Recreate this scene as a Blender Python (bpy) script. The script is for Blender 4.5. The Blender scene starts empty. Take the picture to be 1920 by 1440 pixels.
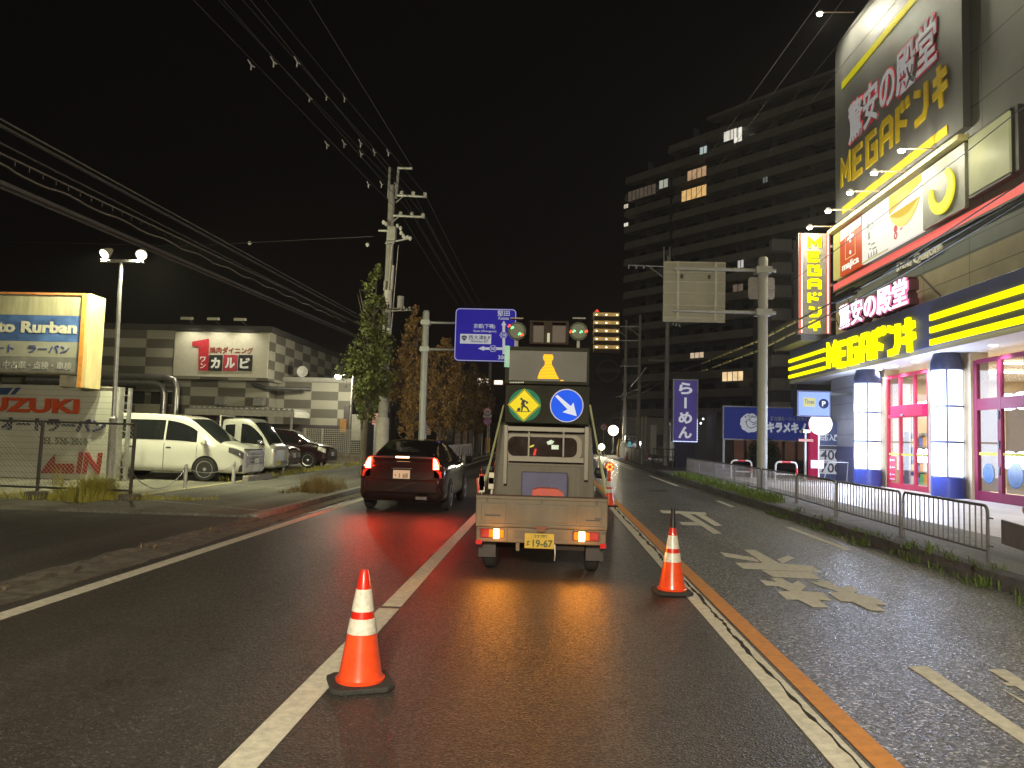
import bpy, bmesh, math, random
from mathutils import Vector, Matrix

random.seed(7)
R = math.radians
PI = math.pi
SC = bpy.context.scene
COL = SC.collection

# ------------------------------------------------------------------ camera
FPX = 1442.0
CAM = Vector((0, 0, 1.55))
_yd = Vector((71, -102, -FPX)).normalized()
_u = Vector((math.sin(R(1.4)), math.cos(R(1.4)), 0))
_u = (_u - _yd * _u.dot(_yd)).normalized()
_xd = _yd.cross(_u)
MW = Matrix((_xd, _yd, _u))
cd = bpy.data.cameras.new("camera")
cd.sensor_width = 36
cd.lens = FPX / 1920 * 36
cd.clip_start = 0.05
cd.clip_end = 2000
cam = bpy.data.objects.new("camera", cd)
cam.matrix_world = Matrix.Translation(CAM) @ MW.to_4x4()
COL.objects.link(cam)
SC.camera = cam

# ------------------------------------------------------------------ world, exposure
wd = bpy.data.worlds.new("World")
SC.world = wd
wd.use_nodes = True
nt = wd.node_tree
bg = nt.nodes["Background"]
sky = nt.nodes.new("ShaderNodeTexSky")
sky.sky_type = 'NISHITA'
sky.sun_disc = False
sky.sun_elevation = R(-3)
sky.sun_rotation = R(200)
mixw = nt.nodes.new("ShaderNodeMix")
mixw.data_type = 'RGBA'
mixw.inputs[0].default_value = 0.05
mixw.inputs[6].default_value = (0.006, 0.004, 0.004, 1)
nt.links.new(sky.outputs[0], mixw.inputs[7])
nt.links.new(mixw.outputs[2], bg.inputs["Color"])
bg.inputs["Strength"].default_value = WORLD_S = 0.12
SC.view_settings.view_transform = 'Standard'
SC.view_settings.look = 'None'
SC.view_settings.exposure = 0
SC.view_settings.gamma = 1
SC.render.engine = 'CYCLES'
SC.cycles.use_denoising = True
SC.cycles.max_bounces = 5
SC.cycles.diffuse_bounces = 3
SC.cycles.glossy_bounces = 3
SC.cycles.transparent_max_bounces = 12
SC.cycles.caustics_reflective = False
SC.cycles.caustics_refractive = False
SC.cycles.sample_clamp_indirect = 4.0
SC.cycles.sample_clamp_direct = 0
SC.cycles.use_light_tree = True

# night city glow from above, very soft
sl = bpy.data.lights.new("sky_glow", 'SUN')
sl.energy = 0.15
sl.angle = R(120)
sl.color = (1.0, 0.86, 0.68)
so = bpy.data.objects.new("sky_glow", sl)
so.rotation_euler = (R(28), 0, R(-8))
COL.objects.link(so)


def lamp(kind, loc, energy, color, size=0.1, target=None, spot=None, blend=0.5, parent=None):
    l = bpy.data.lights.new("lamp_light", kind)
    l.energy = energy
    l.color = color
    if kind == 'AREA':
        l.shape = 'RECTANGLE'
        l.size, l.size_y = size if isinstance(size, tuple) else (size, size)
    else:
        l.shadow_soft_size = size
    if kind == 'SPOT':
        l.spot_size = R(spot)
        l.spot_blend = blend
    o = bpy.data.objects.new("lamp_light", l)
    COL.objects.link(o)
    rot = Matrix.Identity(4)
    if target is not None:
        rot = (Vector(target) - Vector(loc)).to_track_quat('-Z', 'Y').to_matrix().to_4x4()
    mw = Matrix.Translation(Vector(loc)) @ rot
    if parent is not None:
        o.parent = parent
        mw = ROOTM[parent.name].inverted() @ mw
    o.matrix_basis = mw
    return o


# added spot behind the camera, out of view, to light the foreground
bl_ = bpy.data.lights.new("lamp_light", 'SPOT')
bl_.energy = 8200
bl_.spot_size = R(112)
bl_.spot_blend = 0.75
bl_.color = (1.0, 0.86, 0.62)
bl_.shadow_soft_size = 0.7
bo_ = bpy.data.objects.new("lamp_light", bl_)
bo_.location = (-0.6, -5.0, 4.6)
bo_.rotation_euler = (Vector((0.3, 8, 0)) - Vector((-0.6, -5.0, 4.6))).to_track_quat('-Z', 'Y').to_euler()
COL.objects.link(bo_)


# ------------------------------------------------------------------ measuring helpers
def ray(px, py):
    return MW @ Vector((px - 960, 720 - py, -FPX))


def aY(px, py, y):
    d = ray(px, py)
    return CAM + d * (y / d.y)


def aX(px, py, x):
    d = ray(px, py)
    return CAM + d * (x / d.x)


def gZ(px, py, z=0.0):
    d = ray(px, py)
    return CAM + d * ((z - CAM.z) / d.z)


# ------------------------------------------------------------------ materials
def _new(name):
    m = bpy.data.materials.new(name)
    m.use_nodes = True
    return m, m.node_tree, m.node_tree.nodes["Principled BSDF"]


MC = {}


def mat(name, col, rough=0.6, metal=0.0, var=0.18, scale=6.0, bump=0.0, bscale=60.0, spec=0.5, coat=0.0, stretch=(1, 1, 1), trans=0.0):
    if name in MC:
        return MC[name]
    m, t, p = _new(name)
    p.inputs["Roughness"].default_value = rough
    p.inputs["Metallic"].default_value = metal
    p.inputs["Specular IOR Level"].default_value = spec
    p.inputs["Coat Weight"].default_value = coat
    tc = t.nodes.new("ShaderNodeTexCoord")
    mp = t.nodes.new("ShaderNodeMapping")
    mp.inputs["Scale"].default_value = stretch
    t.links.new(tc.outputs["Object"], mp.inputs[0])
    n = t.nodes.new("ShaderNodeTexNoise")
    n.inputs["Scale"].default_value = scale
    n.inputs["Detail"].default_value = 6
    n.inputs["Roughness"].default_value = 0.65
    t.links.new(mp.outputs[0], n.inputs["Vector"])
    mr = t.nodes.new("ShaderNodeMapRange")
    mr.inputs[1].default_value = 0.3
    mr.inputs[2].default_value = 0.7
    t.links.new(n.outputs[0], mr.inputs[0])
    mx = t.nodes.new("ShaderNodeMix")
    mx.data_type = 'RGBA'
    mx.inputs[6].default_value = [c * (1 - var) for c in col] + [1]
    mx.inputs[7].default_value = [min(1, c * (1 + var)) for c in col] + [1]
    t.links.new(mr.outputs[0], mx.inputs[0])
    t.links.new(mx.outputs[2], p.inputs["Base Color"])
    mr2 = t.nodes.new("ShaderNodeMapRange")
    mr2.inputs[3].default_value = max(0.02, rough - 0.1)
    mr2.inputs[4].default_value = min(1, rough + 0.1)
    t.links.new(n.outputs[0], mr2.inputs[0])
    t.links.new(mr2.outputs[0], p.inputs["Roughness"])
    if trans:
        p.inputs["Transmission Weight"].default_value = trans
    if bump:
        b = t.nodes.new("ShaderNodeBump")
        b.inputs["Strength"].default_value = bump
        b.inputs["Distance"].default_value = 0.02
        n2 = t.nodes.new("ShaderNodeTexNoise")
        n2.inputs["Scale"].default_value = bscale
        n2.inputs["Detail"].default_value = 4
        t.links.new(mp.outputs[0], n2.inputs["Vector"])
        t.links.new(n2.outputs[0], b.inputs["Height"])
        t.links.new(b.outputs[0], p.inputs["Normal"])
    MC[name] = m
    return m


def glow(name, col, strength, var=0.06, scale=3.0):
    if name in MC:
        return MC[name]
    m, t, p = _new(name)
    p.inputs["Base Color"].default_value = (*[min(0.8, c) * 0.15 for c in col], 1)
    p.inputs["Roughness"].default_value = 0.5
    p.inputs["Specular IOR Level"].default_value = 0.08
    p.inputs["Emission Strength"].default_value = strength
    tc = t.nodes.new("ShaderNodeTexCoord")
    n = t.nodes.new("ShaderNodeTexNoise")
    n.inputs["Scale"].default_value = scale
    t.links.new(tc.outputs["Object"], n.inputs["Vector"])
    mx = t.nodes.new("ShaderNodeMix")
    mx.data_type = 'RGBA'
    mx.inputs[6].default_value = [c * (1 - var) for c in col] + [1]
    mx.inputs[7].default_value = [c * (1 + var) for c in col] + [1]
    t.links.new(n.outputs[0], mx.inputs[0])
    t.links.new(mx.outputs[2], p.inputs["Emission Color"])
    MC[name] = m
    return m


def glass(name, tint=(0.9, 0.93, 0.95), refl=0.12, rough=0.02):
    """thin pane: mostly see-through, partly mirror"""
    if name in MC:
        return MC[name]
    m = bpy.data.materials.new(name)
    m.use_nodes = True
    t = m.node_tree
    t.nodes.clear()
    out = t.nodes.new("ShaderNodeOutputMaterial")
    tr = t.nodes.new("ShaderNodeBsdfTransparent")
    tr.inputs[0].default_value = (*tint, 1)
    gl = t.nodes.new("ShaderNodeBsdfGlossy")
    gl.inputs["Roughness"].default_value = rough
    fr = t.nodes.new("ShaderNodeLayerWeight")
    fr.inputs[0].default_value = 0.25
    mr = t.nodes.new("ShaderNodeMapRange")
    mr.inputs[3].default_value = refl * 0.5
    mr.inputs[4].default_value = min(1, refl * 5)
    t.links.new(fr.outputs["Fresnel"], mr.inputs[0])
    mx = t.nodes.new("ShaderNodeMixShader")
    t.links.new(mr.outputs[0], mx.inputs[0])
    t.links.new(tr.outputs[0], mx.inputs[1])
    t.links.new(gl.outputs[0], mx.inputs[2])
    t.links.new(mx.outputs[0], out.inputs[0])
    MC[name] = m
    return m


def asphalt(name, dark, light, cell=70.0, thr=0.72, rough=0.75, patch=0.35, bump=0.5, spark=0.0):
    m, t, p = _new(name)
    p.inputs["Specular IOR Level"].default_value = 0.5
    tc = t.nodes.new("ShaderNodeTexCoord")
    vo = t.nodes.new("ShaderNodeTexVoronoi")
    vo.inputs["Scale"].default_value = cell
    t.links.new(tc.outputs["Object"], vo.inputs["Vector"])
    sep = t.nodes.new("ShaderNodeSeparateColor")
    t.links.new(vo.outputs["Color"], sep.inputs[0])
    rp = t.nodes.new("ShaderNodeValToRGB")
    rp.color_ramp.elements[0].position = 0.25
    rp.color_ramp.elements[0].color = (*dark, 1)
    rp.color_ramp.elements[1].position = 1.0
    rp.color_ramp.elements[1].color = (*light, 1)
    e = rp.color_ramp.elements.new(thr)
    e.color = (*[d * 1.7 for d in dark], 1)
    t.links.new(sep.outputs[0], rp.inputs[0])
    n = t.nodes.new("ShaderNodeTexNoise")
    n.inputs["Scale"].default_value = 0.9
    n.inputs["Detail"].default_value = 7
    mp = t.nodes.new("ShaderNodeMapping")
    mp.inputs["Scale"].default_value = (1, 0.3, 1)
    t.links.new(tc.outputs["Object"], mp.inputs[0])
    t.links.new(mp.outputs[0], n.inputs["Vector"])
    mr = t.nodes.new("ShaderNodeMapRange")
    mr.inputs[1].default_value = 0.3
    mr.inputs[2].default_value = 0.7
    mr.inputs[3].default_value = 1 - patch
    mr.inputs[4].default_value = 1 + patch
    t.links.new(n.outputs[0], mr.inputs[0])
    # long wheel tracks and darker oily blots
    mp2 = t.nodes.new("ShaderNodeMapping")
    mp2.inputs["Scale"].default_value = (1.7, 0.05, 1)
    t.links.new(tc.outputs["Object"], mp2.inputs[0])
    n3 = t.nodes.new("ShaderNodeTexNoise")
    n3.inputs["Scale"].default_value = 0.8
    n3.inputs["Detail"].default_value = 3
    t.links.new(mp2.outputs[0], n3.inputs["Vector"])
    mr3 = t.nodes.new("ShaderNodeMapRange")
    mr3.inputs[1].default_value = 0.3
    mr3.inputs[2].default_value = 0.7
    mr3.inputs[3].default_value = 0.72
    mr3.inputs[4].default_value = 1.3
    t.links.new(n3.outputs[0], mr3.inputs[0])
    n4 = t.nodes.new("ShaderNodeTexNoise")
    n4.inputs["Scale"].default_value = 2.3
    n4.inputs["Detail"].default_value = 2
    t.links.new(tc.outputs["Object"], n4.inputs["Vector"])
    mr4 = t.nodes.new("ShaderNodeMapRange")
    mr4.inputs[1].default_value = 0.62
    mr4.inputs[2].default_value = 0.72
    mr4.inputs[3].default_value = 1.0
    mr4.inputs[4].default_value = 0.62
    t.links.new(n4.outputs[0], mr4.inputs[0])
    m34 = t.nodes.new("ShaderNodeMath")
    m34.operation = 'MULTIPLY'
    t.links.new(mr3.outputs[0], m34.inputs[0])
    t.links.new(mr4.outputs[0], m34.inputs[1])
    m35 = t.nodes.new("ShaderNodeMath")
    m35.operation = 'MULTIPLY'
    t.links.new(m34.outputs[0], m35.inputs[0])
    t.links.new(mr.outputs[0], m35.inputs[1])
    mx = t.nodes.new("ShaderNodeMix")
    mx.data_type = 'RGBA'
    mx.blend_type = 'MULTIPLY'
    mx.inputs[0].default_value = 1
    t.links.new(rp.outputs[0], mx.inputs[6])
    t.links.new(m35.outputs[0], mx.inputs[7])
    t.links.new(mx.outputs[2], p.inputs["Base Color"])
    r2 = t.nodes.new("ShaderNodeMapRange")
    r2.inputs[3].default_value = rough
    r2.inputs[4].default_value = max(0.15, rough - spark)
    t.links.new(sep.outputs[1], r2.inputs[0])
    t.links.new(r2.outputs[0], p.inputs["Roughness"])
    b = t.nodes.new("ShaderNodeBump")
    b.inputs["Strength"].default_value = bump
    b.inputs["Distance"].default_value = 0.01
    ad = t.nodes.new("ShaderNodeMath")
    ad.operation = 'ADD'
    t.links.new(sep.outputs[2], ad.inputs[0])
    t.links.new(vo.outputs["Distance"], ad.inputs[1])
    t.links.new(ad.outputs[0], b.inputs["Height"])
    t.links.new(b.outputs[0], p.inputs["Normal"])
    return m


def grid_mat(name, col, line, sx, sy, sz, lw=0.02, rough=0.6, var=0.12, offset=(0, 0, 0)):
    """panels with joint lines every sx, sy, sz metres (0 = none) in object space"""
    if name in MC:
        return MC[name]
    m = mat(name, col, rough, var=var, scale=1.2)
    t = m.node_tree
    p = t.nodes["Principled BSDF"]
    src = p.inputs["Base Color"].links[0].from_socket
    tc = [n for n in t.nodes if n.type == 'TEX_COORD'][0]
    sp = t.nodes.new("ShaderNodeSeparateXYZ")
    t.links.new(tc.outputs["Object"], sp.inputs[0])
    last = None
    for k, s in enumerate((sx, sy, sz)):
        if not s:
            continue
        a = t.nodes.new("ShaderNodeMath")
        a.operation = 'ADD'
        a.inputs[1].default_value = 1000 * s + offset[k]
        t.links.new(sp.outputs[k], a.inputs[0])
        d = t.nodes.new("ShaderNodeMath")
        d.operation = 'MODULO'
        d.inputs[1].default_value = s
        t.links.new(a.outputs[0], d.inputs[0])
        c = t.nodes.new("ShaderNodeMath")
        c.operation = 'LESS_THAN'
        c.inputs[1].default_value = lw
        t.links.new(d.outputs[0], c.inputs[0])
        if last is None:
            last = c
        else:
            mxm = t.nodes.new("ShaderNodeMath")
            mxm.operation = 'MAXIMUM'
            t.links.new(last.outputs[0], mxm.inputs[0])
            t.links.new(c.outputs[0], mxm.inputs[1])
            last = mxm
    mx = t.nodes.new("ShaderNodeMix")
    mx.data_type = 'RGBA'
    t.links.new(last.outputs[0], mx.inputs[0])
    t.links.new(src, mx.inputs[6])
    mx.inputs[7].default_value = (*line, 1)
    t.links.new(mx.outputs[2], p.inputs["Base Color"])
    return m


# ------------------------------------------------------------------ objects
ROOTM = {}


def tag(o, label=None, cat=None, group=None, kind=None):
    if label:
        o["label"] = label
    if cat:
        o["category"] = cat
    if group:
        o["group"] = group
    if kind:
        o["kind"] = kind
    return o


def T(name, label, cat, loc=(0, 0, 0), rz=0.0, group=None):
    o = bpy.data.objects.new(name, None)
    o.empty_display_size = 0.2
    o.location = loc
    o.rotation_euler = (0, 0, rz)
    COL.objects.link(o)
    ROOTM[o.name] = Matrix.Translation(Vector(loc)) @ Matrix.Rotation(rz, 4, 'Z')
    return tag(o, label, cat, group)


class Fr:
    """flat frame: a to the viewer's right, b up, c towards the viewer"""

    def __init__(s, o, r, u=(0, 0, 1)):
        s.o, s.r, s.u = Vector(o), Vector(r).normalized(), Vector(u).normalized()
        s.n = s.r.cross(s.u)

    def __call__(s, a, b, c=0.0):
        return s.o + s.r * a + s.u * b + s.n * c


def F_cam(x, y, z):          # faces the camera side (-Y)
    return Fr((x, y, z), (1, 0, 0))


def F_road(x, y, z):         # faces the road from its right side (-X)
    return Fr((x, y, z), (0, -1, 0))


class MB:
    def __init__(s):
        s.v, s.f, s.mi = [], [], []
        s.m = 0

    def add(s, vs, fs):
        k = len(s.v)
        s.v += [Vector(p) for p in vs]
        s.f += [[i + k for i in f] for f in fs]
        s.mi += [s.m] * len(fs)
        return s

    def box(s, x0, x1, y0, y1, z0, z1):
        return s.add([(x, y, z) for z in (z0, z1) for x, y in ((x0, y0), (x1, y0), (x1, y1), (x0, y1))],
                     [(3, 2, 1, 0), (4, 5, 6, 7), (0, 1, 5, 4), (1, 2, 6, 5), (2, 3, 7, 6), (3, 0, 4, 7)])

    def prism(s, fr, pts, c0, c1):
        n = len(pts)
        area = sum(pts[i][0] * pts[(i + 1) % n][1] - pts[(i + 1) % n][0] * pts[i][1] for i in range(n))
        if area < 0:
            pts = pts[::-1]
        vs = [fr(a, b, c1) for a, b in pts] + [fr(a, b, c0) for a, b in pts]
        fs = [tuple(range(n)), tuple(range(2 * n - 1, n - 1, -1))]
        fs += [(i, i + n, (i + 1) % n + n, (i + 1) % n) for i in range(n)]
        return s.add(vs, fs)

    def rect(s, fr, a0, a1, b0, b1, c0, c1):
        return s.prism(fr, [(a0, b0), (a1, b0), (a1, b1), (a0, b1)], c0, c1)

    def disc(s, fr, a, b, r, c0, c1, n=28, ry=None):
        ry = ry or r
        return s.prism(fr, [(a + r * math.cos(2 * PI * i / n), b + ry * math.sin(2 * PI * i / n)) for i in range(n)], c0, c1)

    def ring(s, fr, a, b, r0, r1, c0, c1, n=28):
        for i in range(n):
            t0, t1 = 2 * PI * i / n, 2 * PI * (i + 1) / n
            s.prism(fr, [(a + r0 * math.cos(t0), b + r0 * math.sin(t0)), (a + r1 * math.cos(t0), b + r1 * math.sin(t0)),
                         (a + r1 * math.cos(t1), b + r1 * math.sin(t1)), (a + r0 * math.cos(t1), b + r0 * math.sin(t1))], c0, c1)
        return s

    def cyl(s, p0, p1, r0, r1=None, n=12):
        r1 = r0 if r1 is None else r1
        p0, p1 = Vector(p0), Vector(p1)
        d = (p1 - p0).normalized()
        a = d.orthogonal().normalized()
        b = d.cross(a)
        vs = []
        for p, r in ((p0, r0), (p1, r1)):
            vs += [p + (a * math.cos(2 * PI * i / n) + b * math.sin(2 * PI * i / n)) * r for i in range(n)]
        fs = [tuple(range(n - 1, -1, -1)), tuple(range(n, 2 * n))]
        fs += [(i, (i + 1) % n, (i + 1) % n + n, i + n) for i in range(n)]
        return s.add(vs, fs)

    def tube(s, pts, r, n=6, rr=None):
        pts = [Vector(p) for p in pts]
        k = len(pts)
        up = None
        vs = []
        for i, p in enumerate(pts):
            d = (pts[min(i + 1, k - 1)] - pts[max(i - 1, 0)]).normalized()
            if up is None:
                up = d.orthogonal().normalized()
            a = (up - d * up.dot(d)).normalized()
            up = a
            b = d.cross(a)
            q = rr[i] if rr else r
            vs += [p + (a * math.cos(2 * PI * j / n) + b * math.sin(2 * PI * j / n)) * q for j in range(n)]
        fs = [tuple(range(n - 1, -1, -1)), tuple(range((k - 1) * n, k * n))]
        for i in range(k - 1):
            fs += [(i * n + j, i * n + (j + 1) % n, (i + 1) * n + (j + 1) % n, (i + 1) * n + j) for j in range(n)]
        return s.add(vs, fs)

    def lathe(s, c, prof, n=24, axis='Z'):
        c = Vector(c)
        vs = []
        for r, h in prof:
            for j in range(n):
                a, b = r * math.cos(2 * PI * j / n), r * math.sin(2 * PI * j / n)
                vs.append(c + Vector({'Z': (a, b, h), 'X': (h, a, b), 'Y': (b, h, a)}[axis]))
        k = len(prof)
        fs = [tuple(range(n - 1, -1, -1)), tuple(range((k - 1) * n, k * n))]
        for i in range(k - 1):
            fs += [(i * n + j, i * n + (j + 1) % n, (i + 1) * n + (j + 1) % n, (i + 1) * n + j) for j in range(n)]
        return s.add(vs, fs)

    def strokes(s, fr, lines, w, c0, c1, sx=1, sy=1, a=0, b=0):
        """thick mitred strokes, each polyline a slab of its own"""
        for q, ln in enumerate(lines):
            p = [Vector((a + x * sx, b + y * sy)) for x, y in ln]
            L, Rr = [], []
            for i in range(len(p)):
                d0 = (p[i] - p[i - 1]).normalized() if i else (p[1] - p[0]).normalized()
                d1 = (p[i + 1] - p[i]).normalized() if i < len(p) - 1 else d0
                n0, n1 = Vector((-d0.y, d0.x)), Vector((-d1.y, d1.x))
                m = (n0 + n1).normalized()
                k = min(2.2, 1 / max(0.3, m.dot(n0)))
                ext = Vector((0, 0))
                L.append(p[i] + m * w / 2 * k)
                Rr.append(p[i] - m * w / 2 * k)
            e = 0.0015 * q
            for i in range(len(p) - 1):
                s.prism(fr, [tuple(L[i]), tuple(Rr[i]), tuple(Rr[i + 1]), tuple(L[i + 1])], c0, c1 + e)
        return s

    def text(s, fr, string, a0, b0, w, h, c0, c1, bold=0.0, fit=True, shear=0.0):
        vs, fs = text_mesh(string, bold)
        x0, x1 = min(v[0] for v in vs), max(v[0] for v in vs)
        y0, y1 = min(v[1] for v in vs), max(v[1] for v in vs)
        kx = w / max(1e-6, x1 - x0)
        ky = h / max(1e-6, y1 - y0)
        if not fit:
            kx = ky = min(kx, ky)
        out = []
        for v in vs:
            yy = (v[1] - y0) * ky
            out.append(fr(a0 + (v[0] - x0) * kx + shear * yy, b0 + yy, c1 if v[2] > 0 else c0))
        return s.add(out, fs)

    def build(s, name, m, parent=None, bevel=0.0, smooth=False, seg=2, local=False, auto=0.6):
        me = bpy.data.meshes.new(name)
        vs = s.v
        off = Vector((0, 0, 0))
        if parent is not None and not local:
            r = parent
            while r.parent is not None:
                r = r.parent
            iv = ROOTM[r.name].inverted()
            vs = [iv @ v for v in vs]
        elif parent is None:
            xs, ys, zs = [v.x for v in vs], [v.y for v in vs], [v.z for v in vs]
            off = Vector(((min(xs) + max(xs)) / 2, (min(ys) + max(ys)) / 2, min(zs)))
            vs = [v - off for v in vs]
        me.from_pydata([tuple(v) for v in vs], [], s.f)
        mats = m if isinstance(m, (list, tuple)) else [m]
        for q in mats:
            me.materials.append(q)
        if len(mats) > 1:
            for i, p in enumerate(me.polygons):
                p.material_index = s.mi[i]
        if bevel:
            bm = bmesh.new()
            bm.from_mesh(me)
            bmesh.ops.remove_doubles(bm, verts=bm.verts, dist=1e-5)
            ed = [e for e in bm.edges if len(e.link_faces) == 2 and e.calc_face_angle(0) > 0.5]
            bmesh.ops.bevel(bm, geom=ed, offset=bevel, segments=seg, affect='EDGES', profile=0.5, clamp_overlap=True)
            bm.to_mesh(me)
            bm.free()
        if smooth:
            me.polygons.foreach_set("use_smooth", [True] * len(me.polygons))
            try:
                me.set_sharp_from_angle(angle=auto)
            except Exception:
                pass
        me.update()
        o = bpy.data.objects.new(name, me)
        o.location = off
        if parent is not None:
            o.parent = parent
        COL.objects.link(o)
        if parent is None:
            ROOTM[o.name] = Matrix.Translation(off)
        return o


_tm = {}


def text_mesh(string, bold):
    key = (string, bold)
    if key in _tm:
        return _tm[key]
    cu = bpy.data.curves.new("t", 'FONT')
    cu.body = string
    cu.size = 1
    cu.extrude = 0.05
    cu.offset = bold
    cu.resolution_u = 3
    o = bpy.data.objects.new("t", cu)
    COL.objects.link(o)
    dg = bpy.context.evaluated_depsgraph_get()
    me = o.evaluated_get(dg).to_mesh()
    vs = [tuple(v.co) for v in me.vertices]
    fs = [tuple(p.vertices) for p in me.polygons]
    o.evaluated_get(dg).to_mesh_clear()
    bpy.data.objects.remove(o)
    bpy.data.curves.remove(cu)
    _tm[key] = (vs, fs)
    return vs, fs


def struct(mb, name, m, **k):
    return tag(mb.build(name, m, **k), kind='structure')


def copy_tree(o, loc=None, rz=None, label=None, parent=None):
    c = o.copy()
    COL.objects.link(c)
    if parent is not None:
        c.parent = parent
    if loc is not None:
        c.location = loc
    if rz is not None:
        c.rotation_euler = (0, 0, rz)
    if label:
        c["label"] = label
    for ch in list(o.children):
        copy_tree(ch, parent=c)
    return c


MEGA = {
    'M': [[(0, 0), (0, 1), (.5, .45), (1, 1), (1, 0)]],
    'E': [[(1, 1), (0, 1), (0, 0), (1, 0)], [(0, .52), (.85, .52)]],
    'G': [[(1, 1), (0, 1), (0, 0), (1, 0), (1, .52), (.5, .52)]],
    'A': [[(0, -.1), (0, .85), (.2, 1), (.8, 1), (1, .85), (1, -.1)], [(0, .42), (1, .42)]],
    'ド': [[(.02, 1.1), (.02, -.1)], [(.02, .52), (.85, .30)], [(.46, 1.14), (.56, .80)], [(.95, 1.14), (1.05, .80)]],
    'ン': [[(0, .98), (.5, .86)], [(1, 1.05), (1, .3), (.8, .02), (.05, -.02)]],
    'キ': [[(.0, .75), (1, .86)], [(-.05, .32), (1.05, .43)], [(.42, 1.15), (.6, -.15)]],
}


def mega(fr, a0, b0, w, h, c0, c1, wt, m, parent, vertical=False):
    s = 'MEGAドンキ'
    for i, k in enumerate(s):
        mb = MB()
        if vertical:
            ch = h / 7.0
            mb.strokes(fr, MEGA[k], wt * ch, c0, c1, w * 0.78, ch * 0.60, a0 + w * 0.11, b0 + h - (i + 1) * ch + ch * 0.2)
        else:
            cw = w / 7.0
            mb.strokes(fr, MEGA[k], wt * cw, c0, c1, cw * 0.62, h * 0.80, a0 + i * cw + cw * 0.17, b0 + h * 0.1)
        mb.build("letter", m, parent)
# ================================================================== GROUND
WHITEPAINT = mat("road_paint_white", (0.62, 0.60, 0.50), 0.7, var=0.25, scale=14, bump=0.3, bscale=120)
ORANGEPAINT = mat("road_paint_orange", (0.60, 0.25, 0.05), 0.7, var=0.2, scale=14, bump=0.3, bscale=120)
ASPH = asphalt("asphalt_smooth", (0.036, 0.033, 0.030), (0.13, 0.12, 0.11), cell=85, thr=0.93, rough=0.62, patch=0.28, bump=0.45, spark=0.3)
ASPH2 = asphalt("asphalt_coarse", (0.046, 0.046, 0.045), (0.48, 0.47, 0.46), cell=62, thr=0.80, rough=0.6, patch=0.3, bump=0.8, spark=0.35)
ASPH3 = asphalt("asphalt_drive", (0.045, 0.043, 0.036), (0.12, 0.115, 0.10), cell=70, thr=0.9, rough=0.8, patch=0.3, bump=0.4)
CONC = mat("concrete_kerb", (0.26, 0.25, 0.22), 0.85, var=0.4, scale=9, bump=0.5, bscale=70)
CONCD = mat("concrete_dirty", (0.13, 0.12, 0.095), 0.9, var=0.5, scale=7, bump=0.8, bscale=40)

mb = MB(); mb.box(-600, 600, -200, 900, -0.5, -0.03)
struct(mb, "ground", mat("dark_ground", (0.05, 0.048, 0.043), 0.9, var=0.3, scale=0.6))
mb = MB(); mb.box(-4.95, 1.68, -25, 260, -0.02, 0.0)
struct(mb, "road", ASPH)
mb = MB(); mb.box(1.68, 5.12, -25, 260, -0.02, 0.0)
struct(mb, "oncoming_road", ASPH2)


def stripe(name, x0, x1, y0, y1, m, z=0.004, step=3.0):
    mb = MB()
    rnd = random.Random(int(x0 * 100) + 5)
    n = max(2, int((y1 - y0) / step))
    pts = [(y0 + (y1 - y0) * i / n) for i in range(n + 1)]
    fr = Fr((0, 0, 0), (1, 0, 0), (0, 1, 0))
    l = [(x0 + rnd.uniform(-.007, .007), y) for y in pts]
    r = [(x1 + rnd.uniform(-.007, .007), y) for y in pts]
    for i in range(n):
        mb.prism(fr, [l[i], r[i], r[i + 1], l[i + 1]], z - 0.003, z)
    return struct(mb, name, m)


stripe("edge_line", -4.46, -4.29, -20, 200, WHITEPAINT)
stripe("lane_line", -1.475, -1.305, -20, 6.9, WHITEPAINT)
stripe("lane_line", -1.475, -1.305, 7.0, 19.5, WHITEPAINT)
stripe("lane_line", -1.475, -1.305, 26, 32, WHITEPAINT)
stripe("centre_line", 1.405, 1.585, -20, 70, WHITEPAINT)
stripe("orange_line", 1.61, 1.765, -20, 70, ORANGEPAINT)
for y0, y1 in ((12.0, 14.9), (19.3, 21.1), (27.4, 35.2), (42, 60)):
    stripe("shoulder_line", 4.47, 4.59, y0, y1, WHITEPAINT)
# the open seam in the white line
mb = MB()
fr = Fr((0, 0, 0), (1, 0, 0), (0, 1, 0))
rnd = random.Random(3)
y, x = -2.0, 1.53
pl, pr_ = [], []
while y < 45:
    x = 1.532 + (x - 1.532) * 0.75 + rnd.uniform(-.010, .010)
    w = rnd.choice((0.006, 0.010, 0.016, 0.022)) * (0.8 if y < 9 else 1.1)
    pl.append((x - w, y)); pr_.append((x + w, y))
    y += rnd.uniform(0.04, 0.13)
for i in range(len(pl) - 1):
    mb.prism(fr, [pl[i], pr_[i], pr_[i + 1], pl[i + 1]], 0.0045, 0.0075)
struct(mb, "road_crack", mat("seam_dark", (0.012, 0.011, 0.010), 0.95, var=0.3, scale=30))


def px_poly(mb, pts, o, s, z=0.004):
    fr = Fr((0, 0, 0), (1, 0, 0), (0, 1, 0))
    q = [gZ(o[0] + a / s, o[1] + b / s, z) for a, b in pts]
    mb.prism(fr, [(p.x, p.y) for p in q], z - 0.003, z)


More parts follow.
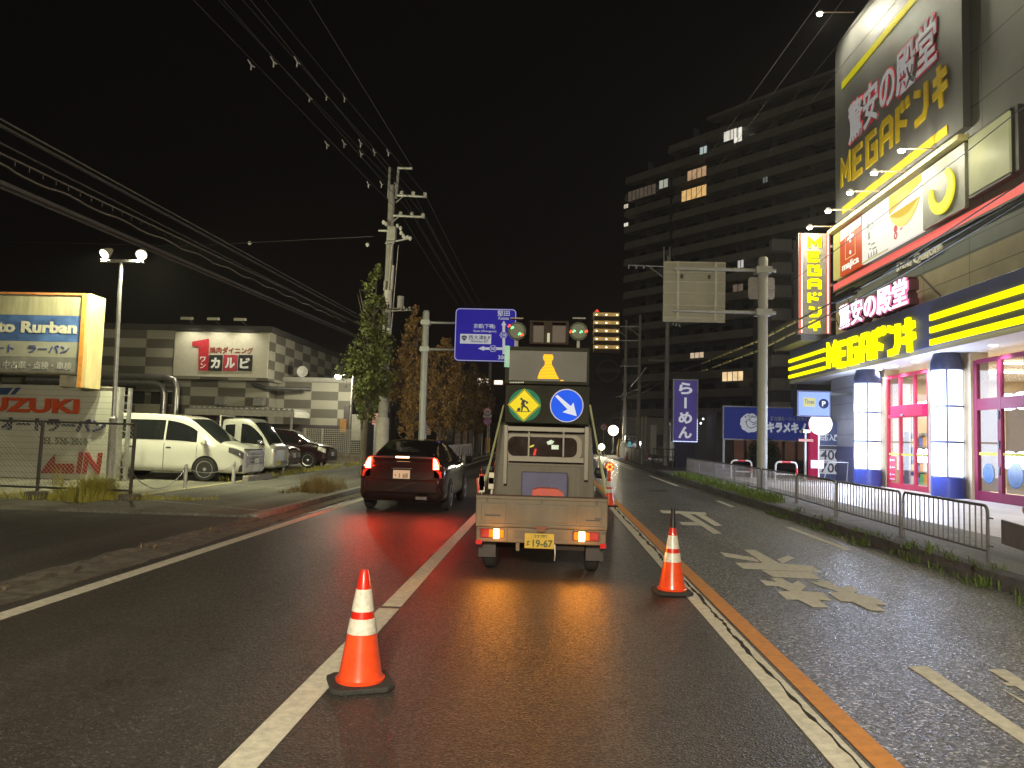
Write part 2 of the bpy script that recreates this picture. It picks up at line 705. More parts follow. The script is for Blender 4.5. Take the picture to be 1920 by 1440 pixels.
mb = MB()
for k, p in enumerate(([(273, 464), (685, 484), (697, 503), (298, 488)], [(455, 492), (540, 494), (832, 673), (755, 673), (600, 572)],
          [(447, 569), (598, 572), (640, 600), (478, 595)], [(585, 494), (660, 498), (837, 603), (768, 604)])):
    px_poly(mb, p, (1180, 860), 4.8, 0.004 + 0.0006 * k)
struct(mb, "road_marking", WHITEPAINT)
Z1 = (1180, 900)
mb = MB()
for k, p in enumerate(([(440, 350), (600, 376), (632, 397), (470, 372)], [(560, 338), (612, 340), (735, 408), (655, 406)],
          [(720, 385), (775, 367), (803, 380), (745, 405)], [(515, 402), (720, 405), (890, 418), (935, 447), (760, 438), (555, 430)],
          [(640, 437), (885, 447), (930, 480), (700, 470)],
          [(635, 485), (715, 497), (688, 475), (742, 478), (792, 505), (822, 488), (860, 515), (835, 540), (940, 546), (982, 585), (915, 580), (970, 617), (895, 617), (820, 580), (765, 580), (720, 542), (782, 540), (720, 514), (665, 512)],
          [(870, 490), (930, 500), (912, 487), (965, 490), (1030, 525), (1070, 510), (1112, 535), (1090, 550), (1190, 568), (1250, 605), (1190, 602), (1245, 635), (1170, 632), (1085, 590), (1028, 588), (970, 548), (1025, 545), (925, 513)])):
    px_poly(mb, p, Z1, 2.5946, 0.004 + 0.0006 * k)
struct(mb, "road_marking", WHITEPAINT)
mb = MB()
for k, p in enumerate(([(1355, 905), (1450, 905), (2250, 1435), (2250, 1500)], [(1745, 920), (1830, 920), (2250, 1190), (2160, 1170)],
          [(1815, 985), (1870, 985), (1878, 998), (1840, 997)], [(1820, 1018), (2050, 1140), (2040, 1165)])):
    px_poly(mb, p, Z1, 2.5946, 0.004 + 0.0006 * k)
struct(mb, "road_marking", WHITEPAINT)
# patched tar strip and a manhole far on the oncoming side
mb = MB(); mb.disc(Fr((0, 0, 0), (1, 0, 0), (0, 1, 0)), 3.45, 24.6, 0.33, 0.001, 0.006)
struct(mb, "manhole_cover", mat("cast_iron", (0.05, 0.05, 0.05), 0.6, 0.6, var=0.3))

# left gutter, kerb and pavements
def ragged(name, x0, x1, y0, y1, z0, z1, m, step=0.35, j=0.02, seed=1):
    rnd = random.Random(seed)
    mb = MB()
    n = int((y1 - y0) / step)
    cr = []
    for i in range(n + 1):
        y = y0 + (y1 - y0) * i / n
        cr.append((x0 + rnd.uniform(-j, j), x1 + rnd.uniform(-j, j), y, z1 + rnd.uniform(-j, j) * 0.6, z1 + rnd.uniform(-j, j) * 0.6))
    vs, fs = [], []
    for a, b, y, za, zb in cr:
        vs += [(a, y, z0), (a, y, za), (b, y, zb), (b, y, z0)]
    for i in range(n):
        for q in range(3):
            fs.append((i * 4 + q, i * 4 + q + 1, i * 4 + q + 5, i * 4 + q + 4))
    fs += [(0, 1, 2, 3), (n * 4 + 3, n * 4 + 2, n * 4 + 1, n * 4)]
    mb.add(vs, fs)
    return struct(mb, name, m, smooth=False)


ragged("gutter", -5.02, -4.62, -15, 60, -0.02, 0.012, CONCD, 0.25, 0.022, 2)
ragged("kerb", -5.20, -5.00, -15, 13.2, -0.02, 0.045, CONCD, 0.2, 0.028, 3)
ragged("kerb", -5.17, -5.02, 13.2, 75, -0.02, 0.10, CONC, 0.6, 0.006, 4)
mb = MB(); mb.box(-40, -5.18, -15, 13.2, -0.03, 0.035)
struct(mb, "driveway", ASPH3)
mb = MB(); mb.box(-8.75, -5.15, 13.2, 75, -0.03, 0.085)
struct(mb, "pavement", asphalt("pavement_asphalt", (0.10, 0.098, 0.082), (0.22, 0.21, 0.18), cell=60, thr=0.85, rough=0.85, patch=0.25, bump=0.3))
mb = MB(); mb.box(-45, -8.75, 13.2, 75, -0.03, 0.04)
struct(mb, "parking_lot", asphalt("lot_asphalt", (0.13, 0.125, 0.095), (0.24, 0.23, 0.18), cell=50, thr=0.85, rough=0.85, patch=0.4, bump=0.3))
stripe("pavement_line", -8.85, -8.72, 15.4, 22.5, mat("worn_yellowish_line", (0.42, 0.38, 0.2), 0.8, var=0.35, scale=10), z=0.09)
fr0 = Fr((0, 0, 0), (1, 0, 0), (0, 1, 0))
mb = MB(); mb.prism(fr0, [(-8.4, 15.35), (-5.2, 13.9), (-5.2, 13.98), (-8.4, 15.45)], 0.086, 0.092)
mb.prism(fr0, [(-8.6, 20.2), (-5.2, 18.9), (-5.2, 18.96), (-8.6, 20.28)], 0.086, 0.092)
struct(mb, "pavement_joint", CONC)

# right kerb and pavement
ragged("kerb", 5.10, 5.32, -10, 37.5, -0.02, 0.17, mat("kerb_dark", (0.10, 0.10, 0.105), 0.85, var=0.45, scale=6, bump=0.6, bscale=40), 0.6, 0.012, 6)
mb = MB(); mb.box(5.30, 7.3, -10, 38, -0.03, 0.15)
struct(mb, "pavement", asphalt("pavement_right", (0.13, 0.13, 0.12), (0.26, 0.26, 0.24), cell=55, thr=0.85, rough=0.8, patch=0.35, bump=0.3))
mb = MB(); mb.box(7.3, 14.2, -10, 33.0, -0.03, 0.156)
struct(mb, "store_forecourt", grid_mat("forecourt_tile", (0.50, 0.47, 0.43), (0.30, 0.28, 0.26), 0.3, 0.3, 0, 0.012, 0.45, 0.25))
mb = MB(); mb.box(7.3, 40, 33.0, 38, -0.03, 0.15)
struct(mb, "pavement", asphalt("pavement_right_far", (0.12, 0.115, 0.10), (0.22, 0.21, 0.19), cell=55, thr=0.85, rough=0.85, patch=0.35, bump=0.3))
mb = MB(); mb.box(5.15, 60, 38, 240, -0.03, 0.02)
struct(mb, "side_street", asphalt("side_asphalt", (0.05, 0.05, 0.048), (0.13, 0.13, 0.12), cell=50, thr=0.9, rough=0.8, patch=0.3, bump=0.3))
# ================================================================== DISCOUNT STORE
NAVY = mat("navy_panel", (0.11, 0.13, 0.30), 0.45, var=0.12, scale=1.5)
DARKGREY = mat("billboard_grey", (0.115, 0.115, 0.115), 0.5, var=0.18, scale=1.2, stretch=(1, 1, 0.12))
YELLOW_G = glow("letter_yellow", (1.0, 0.90, 0.0), 1.6)
YELLOW_P = mat("yellow_paint", (0.62, 0.44, 0.02), 0.5, var=0.12, scale=2)
WHITE_G = glow("panel_white", (0.74, 0.82, 1.0), 3.2, 0.03)
XF = 11.3

st = T("discount_store", "large dark discount store with lit yellow lettering along its canopy", "shop building", (XF, 24, 0.15))
mb = MB(); mb.box(11.45, 34, 3, 31.35, 4.62, 17.6)
mb.build("wall", grid_mat("store_wall_grey", (0.16, 0.165, 0.155), (0.05, 0.05, 0.05), 0, 3.2, 1.55, 0.03, 0.55, 0.1), st)
mb = MB(); mb.box(11.38, 11.449, 3, 31.3, 5.88, 6.93)
mb.build("cladding", grid_mat("tan_cladding", (0.42, 0.38, 0.24), (0.14, 0.13, 0.09), 0, 2.6, 0.52, 0.025, 0.6, 0.14), st)
mb = MB(); mb.box(11.38, 11.449, 3, 31.3, 6.935, 7.72)
mb.build("cladding", grid_mat("green_grey_cladding", (0.17, 0.20, 0.185), (0.05, 0.06, 0.055), 0, 2.6, 0.4, 0.025, 0.55, 0.12), st)
# thin red strip of light along the wall
mb = MB(); mb.box(11.30, 11.449, 3, 31.35, 7.80, 8.06)
mb.build("light_strip", glow("red_strip", (1.0, 0.16, 0.13), 0.85), st)
mb = MB(); mb.box(11.28, 11.449, 3, 31.38, 7.725, 7.795)
mb.build("ledge", mat("dark_trim", (0.05, 0.05, 0.05), 0.5), st)
# lower walls left of the entrance
mb = MB(); mb.box(11.75, 12.4, 29.3, 32.9, 1.55, 4.35)
mb.build("wall", grid_mat("grey_blue_wall", (0.22, 0.23, 0.27), (0.07, 0.07, 0.09), 0, 0, 0.62, 0.02, 0.6, 0.1), st)
mb = MB(); mb.box(11.72, 12.4, 29.3, 32.93, 0.15, 1.545)
mb.build("plinth", mat("navy_plinth", (0.06, 0.07, 0.15), 0.5), st)
mb = MB(); mb.box(12.4, 34, 31.3, 32.9, 0.15, 4.35)
mb.build("wall", mat("end_wall", (0.12, 0.12, 0.13), 0.7), st)
# canopy fascia
mb = MB(); mb.box(10.95, 11.44, 3, 35.95, 4.50, 5.86)
cano = mb.build("canopy", NAVY, st, bevel=0.015)
mb = MB(); mb.box(10.97, 13.0, 3, 35.93, 4.36, 4.495)
mb.build("soffit", mat("soffit_white", (0.55, 0.54, 0.52), 0.5, var=0.05), cano)
mb = MB(); mb.box(11.45, 13.0, 31.4, 35.93, 4.50, 5.80)
mb.build("canopy_return", NAVY, cano)
fr = F_road(10.95, 35.9, 0)      # a grows towards the camera, b = height
mega(fr, 5.0, 4.50, 7.55, 1.02, 0.02, 0.13, 0.20, YELLOW_G, cano)
for k in range(3):
    mb = MB(); mb.rect(fr, 0.05, 4.68, 4.60 + k * 0.36, 4.74 + k * 0.36, 0.01, 0.07)
    mb.build("light_stripe", YELLOW_G, cano)
    mb = MB(); mb.rect(fr, 13.25, 30, 4.53 + k * 0.36, 4.70 + k * 0.36, 0.01, 0.07)
    mb.build("light_stripe", YELLOW_G, cano)
# downlights in the soffit
for y in (28.2, 26.9, 25.4, 21.0, 19.0, 17.0, 15.0, 13.0):
    mb = MB(); mb.lathe((11.75, y, 4.335), [(0.10, 0.0), (0.12, 0.02)], 16)
    d = mb.build("downlight", glow("downlight_glow", (1.0, 0.97, 0.9), 6), cano)
    lamp('SPOT', (11.75, y, 4.31), 300, (0.86, 0.88, 1.0), 0.1, (11.75, y, 0), 130, 0.6, parent=st)

# lantern pillars
def pillar(fx, y, r):
    th = math.atan2(-y, -fx)     # towards the camera
    mb = MB(); mb.lathe((fx, y, 0), [(r + .02, .157), (r + .02, .74), (r, .745)], 40)
    p = mb.build("pillar", mat("navy_base", (0.03, 0.045, 0.22), 0.35, var=0.1), st, smooth=True)
    mb = MB()
    mb.lathe((fx, y, 0), [(r - .09, .745), (r - .09, 4.0)], 40)
    mb.lathe((fx, y, 0), [(r - .01, 3.86), (r + .015, 3.87), (r + .015, 4.08), (r - .08, 4.36)], 40)
    for z in (1.765, 2.80):
        mb.lathe((fx, y, 0), [(r - .07, z - .02), (r + .006, z - .02), (r + .006, z + .02), (r - .07, z + .02)], 40)
    for k in range(4):
        a = th + k * PI / 2
        mb.cyl((fx + (r - .02) * math.cos(a), y + (r - .02) * math.sin(a), .745), (fx + (r - .02) * math.cos(a), y + (r - .02) * math.sin(a), 3.9), 0.026, n=8)
    mb.build("lantern_frame", mat("frame_navy", (0.05, 0.06, 0.12), 0.4), p, smooth=True)
    for row, (z0, z1) in enumerate(((.775, 1.735), (1.795, 2.77), (2.83, 3.85))):
        for k in range(4):
            a0 = th + k * PI / 2 + 0.055
            mb = MB(); vs = []
            n = 10
            for i in range(n + 1):
                a = a0 + (PI / 2 - 0.11) * i / n
                for z in (z0, z1):
                    vs.append((fx + (r - .012) * math.cos(a), y + (r - .012) * math.sin(a), z))
                for z in (z1, z0):
                    vs.append((fx + (r - .05) * math.cos(a), y + (r - .05) * math.sin(a), z))
            fs = []
            for i in range(n):
                for q in range(4):
                    fs.append((i * 4 + q, i * 4 + (q + 1) % 4, i * 4 + 4 + (q + 1) % 4, i * 4 + 4 + q))
            fs += [(0, 1, 2, 3), (n * 4 + 3, n * 4 + 2, n * 4 + 1, n * 4)]
            mb.add(vs, fs)
            mb.build("light_panel", WHITE_G, p)


pillar(11.57, 23.07, .42)
pillar(11.5, 28.55, .45)
for y in (23.07, 28.55):
    for z in (1.3, 3.0):
        for dx, dy in ((-.75, -.5), (-.85, .35)):
            lamp('POINT', (11.55 + dx, y + dy, z), 150, (.60, .70, 1.0), .25, parent=st)
# beige strips beside the pillars
BEIGE = mat("beige_pier", (0.48, 0.40, 0.27), 0.6, var=0.08)
mb = MB(); mb.box(12.0, 12.5, 28.25, 29.29, 0.157, 4.355)
mb.build("pier", BEIGE, st)
mb = MB(); mb.box(12.0, 12.5, 22.6, 25.1, 0.157, 4.355)
mb.build("pier", BEIGE, st)

# entrance doors with red frames; interior behind
RED = mat("red_frame", (0.46, 0.03, 0.07), 0.6, var=0.1, spec=.3)
MAROON = mat("maroon_frame", (0.20, 0.02, 0.06), 0.6, var=0.1, spec=.3)
PANE = glass("door_glass", (0.93, 0.95, 0.97), 0.07)
fr = F_road(12.1, 28.25, 0)
dr = MB()
for a in (0.0, 0.95, 2.02, 2.95):
    dr.rect(fr, a, a + 0.10, 0.16, 4.10, -0.05, 0.05)
for b0, b1 in ((0.16, 0.34), (4.0, 4.12), (2.60, 2.72)):
    for a0, a1 in ((0.10, 0.95), (1.05, 2.02), (2.12, 2.95)):
        dr.rect(fr, a0, a1, b0, b1, -0.045, 0.045)
door = dr.build("entrance_door", RED, st)
mb = MB(); mb.rect(fr, 0.75, 3.05, 2.62, 3.0, 0.055, 0.24)
mb.build("door_header", mat("bright_red_header", (0.72, 0.02, 0.10), 0.75, spec=.2), door, bevel=0.01)
mb = MB(); mb.rect(fr, 1.6, 1.78, 2.64, 2.70, 0.245, 0.28)
mb.build("door_sensor", mat("sensor_black", (0.02, 0.02, 0.03), 0.4), door)
mb = MB()
for a0, a1 in ((0.10, 0.95), (1.05, 2.02), (2.12, 2.95)):
    for b0, b1 in ((0.34, 2.60), (2.72, 4.0)):
        mb.rect(fr, a0, a1, b0, b1, -0.004, 0.004)
mb.build("pane", PANE, door)
mb = MB()
for a0, a1 in ((0.11, 0.94), (1.06, 2.01), (2.13, 2.94)):
    mb.rect(fr, a0, a1, 1.30, 1.37, 0.006, 0.012)
mb.build("safety_tape", mat("tape_yellow", (0.60, 0.56, 0.10), 0.8, spec=.1), door)
mb = MB(); mb.rect(fr, 0.12, 0.62, 0.40, 1.26, 0.014, 0.018)
stk = mb.build("notice", mat("notice_red", (0.55, 0.03, 0.07), 0.5), door)
mb = MB()
for k in range(3):
    mb.disc(fr, 0.22, 1.12 - k * .25, 0.05, 0.019, 0.022, 12)
    mb.rect(fr, 0.32, 0.56, 1.11 - k * .25, 1.14 - k * .25, 0.019, 0.022)
mb.rect(fr, 0.18, 0.58, 0.45, 0.48, 0.019, 0.022)
mb.build("notice_marks", mat("notice_white", (0.8, 0.8, 0.8), 0.5), stk)

fr = F_road(12.1, 22.55, 0)
dr = MB()
for a in (0.0, 1.15, 2.35, 3.5, 4.7, 5.9):
    dr.rect(fr, a, a + 0.16, 0.16, 4.10, -0.05, 0.05)
for b0, b1 in ((0.16, 0.42), (4.0, 4.12), (2.68, 3.0)):
    for a0, a1 in ((0.16, 1.15), (1.31, 2.35), (2.51, 3.5), (3.66, 4.7), (4.86, 5.9)):
        dr.rect(fr, a0, a1, b0, b1, -0.045, 0.045)
door2 = dr.build("entrance_door", MAROON, st)
mb = MB()
for a0, a1 in ((0.16, 1.15), (1.31, 2.35), (2.51, 3.5), (3.66, 4.7), (4.86, 5.9)):
    for b0, b1 in ((0.42, 2.68), (3.0, 4.0)):
        mb.rect(fr, a0, a1, b0, b1, -0.004, 0.004)
mb.build("pane", PANE, door2)
mb = MB()
for a0, a1 in ((0.17, 1.14), (1.32, 2.34), (2.52, 3.49)):
    mb.rect(fr, a0, a1, 1.42, 1.50, 0.006, 0.012)
mb.build("safety_tape", mat("tape_yellow", (0.60, 0.56, 0.10), 0.8, spec=.1), door2)
mb = MB()
for a0, a1 in ((0.17, 1.14), (1.32, 2.34), (2.52, 3.49)):
    mb.rect(fr, a0, a1, 0.43, 2.67, -0.12, -0.06)
mb.build("blind", glow("beige_blind_lit", (0.80, 0.58, 0.38), 0.55, 0.12, 1.5), door2)
for a, r in ((0.62, 0.28), (1.85, 0.34)):
    mb = MB(); mb.disc(fr, a, 0.92, r, 0.005, 0.010, 36)
    s1 = mb.build("door_sticker", mat("sticker_blue", (0.04, 0.12, 0.28), 0.4, var=0.5, scale=6), door2)
    mb = MB(); mb.ring(fr, a, 0.92, r * .80, r * .84, 0.0105, 0.013, 36)
    mb.build("sticker_ring", mat("sticker_pale", (0.2, 0.32, 0.5), 0.4), s1)
for b in (0.9, 1.6, 2.4):
    mb = MB(); mb.rect(fr, 1.2, 1.25, b, b + 0.22, 0.052, 0.075)
    mb.build("hinge", mat("hinge_dark", (0.03, 0.03, 0.05), 0.4), door2)
# interior shell
mb = MB()
mb.box(12.3, 24, 14, 31.2, 0.10, 0.152)
mb.box(24, 24.2, 14, 31.2, 0.15, 4.4)
mb.box(12.5, 24, 31.2, 31.28, 0.15, 4.4)
mb.box(12.3, 24, 13.9, 14.0, 0.15, 4.4)
mb.box(12.6, 24, 14, 31.2, 4.40, 4.46)
mb.build("interior", mat("interior_cream", (0.62, 0.52, 0.38), 0.7, var=0.15, scale=1.5), st)
for k in range(5):
    mb = MB(); mb.box(14.2, 22, 16 + k * 2.9, 16.25 + k * 2.9, 4.28, 4.34)
    mb.build("ceiling_light", glow("shop_tube", (1.0, 0.93, 0.78), 5), st)
lamp('AREA', (16.0, 25.0, 4.2), 1700, (1.0, 0.87, 0.66), (5, 10), (16.0, 25.0, 0), parent=st)

# goods seen through the glass
def rack(x, y, rz, label):
    t = T("display_rack", label, "shop shelf", (x, y, 0.153), rz)
    f = MB()
    for q in (-.7, .7):
        f.box(q - .03, q + .03, -.25, .25, 0, 2.0)
    for z in (0.1, .55, 1.0, 1.45, 1.9):
        f.box(-.669, .669, -.25, .25, z, z + .03)
    f.build("rack_frame", mat("rack_grey", (0.35, 0.35, 0.36), 0.5), t, local=True)
    rnd = random.Random(int(x * 10 + y * 100))
    cols = [mat("goods_%d" % i, c, 0.5) for i, c in enumerate(((.7, .1, .08), (.7, .55, .08), (.1, .2, .6), (.8, .8, .8), (.1, .4, .15), (.05, .05, .06), (.7, .35, .1)))]
    g = MB()
    for z in (.13, .58, 1.03, 1.48):
        q = -.64
        while q < .52:
            w = rnd.uniform(.07, .16)
            g.m = rnd.randrange(len(cols))
            g.box(q, q + w - .01, -.2, rnd.uniform(.0, .2), z + .002, z + rnd.uniform(.2, .37))
            q += w
    o = g.build("goods", cols, t, local=True)
    o["kind"] = "stuff"


rack(13.25, 30.5, R(4), "stocked shelf inside the store behind the left red door, nearest the glass")
rack(13.7, 28.7, R(-6), "stocked shelf inside the store behind the middle of the red doors")
rack(15.1, 30.6, R(2), "stocked shelf deep inside the store, behind the others")
t = T("price_board", "yellow board with a red 500 standing behind the red entrance doors", "sign", (12.9, 25.75, 0.153))
fr = F_road(12.85, 26.2, 0)
mb = MB(); mb.rect(fr, 0, 1.0, 0.2, 0.85, 0, 0.03); mb.rect(fr, .1, .16, .155, .2, 0, .03); mb.rect(fr, .84, .9, .155, .2, 0, .03)
mb.build("board", mat("board_yellow", (0.75, 0.6, 0.06), 0.5), t)
mb = MB(); mb.text(fr, "500", 0.12, 0.28, 0.76, 0.34, 0.031, 0.036, 0.03)
mb.build("figures", mat("figures_red", (0.7, 0.04, 0.03), 0.5), t)

# ------------------------------------------------------------------ big billboard
bb = T("billboard", "huge grey billboard with yellow and white lettering high on the store", "billboard", (11.2, 26, 10.45))
fr = F_road(11.2, 30.85, 0)
pts = [(0, 10.45), (9.55, 10.45), (9.55, 17.75), (0.8, 17.75)]
for i in range(7):
    a = PI / 2 + (PI / 2) * i / 6
    pts.append((0.5 + 0.5 * math.cos(a), 17.2 + 0.55 * math.sin(a)))
mb = MB(); mb.prism(fr, pts, -0.22, 0.0)
mb.build("panel", DARKGREY, bb)
mb = MB(); mb.rect(fr, 0.75, 9.0, 15.62, 15.90, 0.003, 0.03)
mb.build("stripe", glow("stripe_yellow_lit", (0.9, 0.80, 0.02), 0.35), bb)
mb = MB(); mb.rect(fr, 0.8, 8.75, 10.58, 10.86, 0.003, 0.03)
mb.build("stripe", YELLOW_P, bb)
mega(fr, 0.55, 11.55, 8.45, 1.22, 0.004, 0.05, 0.19, mat("letter_yellow_paint", (0.66, 0.48, 0.02), 0.45, var=0.1), bb)
mb = MB(); mb.text(fr, "驚安の殿堂", 1.35, 13.0, 6.9, 1.66, 0.003, 0.02, 0.05)
ol = mb.build("lettering_outline", mat("outline_red", (0.80, 0.04, 0.08), 0.5), bb)
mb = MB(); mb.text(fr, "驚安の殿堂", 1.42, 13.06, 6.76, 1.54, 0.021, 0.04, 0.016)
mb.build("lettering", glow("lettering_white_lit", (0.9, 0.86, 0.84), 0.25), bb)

# ------------------------------------------------------------------ banner row under the billboard
def poster(name, label, a0, a1, m, b0=8.18, b1=10.0):
    fr = F_road(11.2, 31.1, 0)
    t = T(name, label, "poster", (11.2, 31.1 - (a0 + a1) / 2, b0))
    mb = MB(); mb.rect(fr, a0, a1, b0, b1, -0.10, 0)
    mb.build("panel", m, t)
    return t, fr


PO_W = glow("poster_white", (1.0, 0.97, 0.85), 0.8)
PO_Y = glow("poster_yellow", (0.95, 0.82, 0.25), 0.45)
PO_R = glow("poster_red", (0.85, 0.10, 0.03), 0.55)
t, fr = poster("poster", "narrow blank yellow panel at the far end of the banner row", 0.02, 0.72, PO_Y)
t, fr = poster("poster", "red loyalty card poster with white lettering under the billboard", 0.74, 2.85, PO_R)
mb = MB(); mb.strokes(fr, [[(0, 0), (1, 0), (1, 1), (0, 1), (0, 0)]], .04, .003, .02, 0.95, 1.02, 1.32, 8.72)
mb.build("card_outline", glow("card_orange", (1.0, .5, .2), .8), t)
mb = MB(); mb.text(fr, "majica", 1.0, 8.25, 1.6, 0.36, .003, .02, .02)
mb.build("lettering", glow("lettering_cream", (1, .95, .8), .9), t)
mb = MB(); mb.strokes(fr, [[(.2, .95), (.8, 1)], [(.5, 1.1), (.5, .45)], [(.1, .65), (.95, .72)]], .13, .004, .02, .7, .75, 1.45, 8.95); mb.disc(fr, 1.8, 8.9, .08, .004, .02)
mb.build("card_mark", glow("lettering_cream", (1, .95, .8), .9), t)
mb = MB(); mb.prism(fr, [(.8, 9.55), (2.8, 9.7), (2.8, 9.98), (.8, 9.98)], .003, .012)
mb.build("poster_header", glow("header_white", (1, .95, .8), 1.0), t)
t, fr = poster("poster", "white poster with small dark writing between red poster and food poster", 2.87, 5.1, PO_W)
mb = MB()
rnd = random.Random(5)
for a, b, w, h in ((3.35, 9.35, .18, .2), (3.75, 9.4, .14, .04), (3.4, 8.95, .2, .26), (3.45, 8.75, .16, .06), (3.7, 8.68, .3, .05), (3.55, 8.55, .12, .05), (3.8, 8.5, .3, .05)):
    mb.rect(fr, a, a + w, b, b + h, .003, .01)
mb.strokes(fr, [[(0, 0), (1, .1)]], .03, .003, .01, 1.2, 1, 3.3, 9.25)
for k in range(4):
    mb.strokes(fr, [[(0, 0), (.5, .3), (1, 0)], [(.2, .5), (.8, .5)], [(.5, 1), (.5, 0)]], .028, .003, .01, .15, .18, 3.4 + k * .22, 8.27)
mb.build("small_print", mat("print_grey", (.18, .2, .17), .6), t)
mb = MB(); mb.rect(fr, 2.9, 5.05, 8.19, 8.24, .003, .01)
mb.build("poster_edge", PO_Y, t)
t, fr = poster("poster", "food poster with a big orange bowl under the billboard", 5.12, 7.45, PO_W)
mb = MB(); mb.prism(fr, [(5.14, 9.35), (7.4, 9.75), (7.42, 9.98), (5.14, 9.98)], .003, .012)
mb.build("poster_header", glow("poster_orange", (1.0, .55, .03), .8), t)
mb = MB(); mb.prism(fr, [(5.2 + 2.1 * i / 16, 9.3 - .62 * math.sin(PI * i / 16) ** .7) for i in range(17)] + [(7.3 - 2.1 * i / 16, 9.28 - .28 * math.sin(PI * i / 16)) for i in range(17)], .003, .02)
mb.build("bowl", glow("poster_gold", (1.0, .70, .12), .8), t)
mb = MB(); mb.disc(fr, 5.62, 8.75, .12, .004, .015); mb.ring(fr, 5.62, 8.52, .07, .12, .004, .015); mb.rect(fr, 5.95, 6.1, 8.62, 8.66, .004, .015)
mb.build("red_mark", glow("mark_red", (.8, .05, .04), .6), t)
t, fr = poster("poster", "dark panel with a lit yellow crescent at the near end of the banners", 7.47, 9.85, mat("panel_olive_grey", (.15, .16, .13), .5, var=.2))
mb = MB()
cpts = [(8.65 + .72 * math.cos(a), 9.02 + .66 * math.sin(a)) for a in [R(-200 + 260 * i / 24) for i in range(25)]]
cpts += [(8.60 + .44 * math.cos(a), 9.14 + .44 * math.sin(a)) for a in [R(55 - 245 * i / 24) for i in range(25)]]
mb.prism(fr, cpts, .003, .06)
mb.build("crescent", glow("crescent_yellow", (1, .88, .05), .9), t)
mb = MB(); mb.box(11.0, 11.3, 21.2, 31.2, 10.08, 10.22)
tag(mb.build("banner_rail", mat("rail_yellowish", (0.5, .45, .2), .5)), "long pale rail running above the row of posters", "rail")

# arm lamps
def arm_lamp(y, z, label, grp, power, tz, tx, out=0.95):
    t = T("billboard_lamp", label, "floodlight", (11.2, y, z), 0, grp)
    mb = MB(); mb.cyl((11.2, y, z), (11.2 - out, y, z), 0.025, n=8)
    mb.build("arm", mat("arm_tan", (.5, .38, .25), .5), t)
    mb = MB(); mb.lathe((11.2 - out - .04, y, z), [(.03, .06), (.09, .05), (.13, -.05), (.115, -.05)], 14)
    h = mb.build("lamp_head", mat("lamp_head_white", (.5, .5, .48), .5), t)
    mb = MB(); mb.lathe((11.2 - out - .04, y, z - .03), [(.09, -.08), (.105, -.02), (.105, .0)], 14)
    mb.build("bulb", glow("lamp_bulb", (1.0, .97, .80), 30), h)
    if out < 1:
        lamp('POINT', (11.2 - out - .04, y, z - .18), power, (1.0, .93, .68), .06, parent=t)
    else:
        lamp('SPOT', (11.2 - out - .04, y, z - .09), power, (1.0, .93, .68), .06, (tx, y, tz), 150, .8, parent=t)


for k, (y, z) in enumerate(((30.9, 10.34), (28.85, 10.40), (26.75, 10.42), (24.75, 10.42), (22.8, 10.42))):
    arm_lamp(y, z, "arm lamp over the posters, %s" % ("farthest of the lower five", "second farthest of the lower five", "middle of the lower five", "second nearest of the lower five", "nearest of the lower five")[k],
             "arm lamps above the posters", 190, 8.6, 11.3)
for k, (y, z) in enumerate(((28.9, 18.1), (26.3, 18.1), (23.8, 18.1), (21.8, 18.1))):
    if k == 3:
        continue
    arm_lamp(y, z, "arm lamp along the top edge of the billboard, %s" % ("left one", "right one", "the one beyond the frame top")[k], "arm lamps on top of the billboard", 3200, 12.5, 11.6, 1.25)

# box bay beside the billboard
mb = MB(); mb.box(11.2, 11.44, 19.2, 21.05, 8.45, 10.0)
bx = T("wall_box", "pale green wall box right of the posters, lamp spill built as glow", "wall box", (11.3, 20, 8.45))
mb.build("panel", glow("box_panel", (.62, .62, .30), .42, .3, 1.2), bx)  # emission stands for lamp spill on the box face
mb = MB(); mb.box(11.25, 12.9, 18.9, 19.19, 8.40, 10.05); mb.box(11.22, 11.44, 19.19, 21.1, 8.36, 8.445); mb.box(11.22, 11.44, 19.19, 21.1, 10.005, 10.08)
mb.build("casing", mat("casing_dark", (.08, .08, .075), .6), bx)
lamp('POINT', (10.8, 20.6, 9.4), 25, (1, .95, .6), .1, parent=bx)

# vertical sign
fr = F_cam(9.97, 31.55, 6.08)
vs_ = T("vertical_sign", "tall narrow shop sign with yellow vertical letters and red neon edges", "sign", (10.6, 31.7, 6.08))
mb = MB(); mb.rect(fr, 0, 1.27, 0, 4.15, -0.35, 0)
mb.build("panel", mat("sign_grey", (.20, .19, .17), .5), vs_)
mega(fr, .36, .06, .55, 3.95, .003, .06, .21, YELLOW_G, vs_, vertical=True)
for a in (.03, 1.13):
    mb = MB(); mb.rect(fr, a, a + .12, .02, 4.13, .004, .05)
    n = mb.build("neon_edge", glow("neon_red", (1.0, .10, .06), 1.1), vs_)
    mb = MB(); mb.rect(fr, a + (.07 if a < .5 else .02), a + (.11 if a < .5 else .05), .03, 4.12, .052, .07)
    mb.build("neon_core", glow("neon_core", (1, .85, .8), 2.0), n)
mb = MB()
for z in (6.6, 8.0, 9.6):
    mb.box(11.22, 11.46, 31.36, 31.62, z, z + .12)
mb.build("bracket", mat("bracket_dark", (.1, .1, .1), .5), vs_)
# wall piece behind its foot
mb = MB(); mb.box(10.2, 11.44, 31.95, 35.9, 5.87, 6.9)
mb.build("parapet", mat("parapet_grey", (.16, .16, .15), .6), st)

